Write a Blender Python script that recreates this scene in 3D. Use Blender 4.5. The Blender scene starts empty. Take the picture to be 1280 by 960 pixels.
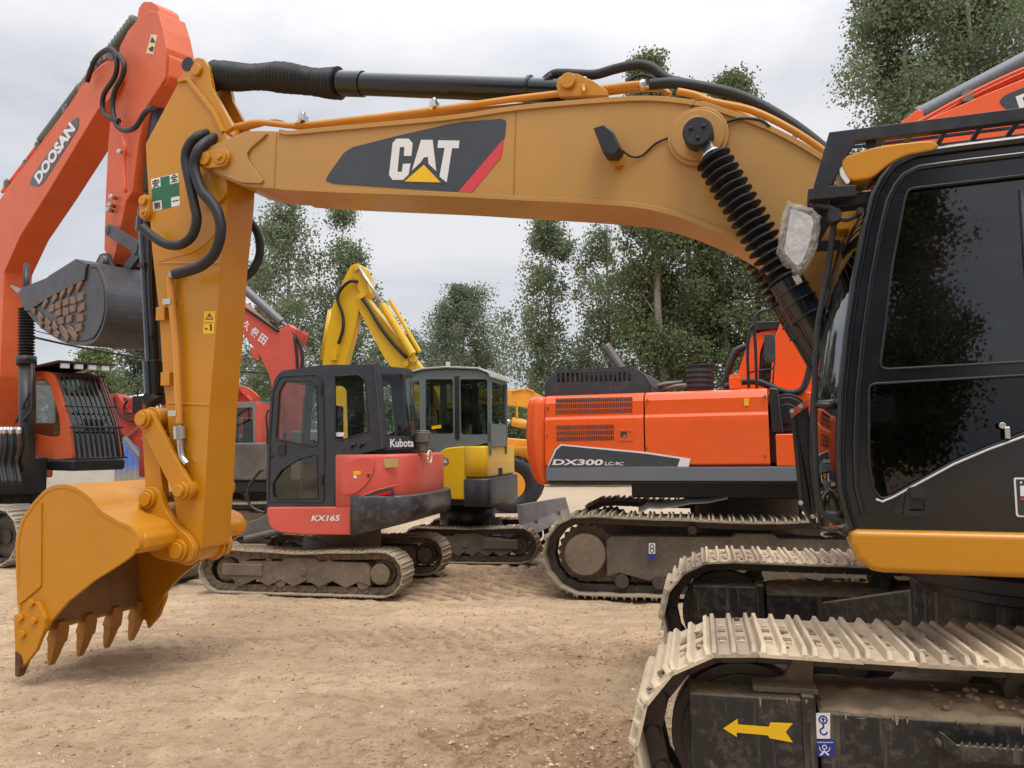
import bpy, math, random
import numpy as np
from mathutils import Vector, Matrix, noise
from mathutils.geometry import tessellate_polygon
random.seed(7); rng = np.random.default_rng(11)
R = math.radians
scene = bpy.context.scene
col = scene.collection

# ---------------------------------------------------------------- camera
FPX = 962.0
PITCH = math.atan(76/FPX); ROLL = R(-0.8); CAMZ = 1.8
CM = Matrix.Rotation(R(90)+PITCH, 3, 'X') @ Matrix.Rotation(ROLL, 3, 'Z')
cd = bpy.data.cameras.new('camera'); cam = bpy.data.objects.new('camera', cd); col.objects.link(cam)
cam.matrix_world = Matrix.Translation((0, 0, CAMZ)) @ CM.to_4x4()
cd.sensor_width = 36; cd.lens = 36*FPX/1280; cd.clip_end = 3000; cd.clip_start = 0.05
scene.camera = cam
def ray(px, py):
    return (CM @ Vector(((px-640)/FPX, -(py-480)/FPX, -1))).normalized()
def ground_at(px, py, z=0.0):
    d = ray(px, py); t = (z-CAMZ)/d.z
    return Vector((d.x*t, d.y*t, z))
def at_depth(px, py, Y):
    d = ray(px, py); t = Y/d.y
    return Vector((d.x*t, Y, CAMZ+d.z*t))

class Frame:
    """machine frame: x forward, y to the machine's left, z up"""
    def __init__(s, ox, oy, deg, oz=0):
        s.M = Matrix.Translation((ox, oy, oz)) @ Matrix.Rotation(R(deg), 4, 'Z'); s.I = s.M.inverted()
        s.o = s.I @ Vector((0, 0, CAMZ)); s.R3 = s.I.to_3x3()
    def P(s, px, py, y):
        d = s.R3 @ ray(px, py); t = (y-s.o.y)/d.y
        return s.o + d*t
    def PU(s, px, py, u):
        d = s.R3 @ ray(px, py); t = (u-s.o.x)/d.x
        return s.o + d*t
    def uz(s, pts, y):
        r = []
        for p in pts:
            q = s.P(p[0], p[1], y); r.append((q.x, q.z))
        return r
    def path(s, pts, y):
        return [s.P(p[0], p[1], p[2] if len(p) > 2 else y) for p in pts]

# ---------------------------------------------------------------- materials
MATS = {}
def nt(name):
    m = bpy.data.materials.new(name); m.use_nodes = True
    t = m.node_tree; t.nodes.clear()
    o = t.nodes.new('ShaderNodeOutputMaterial'); return m, t, o
def N(t, ty, **k):
    n = t.nodes.new(ty)
    for a, b in k.items():
        if a in ('inp',):
            for i, v in b.items(): n.inputs[i].default_value = v
        else: setattr(n, a, b)
    return n
def ramp(t, fac, a, b, c0=(0,0,0,1), c1=(1,1,1,1)):
    r = N(t, 'ShaderNodeValToRGB'); r.color_ramp.elements[0].position = a; r.color_ramp.elements[1].position = b
    r.color_ramp.elements[0].color = c0; r.color_ramp.elements[1].color = c1
    t.links.new(fac, r.inputs[0]); return r.outputs[0]
def mixc(t, f, a, b):
    m = N(t, 'ShaderNodeMix', data_type='RGBA')
    for i, v in ((0, f), (6, a), (7, b)):
        if isinstance(v, (int, float)): m.inputs[i].default_value = v
        elif isinstance(v, tuple): m.inputs[i].default_value = (*v[:3], 1)
        else: t.links.new(v, m.inputs[i])
    return m.outputs[2]
def mth(t, op, a, b=0.0, clamp=False):
    m = N(t, 'ShaderNodeMath', operation=op, use_clamp=clamp)
    for i, v in ((0, a), (1, b)):
        if isinstance(v, (int, float)): m.inputs[i].default_value = v
        else: t.links.new(v, m.inputs[i])
    return m.outputs[0]
def noise_t(t, co, scale, detail=5, rough=.55, dist=0):
    n = N(t, 'ShaderNodeTexNoise'); n.inputs['Scale'].default_value = scale; n.inputs['Detail'].default_value = detail
    n.inputs['Roughness'].default_value = rough; n.inputs['Distortion'].default_value = dist
    t.links.new(co, n.inputs['Vector']); return n.outputs[0]
def paint(name, c, rough=.35, dirt=.25, dust=.5, dcol=(.36,.29,.2), coat=.0, metal=0, bump=.02, var=.12, scale=1.0, spec=.5, streak=0):
    if name in MATS: return MATS[name]
    m, t, o = nt(name); L = t.links.new
    b = N(t, 'ShaderNodeBsdfPrincipled'); L(b.outputs[0], o.inputs[0])
    g = N(t, 'ShaderNodeNewGeometry'); tc = N(t, 'ShaderNodeTexCoord'); co = tc.outputs['Object']
    n1 = noise_t(t, co, 1.3*scale, 6, .6); n2 = noise_t(t, co, 9*scale, 8, .7, .3); n3 = noise_t(t, co, 60*scale, 4, .6)
    msc = N(t, 'ShaderNodeMapping'); msc.inputs['Scale'].default_value = (3, 3, 45); msc.inputs['Rotation'].default_value = (.3, .5, .2); L(co, msc.inputs[0])
    scr = mth(t, 'MULTIPLY', mth(t, 'MULTIPLY', ramp(t, noise_t(t, msc.outputs[0], 2.2, 3, .6), .68, .72), ramp(t, n1, .5, .65)), .3*min(1, dirt*4))
    base = mixc(t, ramp(t, n1, .3, .7), tuple(x*(1-var) for x in c), tuple(min(1, x*(1+var)) for x in c))
    # dirt patches
    d = mth(t, 'MULTIPLY', ramp(t, n2, .5, .75), dirt)
    if streak:
        mp = N(t, 'ShaderNodeMapping'); mp.inputs['Scale'].default_value = (14, 14, .9); L(co, mp.inputs[0])
        ns = noise_t(t, mp.outputs[0], 1.6, 5, .6); d = mth(t, 'MAXIMUM', d, mth(t, 'MULTIPLY', ramp(t, ns, .56, .72), streak))
    sx = N(t, 'ShaderNodeSeparateXYZ'); L(g.outputs['Normal'], sx.inputs[0])
    up = mth(t, 'MULTIPLY', ramp(t, sx.outputs[2], .3, .95), dust)
    up = mth(t, 'MULTIPLY', up, ramp(t, n2, .2, .6))
    f = mth(t, 'MAXIMUM', d, up, True)
    L(mixc(t, scr, mixc(t, f, base, dcol), (.42,.38,.32)), b.inputs['Base Color'])
    rr = mth(t, 'ADD', mth(t, 'MULTIPLY', n2, .22), rough-.1); rr = mth(t, 'ADD', rr, mth(t, 'MULTIPLY', f, .5), True)
    L(rr, b.inputs['Roughness'])
    b.inputs['Metallic'].default_value = metal; b.inputs['Specular IOR Level'].default_value = spec
    b.inputs['Coat Weight'].default_value = coat; b.inputs['Coat Roughness'].default_value = .12
    bp = N(t, 'ShaderNodeBump'); bp.inputs['Strength'].default_value = .35; bp.inputs['Distance'].default_value = bump
    L(mth(t, 'ADD', mth(t, 'MULTIPLY', n1, .25), mth(t, 'MULTIPLY', n3, .05)), bp.inputs['Height']); L(bp.outputs[0], b.inputs['Normal'])
    MATS[name] = m; return m
def glass(name, tint=(.5,.55,.55), refl=1.5, rough=.015, dirtk=.06):
    if name in MATS: return MATS[name]
    m, t, o = nt(name); L = t.links.new
    tr = N(t, 'ShaderNodeBsdfTransparent'); tr.inputs[0].default_value = (*tint, 1)
    gl = N(t, 'ShaderNodeBsdfGlossy'); gl.inputs['Roughness'].default_value = rough; gl.inputs[0].default_value = (.95,.97,1,1)
    lw = N(t, 'ShaderNodeLayerWeight'); lw.inputs[0].default_value = .5; r0 = ((refl-1)/(refl+1))**2; frs = mth(t, 'ADD', mth(t, 'MULTIPLY', mth(t, 'POWER', lw.outputs['Facing'], 5), 1-r0), r0)
    dirt = N(t, 'ShaderNodeBsdfDiffuse'); dirt.inputs[0].default_value = (.35,.33,.28,1)
    tc = N(t, 'ShaderNodeTexCoord')
    nn = ramp(t, noise_t(t, tc.outputs['Object'], 3.5, 8, .7), .45, .8)
    mx = N(t, 'ShaderNodeMixShader'); L(mth(t, 'ADD', frs, .02), mx.inputs[0]); L(tr.outputs[0], mx.inputs[1]); L(gl.outputs[0], mx.inputs[2])
    m2 = N(t, 'ShaderNodeMixShader'); L(mth(t, 'MULTIPLY', nn, dirtk), m2.inputs[0]); L(mx.outputs[0], m2.inputs[1]); L(dirt.outputs[0], m2.inputs[2])
    L(m2.outputs[0], o.inputs[0]); MATS[name] = m; return m
def wave_boot(): pass

M_CAT  = paint('ochre_paint', (.53,.225,.006), .34, .04, .12, (.42,.25,.09), coat=.2, var=.05, bump=.01)
M_BOOM = paint('sky_paled_ochre_paint', (.46,.24,.052), .36, .12, .12, (.40,.25,.12), coat=.2, var=.07, bump=.012, streak=.14)  # ochre greyed: sky sheen and flare on the boom put into the colour
M_CATB = paint('ochre_bucket_paint', (.54,.22,.003), .42, .28, .15, (.36,.20,.06), coat=.06, var=.1, bump=.014, streak=.12)
M_BLKG = paint('gloss_black', (.005,.006,.010), .17, .03, .2, (.12,.11,.10), coat=.55, var=.1, bump=.006, spec=.35)
M_BLK  = paint('satin_black', (.014,.015,.02), .38, .12, .35, (.2,.17,.13), var=.2)
M_RUB  = paint('black_rubber', (.012,.013,.017), .55, .15, .3, (.14,.13,.11), var=.2)
M_TRKF = paint('track_frame_black', (.016,.016,.018), .42, .42, 1.0, (.30,.23,.15), var=.2, streak=.5, scale=1.8)
M_SHOE = paint('dusty_shoe', (.56,.46,.33), .6, .6, .3, (.33,.25,.17), var=.28, scale=1.6, bump=.05)
M_SHOB = paint('worn_brown_shoe', (.42,.34,.25), .5, .7, .3, (.24,.18,.12), var=.3, scale=2, bump=.05, metal=.1)
M_SHO2 = paint('muddy_shoe', (.27,.22,.16), .8, .5, .5, (.4,.32,.23), var=.25, scale=3, bump=.05)
M_LINK = paint('dark_link', (.06,.05,.042), .5, .35, .5, (.2,.155,.11), var=.3, scale=3)
M_MUDF = paint('dusty_brown_steel', (.15,.115,.082), .75, .6, .7, (.33,.26,.19), var=.3, scale=2, bump=.05)
M_ORG  = paint('bright_orange_paint', (.80,.105,.012), .28, .05, .15, (.5,.3,.2), coat=.3, var=.04, bump=.006)
M_ORGL = paint('faded_orange_paint', (.62,.105,.022), .48, .15, .12, (.42,.2,.12), coat=.0, var=.1)
M_RED  = paint('faded_red_paint', (.62,.10,.072), .42, .3, .3, (.55,.2,.15), var=.12)
M_REDD = paint('dark_red_paint', (.5,.055,.035), .5, .35, .4, (.3,.15,.1), var=.15)
M_YEL  = paint('bright_yellow_paint', (.74,.46,.012), .35, .18, .2, (.5,.35,.1), coat=.1, var=.06)
M_YLD  = paint('amber_yellow_paint', (.78,.33,.02), .45, .3, .4, (.35,.28,.2), var=.1)
M_GREY = paint('blue_grey_paint', (.14,.16,.19), .4, .15, .25, (.3,.27,.22), var=.06)
M_DKG  = paint('dark_grey_plastic', (.035,.042,.055), .42, .18, .3, (.2,.18,.15), var=.1)
M_CABG = paint('navy_grey_cab', (.028,.034,.048), .36, .15, .3, (.2,.18,.15), coat=.1, var=.12)
M_GRNC = paint('grey_green_cab', (.12,.16,.155), .4, .2, .3, (.3,.28,.22), var=.1)
M_STL  = paint('bright_steel', (.6,.6,.6), .25, .1, .1, metal=1, var=.1)
M_WORN = paint('worn_steel', (.16,.145,.14), .45, .35, .4, (.3,.24,.18), metal=.4, var=.3, scale=2)
M_BKT  = paint('dark_bucket_steel', (.05,.052,.06), .42, .35, .3, (.17,.13,.1), metal=.3, var=.35, scale=1.4)
M_RUST = paint('rusty_tooth', (.14,.06,.035), .65, .3, .3, (.3,.2,.12), var=.35, scale=5)
M_BRK  = paint('wear_block_steel', (.20,.125,.09), .7, .55, .3, (.12,.1,.09), var=.35, scale=6, bump=.05)
M_WHT  = paint('white_paint', (.75,.75,.77), .4, .1, .1, var=.03)
M_SIL  = paint('silver_foil', (.62,.62,.66), .35, .05, .05, var=.05)
M_DECK = paint('slate_decal', (.045,.055,.07), .35, .03, .05, var=.05)
M_PINK = paint('red_decal', (.62,.05,.07), .4, .03, .05, var=.03)
M_GRN  = paint('green_decal', (.015,.13,.06), .4, .05, .05, var=.05)
M_BLUE = paint('blue_decal', (.02,.03,.26), .4, .1, .1, var=.05)
M_LYEL = paint('yellow_decal', (.85,.5,.01), .4, .05, .05, var=.03)
M_CRM  = paint('cream_decal', (.7,.62,.4), .5, .1, .1, var=.05)
M_CLAY = paint('dried_clay', (.2,.15,.10), .95, .4, .3, (.33,.26,.18), var=.3, scale=4, spec=.1)
M_DIRT = paint('caked_dirt', (.33,.25,.17), .95, .5, .5, (.5,.39,.27), var=.3, scale=4, bump=.08, spec=.1)
M_INT  = paint('interior_dark', (.03,.031,.033), .7, .1, .2, var=.2)
M_SEAT = paint('seat_fabric', (.035,.032,.035), .85, .1, .1, var=.2)
M_PIPE = paint('pipe_ochre', (.60,.26,.035), .4, .1, .1, (.4,.25,.12), var=.1)
M_ORED = paint('pipe_orange', (.72,.11,.04), .4, .1, .1, (.4,.2,.12), var=.1)
M_LENS = paint('lamp_lens', (.7,.72,.75), .1, .05, .1, coat=.5, var=.05)
G_DARK = glass('tinted_glass', (.30,.33,.34), 1.55, dirtk=.015)
G_CLR  = glass('clear_glass', (.82,.87,.85), 1.3, dirtk=.04)
G_MID  = glass('smoked_glass', (.5,.58,.55), 1.38)
G_DRK2 = glass('door_glass', (.06,.07,.08), 1.3, dirtk=.01)

# ---------------------------------------------------------------- mesh builder
def crom(pts, n=6):
    pts = [Vector(p) for p in pts]; out = []
    for i in range(len(pts)-1):
        p0 = pts[max(i-1, 0)]; p1 = pts[i]; p2 = pts[i+1]; p3 = pts[min(i+2, len(pts)-1)]
        for k in range(n):
            t = k/n
            out.append(.5*((2*p1)+(p2-p0)*t+(2*p0-5*p1+4*p2-p3)*t*t+(3*p1-p0-3*p2+p3)*t**3))
    out.append(pts[-1]); return out
def area2(p): return sum(p[i][0]*p[(i+1) % len(p)][1]-p[(i+1) % len(p)][0]*p[i][1] for i in range(len(p)))
def rnd(poly, r, n=4):
    """round the corners of a 2d polygon"""
    out = []; L = len(poly)
    for i in range(L):
        a = Vector(poly[i-1]); b = Vector(poly[i]); c = Vector(poly[(i+1) % L])
        ri = r[i] if isinstance(r, (list, tuple)) else r
        ab = a-b; cb = c-b
        k = min(ri, ab.length*.45, cb.length*.45)
        if k < 1e-4: out.append(tuple(b)); continue
        p = b+ab.normalized()*k; q = b+cb.normalized()*k
        for j in range(n+1):
            t = j/n; v = p*(1-t)**2+b*2*t*(1-t)+q*t*t; out.append(tuple(v))
    return out
def inset(poly, d):
    """move a polygon's outline inwards by d"""
    s = 1 if area2(poly) > 0 else -1; L = len(poly); out = []
    for i in range(L):
        a = Vector(poly[i-1]); b = Vector(poly[i]); c = Vector(poly[(i+1) % L])
        e1 = (b-a); e2 = (c-b)
        if e1.length < 1e-7 or e2.length < 1e-7: out.append(tuple(b)); continue
        e1.normalize(); e2.normalize()
        n1 = Vector((-e1.y, e1.x))*s; n2 = Vector((-e2.y, e2.x))*s; m = n1+n2
        if m.length < 1e-6: out.append(tuple(b+n1*d)); continue
        m.normalize(); out.append(tuple(b+m*d/max(.4, m.dot(n1))))
    return out
class MB:
    def __init__(s, root, fr=None):
        s.v = []; s.f = []; s.m = []; s.s = []; s.root = root
        s.frame(fr)
    def frame(s, fr):
        s.M = (s.root.fr.I @ fr.M) if (fr is not None and s.root is not None) else Matrix.Identity(4); return s
    def add(s, vs, fs, mat=0, smooth=False):
        b = len(s.v); s.v += [tuple(s.M @ Vector(v)) for v in vs]
        for f in fs: s.f.append(tuple(b+i for i in f)); s.m.append(mat); s.s.append(smooth)
        return s
    def prism(s, poly, y0, y1, mat=0, holes=(), ax='y'):
        mk = {'y': lambda a, b, c: (a, c, b), 'x': lambda a, b, c: (c, a, b), 'z': lambda a, b, c: (a, b, c)}[ax]
        loops = [list(poly)]+[list(h) for h in holes]
        flat = [p for l in loops for p in l]; n = len(flat)
        vs = [mk(p[0], p[1], y0) for p in flat]+[mk(p[0], p[1], y1) for p in flat]
        if holes:
            tr = tessellate_polygon([[Vector((p[0], p[1], 0)) for p in l] for l in loops])
            fs = [tuple(t) for t in tr]+[tuple(i+n for i in reversed(t)) for t in tr]
        else: fs = [tuple(range(n)), tuple(range(2*n-1, n-1, -1))]
        b = 0
        for l in loops:
            k = len(l)
            for i in range(k): j = (i+1) % k; fs.append((b+i, b+n+i, b+n+j, b+j))
            b += k
        return s.add(vs, fs, mat)
    def box(s, c, d, mat=0, rot=None):
        vs = []
        for x in (-.5, .5):
            for y in (-.5, .5):
                for z in (-.5, .5):
                    v = Vector((x*d[0], y*d[1], z*d[2]))
                    if rot is not None: v = rot @ v
                    vs.append(v+Vector(c))
        return s.add(vs, [(0,1,3,2),(4,6,7,5),(0,4,5,1),(2,3,7,6),(0,2,6,4),(1,5,7,3)], mat)
    def tube(s, path, r, n=10, mat=0, caps=True, smooth=True, flat=1.0):
        path = [Vector(p) for p in path]; L = len(path); rs = r if isinstance(r, (list, tuple)) else [r]*L
        t0 = (path[1]-path[0]).normalized(); up = Vector((0, 0, 1)) if abs(t0.z) < .9 else Vector((1, 0, 0))
        a = t0.cross(up).normalized(); vs = []
        for i, p in enumerate(path):
            t = (path[min(i+1, L-1)]-path[max(i-1, 0)])
            t = t.normalized() if t.length > 1e-9 else t0
            a = (a-t*a.dot(t)); a = a.normalized() if a.length > 1e-6 else t.orthogonal().normalized()
            b = t.cross(a)
            for k in range(n):
                w = 2*math.pi*k/n; vs.append(p+(a*math.cos(w)+b*math.sin(w)*flat)*rs[i])
        fs = [(i*n+k, i*n+(k+1) % n, (i+1)*n+(k+1) % n, (i+1)*n+k) for i in range(L-1) for k in range(n)]
        s.add(vs, fs, mat, smooth)
        if caps:
            s.add(vs[:n], [tuple(range(n-1, -1, -1))], mat); s.add(vs[-n:], [tuple(range(n))], mat)
        return s
    def cyl(s, a, b, r, n=20, mat=0, r2=None, smooth=True):
        return s.tube([a, b], [r, r if r2 is None else r2], n, mat, True, smooth)
    def disc(s, u, z, y0, y1, r, n=24, mat=0): return s.cyl((u, y0, z), (u, y1, z), r, n, mat)
    def ribbon(s, line, t0, t1, y0, y1, mat=0, ax='y', closed=False):
        """a strip that follows an open 2d line, from offset t0 to t1 along its left normal"""
        line = [Vector(p) for p in line]; o0 = []; o1 = []; L = len(line)
        for i, p in enumerate(line):
            d = (line[min(i+1, L-1)]-line[max(i-1, 0)]).normalized(); nn = Vector((-d.y, d.x))
            o0.append(tuple(p+nn*t0)); o1.append(tuple(p+nn*t1))
        mk = (lambda p, c: (p[0], c, p[1])) if ax == 'y' else (lambda p, c: (p[0], p[1], c))
        vs = [];
        for i in range(L): vs += [mk(o0[i], y0), mk(o1[i], y0), mk(o1[i], y1), mk(o0[i], y1)]
        fs = [(0,1,2,3), tuple(4*(L-1)+k for k in (3,2,1,0))]
        for i in range(L-1):
            for k in range(4): fs.append((4*i+k, 4*(i+1)+k, 4*(i+1)+(k+1) % 4, 4*i+(k+1) % 4))
        return s.add(vs, fs, mat)
    def quadstrip(s, A, B, mat=0, smooth=True):
        n = len(A); return s.add(list(A)+list(B), [(i, i+1, n+i+1, n+i) for i in range(n-1)], mat, smooth)
    def ball(s, c, r, n=8, mat=0, sc=(1,1,1), jit=0):
        vs = []; fs = []; h = n//2+1
        for i in range(h+1):
            for k in range(n):
                a = math.pi*i/h; w = 2*math.pi*k/n; j = 1+random.uniform(-jit, jit)
                vs.append((c[0]+r*sc[0]*j*math.sin(a)*math.cos(w), c[1]+r*sc[1]*j*math.sin(a)*math.sin(w), c[2]+r*sc[2]*j*math.cos(a)))
        for i in range(h):
            for k in range(n): fs.append((i*n+k, (i+1)*n+k, (i+1)*n+(k+1) % n, i*n+(k+1) % n))
        return s.add(vs, fs, mat, True)
    def build(s, name, mats, parent=None, bevel=0, label=None, seg=2):
        me = bpy.data.meshes.new(name); me.from_pydata(s.v, [], s.f)
        if not isinstance(mats, (list, tuple)): mats = [mats]
        for m in mats: me.materials.append(m)
        me.polygons.foreach_set('material_index', s.m); me.polygons.foreach_set('use_smooth', s.s)
        me.validate(); me.update()
        import bmesh
        bm = bmesh.new(); bm.from_mesh(me); bmesh.ops.remove_doubles(bm, verts=bm.verts, dist=1e-5)
        bmesh.ops.recalc_face_normals(bm, faces=bm.faces); bm.to_mesh(me); bm.free()
        o = bpy.data.objects.new(name, me); col.objects.link(o)
        if parent is None: parent = s.root.ob if s.root is not None else None
        if parent is not None and parent is not False: o.parent = parent
        if label: o['label'] = label
        if bevel:
            b = o.modifiers.new('bevel', 'BEVEL'); b.width = bevel; b.segments = seg; b.limit_method = 'ANGLE'; b.angle_limit = R(38)
            b.harden_normals = True
        return o
class Root:
    def __init__(s, name, fr, label, cat, group=None):
        s.fr = fr; o = bpy.data.objects.new(name, None); col.objects.link(o); o.matrix_world = fr.M; s.ob = o
        o['label'] = label; o['category'] = cat
        if group: o['group'] = group
def tag(o, label=None, cat=None, group=None, kind=None):
    for k, v in (('label', label), ('category', cat), ('group', group), ('kind', kind)):
        if v: o[k] = v
    return o
FONT = None
def text_mesh(txt, bold=0.0):
    cu = bpy.data.curves.new('lettering', 'FONT'); cu.body = txt; cu.offset = bold; cu.resolution_u = 3
    o = bpy.data.objects.new('lettering', cu); col.objects.link(o)
    dg = bpy.context.evaluated_depsgraph_get(); me = bpy.data.meshes.new_from_object(o.evaluated_get(dg))
    vs = [v.co.copy() for v in me.vertices]; fs = [tuple(p.vertices) for p in me.polygons]
    bpy.data.objects.remove(o); bpy.data.curves.remove(cu); bpy.data.meshes.remove(me)
    return vs, fs
def writing(mb, txt, p0, p1, p2, nrm, mat=0, bold=0.0, lift=0.002):
    """fit text: p0 baseline left, p1 baseline right, p2 top left (frame coords)"""
    vs, fs = text_mesh(txt, bold)
    if not vs: return
    x0 = min(v.x for v in vs); x1 = max(v.x for v in vs); y0 = min(v.y for v in vs); y1 = max(v.y for v in vs)
    p0, p1, p2, nrm = Vector(p0), Vector(p1), Vector(p2), Vector(nrm)
    out = [p0+(p1-p0)*((v.x-x0)/(x1-x0))+(p2-p0)*((v.y-y0)/(y1-y0))+nrm*lift for v in vs]
    mb.add(out, fs, mat)

# ---------------------------------------------------------------- crawler track
def track_path(a, Ro, sag):
    """closed loop of the outer face, front idler at +a, (u,z) samples"""
    pts = []; n = 60
    for i in range(n): # top, rear to front
        t = i/n; u = -a+2*a*t
        z = 2*Ro-sag*(math.sin(math.pi*t)**2+.25*math.sin(3*math.pi*t)**2)
        pts.append((u, z))
    for i in range(n):
        w = math.pi/2-math.pi*i/n; pts.append((a+Ro*math.cos(w), Ro+Ro*math.sin(w)))
    for i in range(n): pts.append((a-2*a*i/n, 0))
    for i in range(n):
        w = -math.pi/2-math.pi*i/n; pts.append((-a+Ro*math.cos(w), Ro+Ro*math.sin(w)))
    return [Vector(p) for p in pts]
def crawler(root, F2, yc, a, Ro, w, n, sag=.03, gr=.03, nb=3, ms=None, ml=None, detail=True, z0=0.0, phase=0.0):
    ms = ms or M_SHOE; ml = ml or M_LINK
    pts = track_path(a, Ro, sag); L = [0]
    for i in range(len(pts)): L.append(L[-1]+(pts[(i+1) % len(pts)]-pts[i]).length)
    tot = L[-1]; pitch = tot/n
    def at(s):
        s %= tot; lo = 0
        import bisect
        i = min(bisect.bisect_right(L, s)-1, len(pts)-1); t = (s-L[i])/(L[i+1]-L[i])
        return pts[i].lerp(pts[(i+1) % len(pts)], t)
    mb = MB(root, F2)
    h = pitch*.5; tp = .014; b = pitch*.13
    def prof(k):
        g = gr*k; p = [(-h*.98, -tp), (-h*.98, 0)]
        xs = {3: (-h*.80, 0.0, h*.80), 2: (-h*.7, h*.5), 1: (0.0,)}[nb]
        for x in xs: p += [(x-b*.6, 0.0), (x-b*.3, g), (x+b*.3, g), (x+b*.6, 0.0)]
        p += [(h*1.06, -.004), (h*1.06, -tp)]
        return p
    yy = [(-w/2, .25), (-w/2+.04, 1), (w/2-.04, 1), (w/2, .25)]
    for i in range(n):
        p0 = at((i-.5+phase)*pitch); p1 = at((i+.5+phase)*pitch); c = (p0+p1)/2; t = (p1-p0).normalized(); nn = Vector((-t.y, t.x))
        # top runs rear->front, so the outward normal is on its left
        tw = random.uniform(-.012, .012); lift = random.uniform(-.003, .003)
        vs = []; k = len(prof(1))
        for (y, q) in yy:
            for (x, zz) in prof(q):
                P = c+t*x+nn*(zz-gr+lift+tw*y*.2); vs.append((P.x, yc+y, P.y+z0))
        fs = [tuple(range(k)), tuple(range(4*k-1, 3*k-1, -1))]
        for j in range(3):
            for q in range(k): r = (q+1) % k; fs.append((j*k+q, (j+1)*k+q, (j+1)*k+r, j*k+r))
        mb.add(vs, fs, 3 if (ms is M_SHOE and random.random() < .3) else 0)
        # links and bolts
        rot = Matrix(((t.x, 0, nn.x), (0, 1, 0), (t.y, 0, nn.y)))
        for sy in (-1, 1):
            q = c+nn*(-gr-tp-.045); mb.box((q.x, yc+sy*.085, q.y+z0), (pitch*.92, .035, .085), 1, rot)
            q2 = c+t*h*.9+nn*(-gr-tp-.05); mb.cyl((q2.x, yc+sy*.05, q2.y+z0), (q2.x, yc+sy*.115, q2.y+z0), .032, 8, 1)
            if detail:
                for dx in (-.38, .42):
                    q = c+t*(h*dx)+nn*(-gr+.001); mb.box((q.x, yc+sy*.075, q.y+z0), (.034, .05, .005), 2, rot)  # flat dark boxes: shade of the shoe holes put into the colour
                    q = c+t*(h*dx)+nn*(-gr+.004); mb.box((q.x, yc+sy*.15, q.y+z0), (.022, .024, .012), 0, rot)
                    if random.random() < .6: mb.ball((q.x+random.uniform(-.02,.02), yc+sy*random.uniform(.03,.3), q.y+z0), random.uniform(.008,.02), 5, 2, (1,1,.5), .3)
    return mb.build('track_chain', [ms, ml, M_CLAY, M_SHOB], label=None)
def wheel_part(root, F2, name, u, z, yc, r, w, mat, rim=.04, hub=.3, bolts=0):
    mb = MB(root, F2)
    mb.disc(u, z, yc-w/2, yc+w/2, r, 40); mb.disc(u, z, yc-w/2-.02, yc+w/2+.02, r*.86, 40); mb.disc(u, z, yc-w/2-.05, yc+w/2+.05, r*hub, 24)
    for s in (-1, 1):
        for k in range(bolts):
            a = 2*math.pi*k/bolts
            mb.disc(u+r*.62*math.cos(a), z+r*.62*math.sin(a), yc+s*(w/2+.01), yc+s*(w/2+.035), .018, 6)
    return mb.build(name, mat, bevel=.006)
# ================================================================ near yellow excavator
CU = Frame(3.05, 4.37, 160.7); CT = Frame(3.05, 4.54, 166.5)
cat = Root('crawler_excavator', CU, 'large ochre excavator with black cab, its long lettered boom crossing the picture before the others', 'excavator')
YB = .23
# --- boom
top_px = [(249,197),(252,189),(260,184),(300,167),(310,164),(350,164),(363,166),(406,162),(560,147.6),(648,135),(735,127),(811,123),(871,129),(900,137),(962,160),(1027,196),(1090,245),(1150,310),(1185,370)]
bot_px = [(1150,470),(1105,440),(1060,402),(1000,353),(932,305),(887,285),(850,271),(800,259),(724,253),(643,249),(560,244.5),(430,240),(350,236),(336,235),(300,231),(254,211)]
top = [tuple(Vector((v.x, v.y))) for v in crom([(*p, 0) for p in CU.uz(top_px, YB)], 3)]
bot = [tuple(Vector((v.x, v.y))) for v in crom([(*p, 0) for p in CU.uz(bot_px, YB)], 3)]
mb = MB(cat, CU); mb.prism(top+bot, -YB, YB)
# bottom and top flange plates stand proud of the side plates
kt = 15; mb.ribbon(top[kt:], -.012, .022, -YB-.018, YB+.018); mb.ribbon(bot[:-9], .022, -.012, -YB-.018, YB+.018)
# weld seam across the side plates
for p in ((645,137,642,248),(346,166,343,235)):
    a = CU.P(p[0], p[1], YB); b = CU.P(p[2], p[3], YB); mb.tube([a, b], .006, 6)
# tip doubler plate with notch
tip = CU.uz([(250,198),(262,186),(300,170),(337,167),(315,186),(310,193),(313,204),(331,226),(328,230),(302,229),(254,209)], YB)
mb.prism(rnd(tip, .03), YB, YB+.02)
boom = mb.build('boom', M_BOOM, bevel=.008)
# tip pin cap
def pill(F, p, q, r, y0, y1, root=cat, name='pin_cap', parent=None, mat=M_CAT, bolt=True):
    a = F.P(*p, y1); b = F.P(*q, y1); d = Vector((b.x-a.x, 0, b.z-a.z)).normalized(); n_ = Vector((-d.z, 0, d.x))
    pts = []
    for k in range(9):
        w = math.pi/2+math.pi*k/8; v = d*math.cos(w)+n_*math.sin(w); pts.append((a.x+v.x*r, a.z+v.z*r))
    for k in range(9):
        w = -math.pi/2+math.pi*k/8; v = d*math.cos(w)+n_*math.sin(w); pts.append((b.x+v.x*r, b.z+v.z*r))
    m = MB(root, F); m.prism(pts, y0, y1); s = 1 if y1 > y0 else -1
    m.disc(a.x, a.z, y1, y1+.025*s, r*.7, 20)
    if bolt: m.disc(b.x, b.z, y1, y1+.012*s, r*.75, 20); m.disc(b.x, b.z, y1, y1+.03*s, r*.32, 6)
    o = m.build(name, mat, parent, bevel=.005); return o
pill(CU, (257,199), (276,197), .075, YB+.01, YB+.055)
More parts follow.
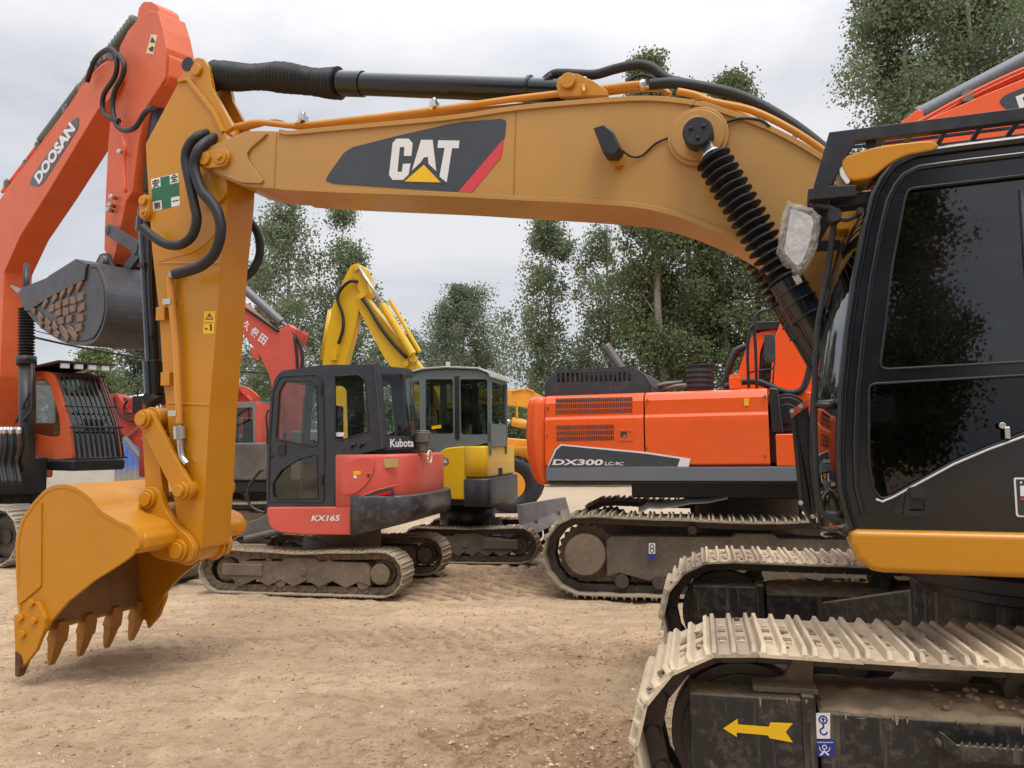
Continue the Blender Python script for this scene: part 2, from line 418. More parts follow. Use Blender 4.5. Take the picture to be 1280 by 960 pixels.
# boss where the boom cylinders are pinned
c = CU.P(873, 172, YB); mb = MB(cat, CU); mb.disc(c.x, c.z, YB, YB+.03, .19, 40); mb.disc(c.x, c.z, YB+.03, YB+.05, .165, 40); mb.disc(c.x, c.z, -YB-.03, -YB, .19, 40)
mb.disc(c.x, c.z, -.44, .44, .06, 20)
mb.build('cylinder_boss', M_BOOM, boom, bevel=.006)
# --- decal with lettering
def decal(F, root, parent, name, y, shapes, mats, lift=.003, writes=(), nsign=1):
    m = MB(root, F)
    for i, (poly, mi, lv, rad) in enumerate(shapes):
        pl = F.uz(poly, y)
        if rad: pl = rnd(pl, rad)
        m.prism(pl, y+nsign*(lift*lv-.002), y+nsign*(lift*(lv+1)), mi)
    for (txt, a, b, c_, mi, bold, lv) in writes:
        p0, p1, p2 = F.P(*a, y), F.P(*b, y), F.P(*c_, y)
        writing(m, txt, p0, p1, p2, (0, nsign, 0), mi, bold, lift*(lv+1)+.001)
    return m.build(name, mats, parent)
decal(CU, cat, boom, 'boom_decal', YB+.001, [
    ([(407,226),(410,219),(430,191),(441,184),(500,169),(560,155.5),(581,152),(627,148.5),(633,151),(631,173),(572,240),(540,238),(416.5,230)], 0, 0, .012),
    ([(629.5,174),(627,196),(590,240.5),(573,240)], 1, 1, 0),
    ([(496,173.5),(511,173.5),(516,179),(514.5,195),(505,195),(505.8,184),(500,184),(497,215),(502.5,215),(504,205),(513.5,204.5),(511,218),(508,222),(505,225),(491,225),(486.5,219),(491,179)], 2, 1, 0),
    ([(526.5,175),(541,175),(545.5,214),(536,205),(535,196),(530,197),(526,203),(515,213.5)], 2, 1, 0),
    ([(548,175.5),(574.5,176),(573.5,185.5),(565.3,185.3),(558.5,228),(549.5,221),(556,185),(547,185)], 2, 1, 0),
    ([(530,206),(551.5,228.3),(505.5,227)], 3, 2, 0)],
    [M_DECK, M_PINK, M_WHT, M_LYEL], lift=.0016)
decal(CU, cat, boom, 'decal_outline', YB+.001, [
    ([(530,200.5),(556,229.5),(553,230),(530,204.5),(505,227.6),(502,227.4)], 0, 3, 0)], [M_DECK], lift=.0016)
# --- work lamp with wire
c = CU.P(758, 178, YB+.09); mb = MB(cat, CU)
lm = CU.uz([(744,164),(758,160),(769,169),(778,189),(772,198),(757,197)], YB+.1)
mb.prism(lm, YB+.03, YB+.17, 0); lamp = mb.build('work_lamp', [M_BLK], boom, bevel=.012)
mb = MB(cat, CU); mb.prism(CU.uz([(762,192),(773,188),(779,206),(768,210)], YB+.03), YB+.0, YB+.05)
mb.build('lamp_bracket', M_CAT, boom, bevel=.004)
mb = MB(cat, CU); mb.tube(crom(CU.path([(771,182,YB+.08),(779,189,YB+.05),(790,196,YB+.02),(803,194),(820,179),(840,170),(853,158),(861,143),(868,128),(876,125)], YB+.012), 5), .007, 6)
mb.tube(crom(CU.path([(888,162,YB+.05),(903,155),(925,148),(950,150),(962,158)], YB+.02), 5), .009, 6)
mb.build('lamp_wire', M_RUB, boom)
# --- top pipes with clamps
mb = MB(cat, CU)
mb.tube(crom(CU.path([(272,164),(300,157),(320,153),(345,155),(370,157),(420,152),(540,138),(640,124),(735,113),(790,106),(803,106)], .1), 4), .024, 10)
mb.tube(crom(CU.path([(285,166),(320,157),(345,152),(372,159),(430,156),(560,141),(690,128),(760,116),(820,111),(838,119)], -.1), 4), .02, 10)
mb.tube(crom(CU.path([(847,114),(870,119),(890,127),(940,138),(990,162),(1032,190),(1060,215)], .12), 4), .024, 10)
mb.tube(crom(CU.path([(853,112),(880,126),(930,144),(975,168),(1030,198)], -.05), 4), .022, 10)
pipes = mb.build('hydraulic_pipe', M_PIPE, boom)
mb = MB(cat, CU)
for (x, y, dy) in ((379,152,12),(543,135,14),(731,110,17)):
    mb = MB(cat, CU)
    a = CU.P(x, y, .1); mb.box((a.x, .1, a.z+.02), (.05, .07, .05), 0); mb.cyl((a.x, .1, a.z+.04), (a.x, .1, a.z+.075), .018, 6, 0)
    b = CU.P(x+5, y+dy, .1); mb.tube([(a.x, .14, a.z), (b.x, YB+.01, b.z)], .015, 6, 1); mb.build('pipe_clamp', [M_STL, M_CAT], boom)
mb = MB(cat, CU)
for p in (((807,106),(800,106)),((277,164),(268,165)),((284,168),(276,170))):
    mb.cyl(CU.P(*p[0], .1), CU.P(*p[1], .1), .036, 10, 0)
mb.build('hose_fitting', [M_STL, M_CAT], boom)
# --- rubber hoses
def hose(name, pts, r, y, root=cat, F=CU, mat=M_RUB, parent=None, n=8):
    m = MB(root, F); m.tube(crom(F.path(pts, y), n), r, 10); return m.build(name, mat, parent)
hose('hydraulic_hose', [(675,107),(690,94),(703,92),(725,93),(745,93),(770,86),(797,81),(815,85),(835,99),(865,106)], .034, .02, parent=boom)
hose('hydraulic_hose', [(812,106),(840,104),(880,109),(930,122),(985,152),(1030,186),(1070,220)], .036, .1, parent=boom)
hose('hydraulic_hose', [(782,106),(790,98),(802,94),(815,97),(822,102)], .012, .04, parent=boom)
hose('arm_hose', [(262,166,.12),(248,170,.25),(236,182),(232,200),(237,228),(243,256),(246,275),(240,295),(225,306),(207,305),(190,295),(178,284)], .038, YB+.06, parent=boom)
hose('arm_hose', [(272,171,.12),(258,178,.25),(247,190),(243,210),(252,238),(264,252),(273,268),(276,290),(269,315),(255,330),(240,337),(218,343)], .042, YB+.09, parent=boom)
hose('arm_hose', [(296,262,-.2),(310,274,-.24),(322,292,-.26),(325,315,-.26),(318,335,-.24),(305,348,-.2)], .036, -.25, parent=boom)
# --- stick
YS = .165
st = CU.uz([(225,100),(236,99),(268,140),(290,185),(286,215),(284,250),(276,327),(272,390),(262,507),(256,620),(251,686),(238,690),(222,655),(217,620),(212,550),(204,472),(199,390),(190,312),(186,250),(182,180)], YS)
mb = MB(cat, CU); mb.prism(rnd(st, .02, 3), -YS, YS)
edge = CU.uz([(224,101),(236,99),(268,140),(280,165)], YS); mb.ribbon(edge, -.01, .02, -YS-.02, YS+.02)
edge = CU.uz([(284,225),(276,327),(272,390),(262,507),(256,620)], YS)
for p in ((197,329,277,329),(210,504,262,506)):
    mb.tube([CU.P(p[0], p[1], YS), CU.P(p[2], p[3], YS)], .008, 6)
# curved doubler at the boom joint
a = CU.P(271, 255, YS)
cs = CU.P(262, 290, YS)
mb.tube(crom(CU.path([(200,327),(215,322),(240,315),(262,300),(277,272),(283,250)], YS), 5), .006, 6)
stick = mb.build('stick', M_CAT, bevel=.01)
for s in (1, -1):
    lug = CU.uz([(226,102),(231,92),(240,79),(249,73),(257,75),(263,84),(268,112),(294,160),(282,168),(262,135),(238,106)], .12)
    mb = MB(cat, CU); mb.prism(lug, s*.10, s*.145); c = CU.P(250, 90, .12); mb.disc(c.x, c.z, s*.145, s*.175, .05)
    c = CU.P(246, 81, .12); d = CU.P(252, 91, .12)
    mb.build('cylinder_lug', M_CAT, stick, bevel=.006)
# pins on the stick
pill(CU, (180,251), (180,266), .055, .1, YS+.04, parent=stick)
# joint boss low down on the boom/stick joint
c = CU.P(268, 235, YS); mb = MB(cat, CU); mb.disc(c.x, c.z, YS, YS+.03, .15, 30); mb.build('joint_boss', M_CAT, stick, bevel=.006)
# warning stickers
decal(CU, cat, stick, 'warning_sticker', YS, [([(255.5,389),(269,389),(267.5,417),(254,417)], 0, 0, 0),
    ([(262,391),(267,399.5),(257,399.5)], 1, 1, 0), ([(262,393.5),(265,398.3),(259,398.3)], 0, 2, 0), ([(261,394.5),(263,394.5),(262,398)], 1, 3, 0),
    ([(256,403),(266.5,403),(266,403.6),(256,403.6)], 1, 1, 0), ([(262,405),(265,406),(265,413),(262.5,414),(263,409)], 1, 1, 0), ([(256.5,410),(259.5,410),(259.5,412),(256.5,412)], 1, 1, 0)], [M_LYEL, M_INT], lift=.0012)
# safety first sign
mb_s = decal(CU, cat, stick, 'safety_sign', YS, [([(189,224),(222.5,216.5),(225,256.5),(191.5,264)], 0, 0, 0),
    ([(200.5,222),(212,219.5),(212.6,230.5),(223.6,228.2),(224.4,244.6),(213.8,247),(214.4,259),(202.8,261.5),(202,250),(190.6,252.4),(189.8,236),(201.1,233.4)], 1, 1, 0)],
    [M_WHT, M_GRN, M_INT], lift=.0012,
    writes=[('安',(191,235.5),(199.8,233.5),(190.4,225),2,.02,1),('全',(213.5,228.6),(222.8,226.4),(213,218.6),2,.02,1),('第',(192.6,262.6),(201.5,260.7),(192,253.5),2,.02,1),('一',(215.5,252.6),(223.6,250.8),(215.4,251.3),2,.02,1)])
# steel pipe down the stick
mb = MB(cat, CU); mb.tube(crom(CU.path([(216,343),(213,350),(215,380),(220,430),(223,500),(224,533)], YS+.05), 4), .03, 12, 0)
mb.build('stick_pipe', M_PIPE, stick)
mb = MB(cat, CU); mb.cyl(CU.P(224,533,YS+.05), CU.P(225,549,YS+.05), .05, 12); mb.tube(crom(CU.path([(225,548),(226,562),(228,572),(234,580)], YS+.05), 4), .026, 12)
mb.build('pipe_fitting', M_STL, stick, bevel=.003)
for (x, y) in ((212,378),(219,517)): mb = MB(cat, CU); c = CU.P(x, y, YS+.05); mb.box((c.x, YS+.05, c.z), (.08, .07, .045)); mb.cyl((c.x+.03, YS+.05, c.z), (c.x+.06, YS+.05, c.z), .02, 6); mb.build('pipe_clamp', M_STL, stick, bevel=.003)
mb = MB(cat, CU); mb.cyl(CU.P(222,341,YS+.06), CU.P(214,345,YS+.06), .034, 10); mb.build('hose_fitting', M_STL, stick)
for (x, y) in ((204,393),(210,474)):
    mb = MB(cat, CU); c = CU.P(x, y, YS); mb.box((c.x-.01, YS+.02, c.z), (.09, .05, .11)); mb.build('stick_bracket', M_CAT, stick, bevel=.004)
# --- bucket cylinder along the front of the stick
ax = CU.path([(183,272),(185,300),(193,440),(201,560)], 0)
mb = MB(cat, CU); p0 = CU.P(182,262,0); p1 = CU.P(193,465,0); p2 = CU.P(196,498,0); p3 = CU.P(196,530,0)
mb.cyl(p0, p1, .066, 24); q = CU.P(191.5,440,0); mb.cyl(CU.P(192,452,0), CU.P(194.5,494,0), .088, 24); mb.cyl(CU.P(183,272,0), CU.P(182,290,0), .08, 20)
cyl_b = mb.build('bucket_cylinder', M_BLKG, bevel=.004)
mb = MB(cat, CU); mb.tube([CU.P(191+1.2*k,494+k*2.2,0) for k in range(6)], [.1,.075,.1,.075,.1,.08], 20); mb.build('gland', M_RUB, cyl_b)
mb = MB(cat, CU); mb.cyl(CU.P(196,496,0), CU.P(198,545,0), .04, 16); mb.build('cylinder_rod', M_STL, cyl_b)
mb = MB(cat, CU); mb.tube(crom(CU.path([(181,275),(186,300),(187,360),(190,420)], .1), 4), .016, 8)
c = CU.P(180, 332, .1); mb.box((c.x, .08, c.z), (.06, .1, .04)); mb.build('cylinder_pipe', M_BLK, cyl_b)
# --- bucket linkage
def link(name, pts, r, ys, th, F=CU, root=cat, mat=M_CATB, wid=None):
    """flat bar from a to b with round ends, one per y in ys, joined by pins"""
    o = []
    a = F.P(*pts[0], ys[0]); b = F.P(*pts[1], ys[0]); d = Vector((b.x-a.x, b.z-a.z)); d.normalize(); nn = Vector((-d.y, d.x)); ra, rb = r
    for y in ys:
        pl = []
        for k in range(9):
            w = math.pi/2+math.pi*k/8; v = d*math.cos(w)+nn*math.sin(w); pl.append((a.x+v.x*ra, a.z+v.y*ra))
        for k in range(9):
            w = -math.pi/2+math.pi*k/8; v = d*math.cos(w)+nn*math.sin(w); pl.append((b.x+v.x*rb, b.z+v.y*rb))
        m = MB(root, F); m.prism(pl, y-th/2, y+th/2); o.append(m.build(name, mat, bevel=.006))
    return a, b
a, b = link('side_link', [(184,524),(231,613)], (.08, .085), (.235, -.235), .045)
mb = MB(cat, CU); mb.disc(a.x, a.z, -.27, .29, .075, 28); mb.disc(a.x, a.z, -.3, .315, .055, 28); mb.build('link_pin', M_CATB, bevel=.006)
mb = MB(cat, CU); mb.disc(b.x, b.z, -.27, .29, .07, 28); mb.disc(b.x, b.z, -.3, .32, .048, 28); mb.build('link_pin', M_CATB, bevel=.006)
a2, b2 = link('bucket_link', [(190,535),(197,618)], (.07, .09), (.15, -.15), .07)
mb = MB(cat, CU); mb.disc(a.x, a.z, -.2, .2, .1, 28); mb.build('link_boss', M_CATB, bevel=.008)
# --- bucket
YK = .60
side = CU.uz([(25,757),(23,697),(24,675),(29,653),(37,640),(46,628),(61,613.5),(79,609.5),(96,614),(111,625),(125,641),(146,654),(163,662),(170.5,673),(170,685),(160,698),(117,726),(84.5,752),(62,778),(50,800),(26,797)], YK)
sm = [tuple(Vector((v.x, v.y))) for v in crom([(*p, 0) for p in side[:17]], 3)]+side[17:]
bk = MB(cat, CU)
for s in (1, -1): bk.prism(sm, s*(YK-.03), s*YK)
shell = sm[:43]; bk.ribbon(shell, -.025, .004, -YK-.004, YK+.004)
# lip plate along the cutting edge
lip = CU.uz([(26,797),(25,757),(23,735)], YK); bk.ribbon(lip, -.012, .016, -YK-.006, YK+.006)
bk.tube(CU.path([(150,658),(160,661),(168,668),(170,678)], -0), .001, 4)
bucket = bk.build('bucket', M_CATB, bevel=.005)
mb = MB(cat, CU); mb.ribbon(shell, .008, .014, -YK+.035, YK-.035); mb.ribbon([(p[0], p[1]) for p in CU.uz([(26,793),(25,757),(23,735)], YK)], .018, .024, -YK+.035, YK-.035); mb.build('inner_liner', paint('scoured_bucket_floor', (.24,.125,.045), .5, .6, .3, (.22,.16,.10), var=.3, scale=2), bucket)
# wear plate and seam on the side
mb = MB(cat, CU); pl = CU.uz([(27,690),(31,660),(44,638),(53,626),(52.5,733),(25,756)], YK); mb.prism(rnd(pl, .02), YK, YK+.012)
mb.build('wear_plate', M_CATB, bucket, bevel=.004)
# nose tube and back step where the ears join
nz = CU.P(150, 672, YK); mb = MB(cat, CU)
tor = CU.uz([(125,641),(146,652),(166,660),(176,672),(176,688),(160,694),(130,680),(118,655)], YK)
mb.prism(tor, -YK+.04, YK-.04); mb.build('top_section', M_CATB, bucket, bevel=.03, seg=4)
# ears
for y in (.20, -.20):
    ear = CU.uz([(168,642),(178,628),(182,612),(192,607),(203,614),(209,635),(222,655),(240,672),(246,685),(243,700),(230,704),(198,697),(178,680)], .2)
    mb = MB(cat, CU); mb.prism(rnd(ear, .04, 4), y-.03, y+.03)
    for (px, py, r) in ((190,623,.075),(228,687,.085)):
        c = CU.P(px, py, .2); sg = 1 if y > 0 else -1
        mb.disc(c.x, c.z, y+sg*.03, y+sg*.06, r, 30); mb.disc(c.x, c.z, y+sg*.06, y+sg*.085, r*.75, 30)
        mb.disc(c.x+r*.9, c.z-r*.6, y+sg*.03, y+sg*.05, .018, 6)
    mb.build('bucket_ear', M_CATB, bucket, bevel=.006)
c = CU.P(228, 687, .2); mb = MB(cat, CU); mb.disc(c.x, c.z, -.16, .16, .105, 32)
for y in (.13, -.155): mb.disc(c.x, c.z, y, y+.03, .13, 32)
mb.build('stick_end_boss', M_CAT, stick, bevel=.006)
c = CU.P(190, 623, .2); mb = MB(cat, CU); mb.disc(c.x, c.z, -.2, .2, .045, 24); mb.build('ear_pin', M_STL, bucket)
# teeth (near corner tooth worn to rust) along the lip
base = CU.P(29, 793, YK); tipp = CU.P(17, 847, YK)
du = tipp.x-base.x; dz = tipp.z-base.z
def tooth(y, mat, worn=False):
    mb = MB(cat, CU); w = .085
    b0 = Vector((base.x-.005, y, base.z+.0)); t0 = Vector((base.x+du*.95, y, base.z+dz*.96))
    A = []; secs = [(-.12,.035,.02),(0.05,.058,.042),(.38,.06,.05),(.44,.047,.042),(.75,.036,.03),(1,.024,.012)]
    for (t, hw, hh) in secs:
        c = b0.lerp(t0, t); d = (t0-b0).normalized(); nn = Vector((-d.z, 0, d.x))
        for (a, b) in ((-1,-1),(1,-1),(1,1),(-1,1)): A.append(c+Vector((0, hw*a, 0))+nn*(hh*b))
    k = len(secs); mb.add(A, [(0,1,2,3), tuple(range(4*k-1, 4*k-5, -1))]+[(4*i+j, 4*i+(j+1) % 4, 4*(i+1)+(j+1) % 4, 4*(i+1)+j) for i in range(k-1) for j in range(4)])
    mb.add(A[8:], [(4*i+j, 4*i+(j+1) % 4, 4*(i+1)+(j+1) % 4, 4*(i+1)+j) for i in range(k-3) for j in range(4)]) if False else None
    return mb.build('bucket_tooth', mat, bucket, bevel=.004)
M_TTH = paint('dusty_ochre_tooth', (.42,.185,.025), .5, .5, .4, (.30,.2,.11), var=.2, scale=4)
for i, y in enumerate((.55, .275, 0, -.275, -.55)): tooth(y, M_TTH)
# rust brown tooth tip of the near corner, over its adapter
mb = MB(cat, CU); t0 = Vector((base.x+du, .55, base.z+dz)); b0 = Vector((base.x+du*.42, .55, base.z+dz*.42)); A = []
for (t, hw, hh) in ((0,.052,.046),(1,.028,.016)):
    c = b0.lerp(t0, t); d = (t0-b0).normalized(); nn = Vector((-d.z, 0, d.x))
    for (p, q) in ((-1,-1),(1,-1),(1,1),(-1,1)): A.append(c+Vector((0, hw*p, 0))+nn*(hh*q))
mb.add(A, [(0,1,2,3),(7,6,5,4)]+[(j, (j+1) % 4, 4+(j+1) % 4, 4+j) for j in range(4)]); tag(mb.build('tooth_tip', M_RUST, bucket, bevel=.004), 'rust brown worn tip of the nearest bucket tooth')
# side cutters
for s in (1, -1):
    sc = CU.uz([(47,752),(53,753),(61,772),(60,785),(50,812),(35,830),(32,818),(24,812),(22,768),(34,763)], YK)
    mb = MB(cat, CU); mb.prism(sc, s*YK, s*(YK+.035))
    for (x, y) in ((46,752),(32,771),(49,774),(35,791)):
        c = CU.P(x, y, YK); mb.disc(c.x, c.z, s*(YK+.035), s*(YK+.06), .03, 6)
    mb.build('side_cutter', M_CATB, bucket, bevel=.005)
# --- stick cylinder over the boom
F = CU
mb = MB(cat, F); a = F.P(424,104,0); b = F.P(705,114,0); mb.cyl(a, b, .088, 28)
a2_ = F.P(454,105,0); mb.cyl(F.P(420,104,0), a2_, .1, 28); mb.cyl(F.P(660,111,0), F.P(664,111,0), .098, 28); mb.cyl(b, F.P(725,114,0), .06, 16)
sc_ = mb.build('stick_cylinder', M_BLKG, bevel=.004)
mb = MB(cat, F); pa = []; rr = []
for i in range(145):
    t = i/144; x = 268+t*156; y = 92.5+t*11+1.6*math.sin(t*9); pa.append(F.P(x, y, 0)); rr.append((.099+.006*t)*(1+.16*(1 if i % 4 < 2 else -.6)*(.8+.4*noise.noise(Vector((i*.3,0,0)))))+.008*math.sin(t*14))
mb.tube(pa, rr, 24); mb.build('dust_boot', M_RUB, sc_)
mb = MB(cat, F); mb.cyl(F.P(250,90,0), F.P(270,93,0), .05, 16); c = F.P(250, 90, 0); mb.disc(c.x, c.z, -.15, .15, .06); mb.tube([F.P(262,86,0), F.P(270,112,0)], .035, 10); mb.build('rod_eye', M_BLK, sc_)
mb = MB(cat, F); mb.tube(crom(F.path([(664,108),(672,112),(680,103),(690,94)], .06), 4), .02, 8); mb.build('port_pipe', M_BLK, sc_)
mb = MB(cat, F); br = F.uz([(702,118),(704,108),(714,102),(728,103),(748,112),(765,124),(765,130),(705,131)], 0)
mb.prism(br, -.14, -.1); mb.prism(br, .1, .14); c = F.P(717, 113, 0); mb.disc(c.x, c.z, -.17, .17, .055, 24); mb.build('cylinder_bracket', M_CAT, boom, bevel=.006)
# --- two boom cylinders
for s in (1, -1):
    Y = .385*s
    e = CU.P(873,168,.385); f = CU.P(985,352,.385); g = CU.P(1075,505,.385)
    def on(t, e=e, f=f, g=g, Y=Y):
        d = (g-e); v = e+d*t; return Vector((v.x, Y, v.z))
    tf = (f-e).length/(g-e).length
    mb = MB(cat, CU); mb.cyl(on(tf+.01), on(1), .078, 24); mb.cyl(on(tf-.005), on(tf+.12), .098, 24)
    for t in (tf+.03, tf+.07, tf+.12): mb.cyl(on(t), on(t+.008), .106, 24)
    bc = mb.build('boom_cylinder', M_BLKG, bevel=.003)
    mb = MB(cat, CU); mb.tube([on(tf+.02)+Vector((.1,0,.05)), on(tf+.3)+Vector((.1,0,.05)), on(1)+Vector((.1,0,.05))], .022, 8); mb.build('cylinder_pipe', M_BLK, bc)
    mb = MB(cat, CU); pa = []; rr = []; nf = 17
    for i in range(nf*2+1):
        t = .085+(tf-.085)*i/(nf*2); pa.append(on(t)+Vector((0, 0, 0))); rr.append(.112 if i % 2 else .055)
        pa.append(on(t+.0035)); rr.append(.112 if i % 2 else .055)
    mb.tube(pa, rr, 28, smooth=False); mb.build('bellows_boot', M_RUB, bc)
    mb = MB(cat, CU); mb.cyl(on(.0), on(tf), .045, 16); mb.build('cylinder_rod', M_STL, bc)
    mb = MB(cat, CU); c = on(0); mb.disc(c.x, c.z, Y-.06, Y+.06, .092, 32)
    for k in range(3):
        a = 2*math.pi*k/3+.5; mb.disc(c.x+.045*math.cos(a), c.z+.045*math.sin(a), Y-.075, Y+.072, .014, 12)
    mb.build('rod_eye', M_RUB, bc, bevel=.01, seg=3)
    mb = MB(cat, CU); mb.cyl(on(.075), on(.083), .06, 20); mb.build('hose_clamp', M_STL, bc)
# --- cab
YC = 1.35; UR = -.28
ol = CU.uz([(1199,182),(1142,190),(1114,204),(1099,223),(1088,245),(1078,285),(1066,350),(1056,420),(1049,490),(1046,560),(1048,610),(1056,644),(1064,664)], YC)
zr = ol[0][1]+.0; zb = ol[-1][1]
cab_poly = [(UR, zr+.03)]+ol+[(UR, zb)]
w1 = CU.uz([(1250,223),(1136,236),(1131,248),(1114,339),(1105,420),(1099,462),(1247,455)], YC)
w1b = CU.uz([(1250,223),(1247,455)], YC)
hole1 = rnd([(.02, w1b[0][1]+.005)]+w1[1:6]+[(.02, w1b[1][1]+.01)], .04)
l = CU.uz([(1300,468),(1086,480),(1086,577),(1092,612.5),(1102,624),(1115,620),(1192.5,577),(1235,559),(1300,534)], YC)
hole2 = rnd([(l[0][0], l[0][1])]+l[1:], .03)
pieces = []
mb = MB(cat, CU); mb.prism(cab_poly, YC-.05, YC, holes=[hole1, hole2])
FARF = CU.uz([(1082,258),(1052,306),(1037,356),(1025,420),(1015,495),(1012,555),(1015,610),(1027,664)], .35)
far_poly = [(UR, zr+.03), (FARF[0][0]-.35, zr+.02), (FARF[0][0]-.08, zr-.06)]+FARF+[(UR, zb)]
mb.prism(far_poly, .33, .38, holes=[inset(hole1, .0), hole2])
# roof, rear wall and corner posts
mb.ribbon([(UR, zr+.03)]+ol[:3], .0, -.05, .375, YC-.045); mb.box((UR+.025, .86, (zr+zb)/2), (.05, .95, zr-zb-.05)); mb.box(((UR+ol[-1][0])/2, .86, zb+.03), (ol[-1][0]-UR-.05, .95, .05))
fl = ol[2:]; mb.ribbon(FARF, -.06, .0, .375, .44); mb.ribbon(fl, -.05, .0, YC-.1, YC-.045)
# raised door frame lines
door = [Vector((p[0], YC+.004, p[1])) for p in inset([(UR+.12, zr)]+ol+[(UR+.12, zb)], .075)]
mb.tube(door[:-1], .014, 8)
door = [Vector((p[0], YC+.004, p[1])) for p in inset([(UR+.12, zr)]+ol+[(UR+.12, zb)], .012)]
mb.tube(door[:-1], .022, 8)
cab = mb.build('cab', M_BLKG, bevel=.008)
for (h_, ya_, yb_) in ((hole1, YC-.03, YC-.022),(hole2, YC-.03, YC-.022),(hole1, .345, .35)):
    mb = MB(cat, CU); mb.prism(inset(h_, -.01), ya_, yb_); mb.build('side_window', G_DRK2 if h_ is hole2 else G_DARK, cab)
def resamp(pl, n):
    pl = [Vector(p) for p in pl]; d = [0]
    for i in range(1, len(pl)): d.append(d[-1]+(pl[i]-pl[i-1]).length)
    out = []
    for k in range(n):
        s_ = d[-1]*k/(n-1); i = 0
        while i < len(d)-2 and d[i+1] < s_: i += 1
        out.append(pl[i].lerp(pl[i+1], (s_-d[i])/(d[i+1]-d[i])))
    return out
mb = MB(cat, CU); na = resamp(ol[4:], 14); fa = resamp(FARF, 14); ws = []
for k in range(7):
    t = k/6; ws.append([((na[i].x*(1-t)+fa[i].x*t)-.02+.05*math.sin(math.pi*t), YC-.06+(.40-YC+.06)*t, na[i].y*(1-t)+fa[i].y*t) for i in range(14)])
for k in range(6): mb.quadstrip(ws[k], ws[k+1])
mb.build('windscreen', G_MID, cab)
mb = MB(cat, CU); mb.tube(ws[0], .02, 8); mb.tube(ws[6], .03, 8); mb.tube([w_[0] for w_ in ws], .03, 8); mb.tube([w_[-1] for w_ in ws], .03, 8); mb.tube([w_[8] for w_ in ws], .012, 6); mb.build('windscreen_frame', M_BLKG, cab)
mb = MB(cat, CU); d0 = CU.P(1250,223,YC); d1 = CU.P(1247,455,YC); u0 = d0.x
mb.tube([(.42, YC-.02, hole1[0][1]-.02), (.42, YC-.02, d1.z+.01)], .012, 6)
mb.build('window_divider', M_RUB, cab)
for h in (hole1, hole2):
    mb = MB(cat, CU); pth = [Vector((p[0], YC+.002, p[1])) for p in h]; mb.tube(pth+[pth[0]], .006, 6); mb.build('window_seal', M_RUB, cab)
mb = MB(cat, CU); gl = CU.path([(1095,624),(1103,627),(1115,622),(1192.5,580),(1235,562),(1300,538)], YC+.004); mb.tube(gl, .0055, 6)
mb.build('trim_line', M_SIL, cab)
hp = CU.uz([(1133,609),(1161,607),(1163,640),(1159,645),(1131,645),(1129,640)], YC)
mb = MB(cat, CU); mb.prism(rnd(hp, .02), YC-.001, YC+.012, holes=[rnd(inset(hp, .022), .015)]); mb.prism(inset(hp, .03), YC-.01, YC+.002); c = CU.P(1122, 637, YC); mb.disc(c.x, c.z, YC, YC+.012, .018)
c0 = CU.P(1146,612,YC); mb.box((c0.x, YC+.012, c0.z-.02), (.06, .02, .03))
mb.build('door_handle', M_BLK, cab, bevel=.003)
mb = MB(cat, CU); c = CU.P(1252,532,YC); mb.disc(c.x, c.z, YC, YC+.02, .014, 12); c = CU.P(1258,541,YC); mb.box((c.x, YC+.012, c.z), (.02, .02, .05)); mb.build('door_lock', M_STL, cab, bevel=.003)
# model plate
pp = [(1267,599),(1268,597),(1345,597),(1347,600),(1346,646),(1345,648),(1270,646)]
pl = CU.uz(pp, YC); mb = MB(cat, CU)
mb.prism(rnd(pl, .012), YC, YC+.004, 0); mb.prism(rnd(inset(pl, .007), .01), YC+.001, YC+.006, 1)
mb.prism(CU.uz([(1274.5,601.5),(1277,601.5),(1277,604.5),(1274.5,604.5)], YC), YC+.005, YC+.008, 3)
mb.prism(CU.uz([(1274.5,607),(1335,607.5),(1335,620),(1275,620)], YC), YC+.005, YC+.008, 0)
mb.prism(CU.uz([(1275.5,622),(1335,622.5),(1335,625),(1275.5,625)], YC), YC+.005, YC+.008, 2)
mb.build('model_plate', [M_WHT, M_INT, M_PINK, M_SIL], cab)
# seat, console and levers inside
mb = MB(cat, CU); mb.box((.55, .85, 1.85), (.5, .5, .14)); mb.box((.28, .85, 2.25), (.13, .48, .75)); mb.box((.26, .85, 2.72), (.1, .26, .2)); mb.box((.55, .85, 1.6), (.4, .4, .4)); mb.build('seat', M_SEAT, cab, bevel=.04)
mb = MB(cat, CU)
for y in (1.17, .53): mb.box((.6, y, 1.95), (.5, .12, .3)); mb.tube([(.78, y, 2.08), (.82, y, 2.3)], .02, 8); mb.ball((.82, y, 2.33), .035)
for y in (.75, .95): mb.tube([(1.05, y, 1.5), (1.1, y, 2.0)], .014, 6)
mb.box((.0, .85, 2.1), (.1, .7, .1)); mb.build('console', M_INT, cab, bevel=.01)
# ochre lamp housing on the roof corner
hs = CU.uz([(1047,201),(1089,187),(1130,181),(1164,178),(1173,184),(1167,190),(1130,197),(1111,207),(1089,225),(1061,229)], YC)
mb = MB(cat, CU); mb.prism(rnd(hs, .03), YC-.16, YC+.03); rl = mb.build('roof_lamp_housing', M_CAT, cab, bevel=.02, seg=3)
hl = CU.uz([(1046,203),(1049,201),(1063,229),(1058,233),(1050,222)], YC)
mb = MB(cat, CU); mb.prism(rnd(hl, .01), YC-.15, YC+.025); mb.build('lamp_lens', M_LENS, rl, bevel=.004)
mb = MB(cat, CU); s2 = [(p[0], p[1]) for p in hs]; mb.prism(rnd(hs, .03), .33, .5); rl2 = mb.build('roof_lamp_housing', M_CAT, cab, bevel=.02, seg=3)
mb = MB(cat, CU); mb.box((CU.P(1070,240,YC).x, YC-.12, CU.P(1070,243,YC).z), (.22, .1, .06)); mb.build('lamp_base', M_BLK, cab, bevel=.006)
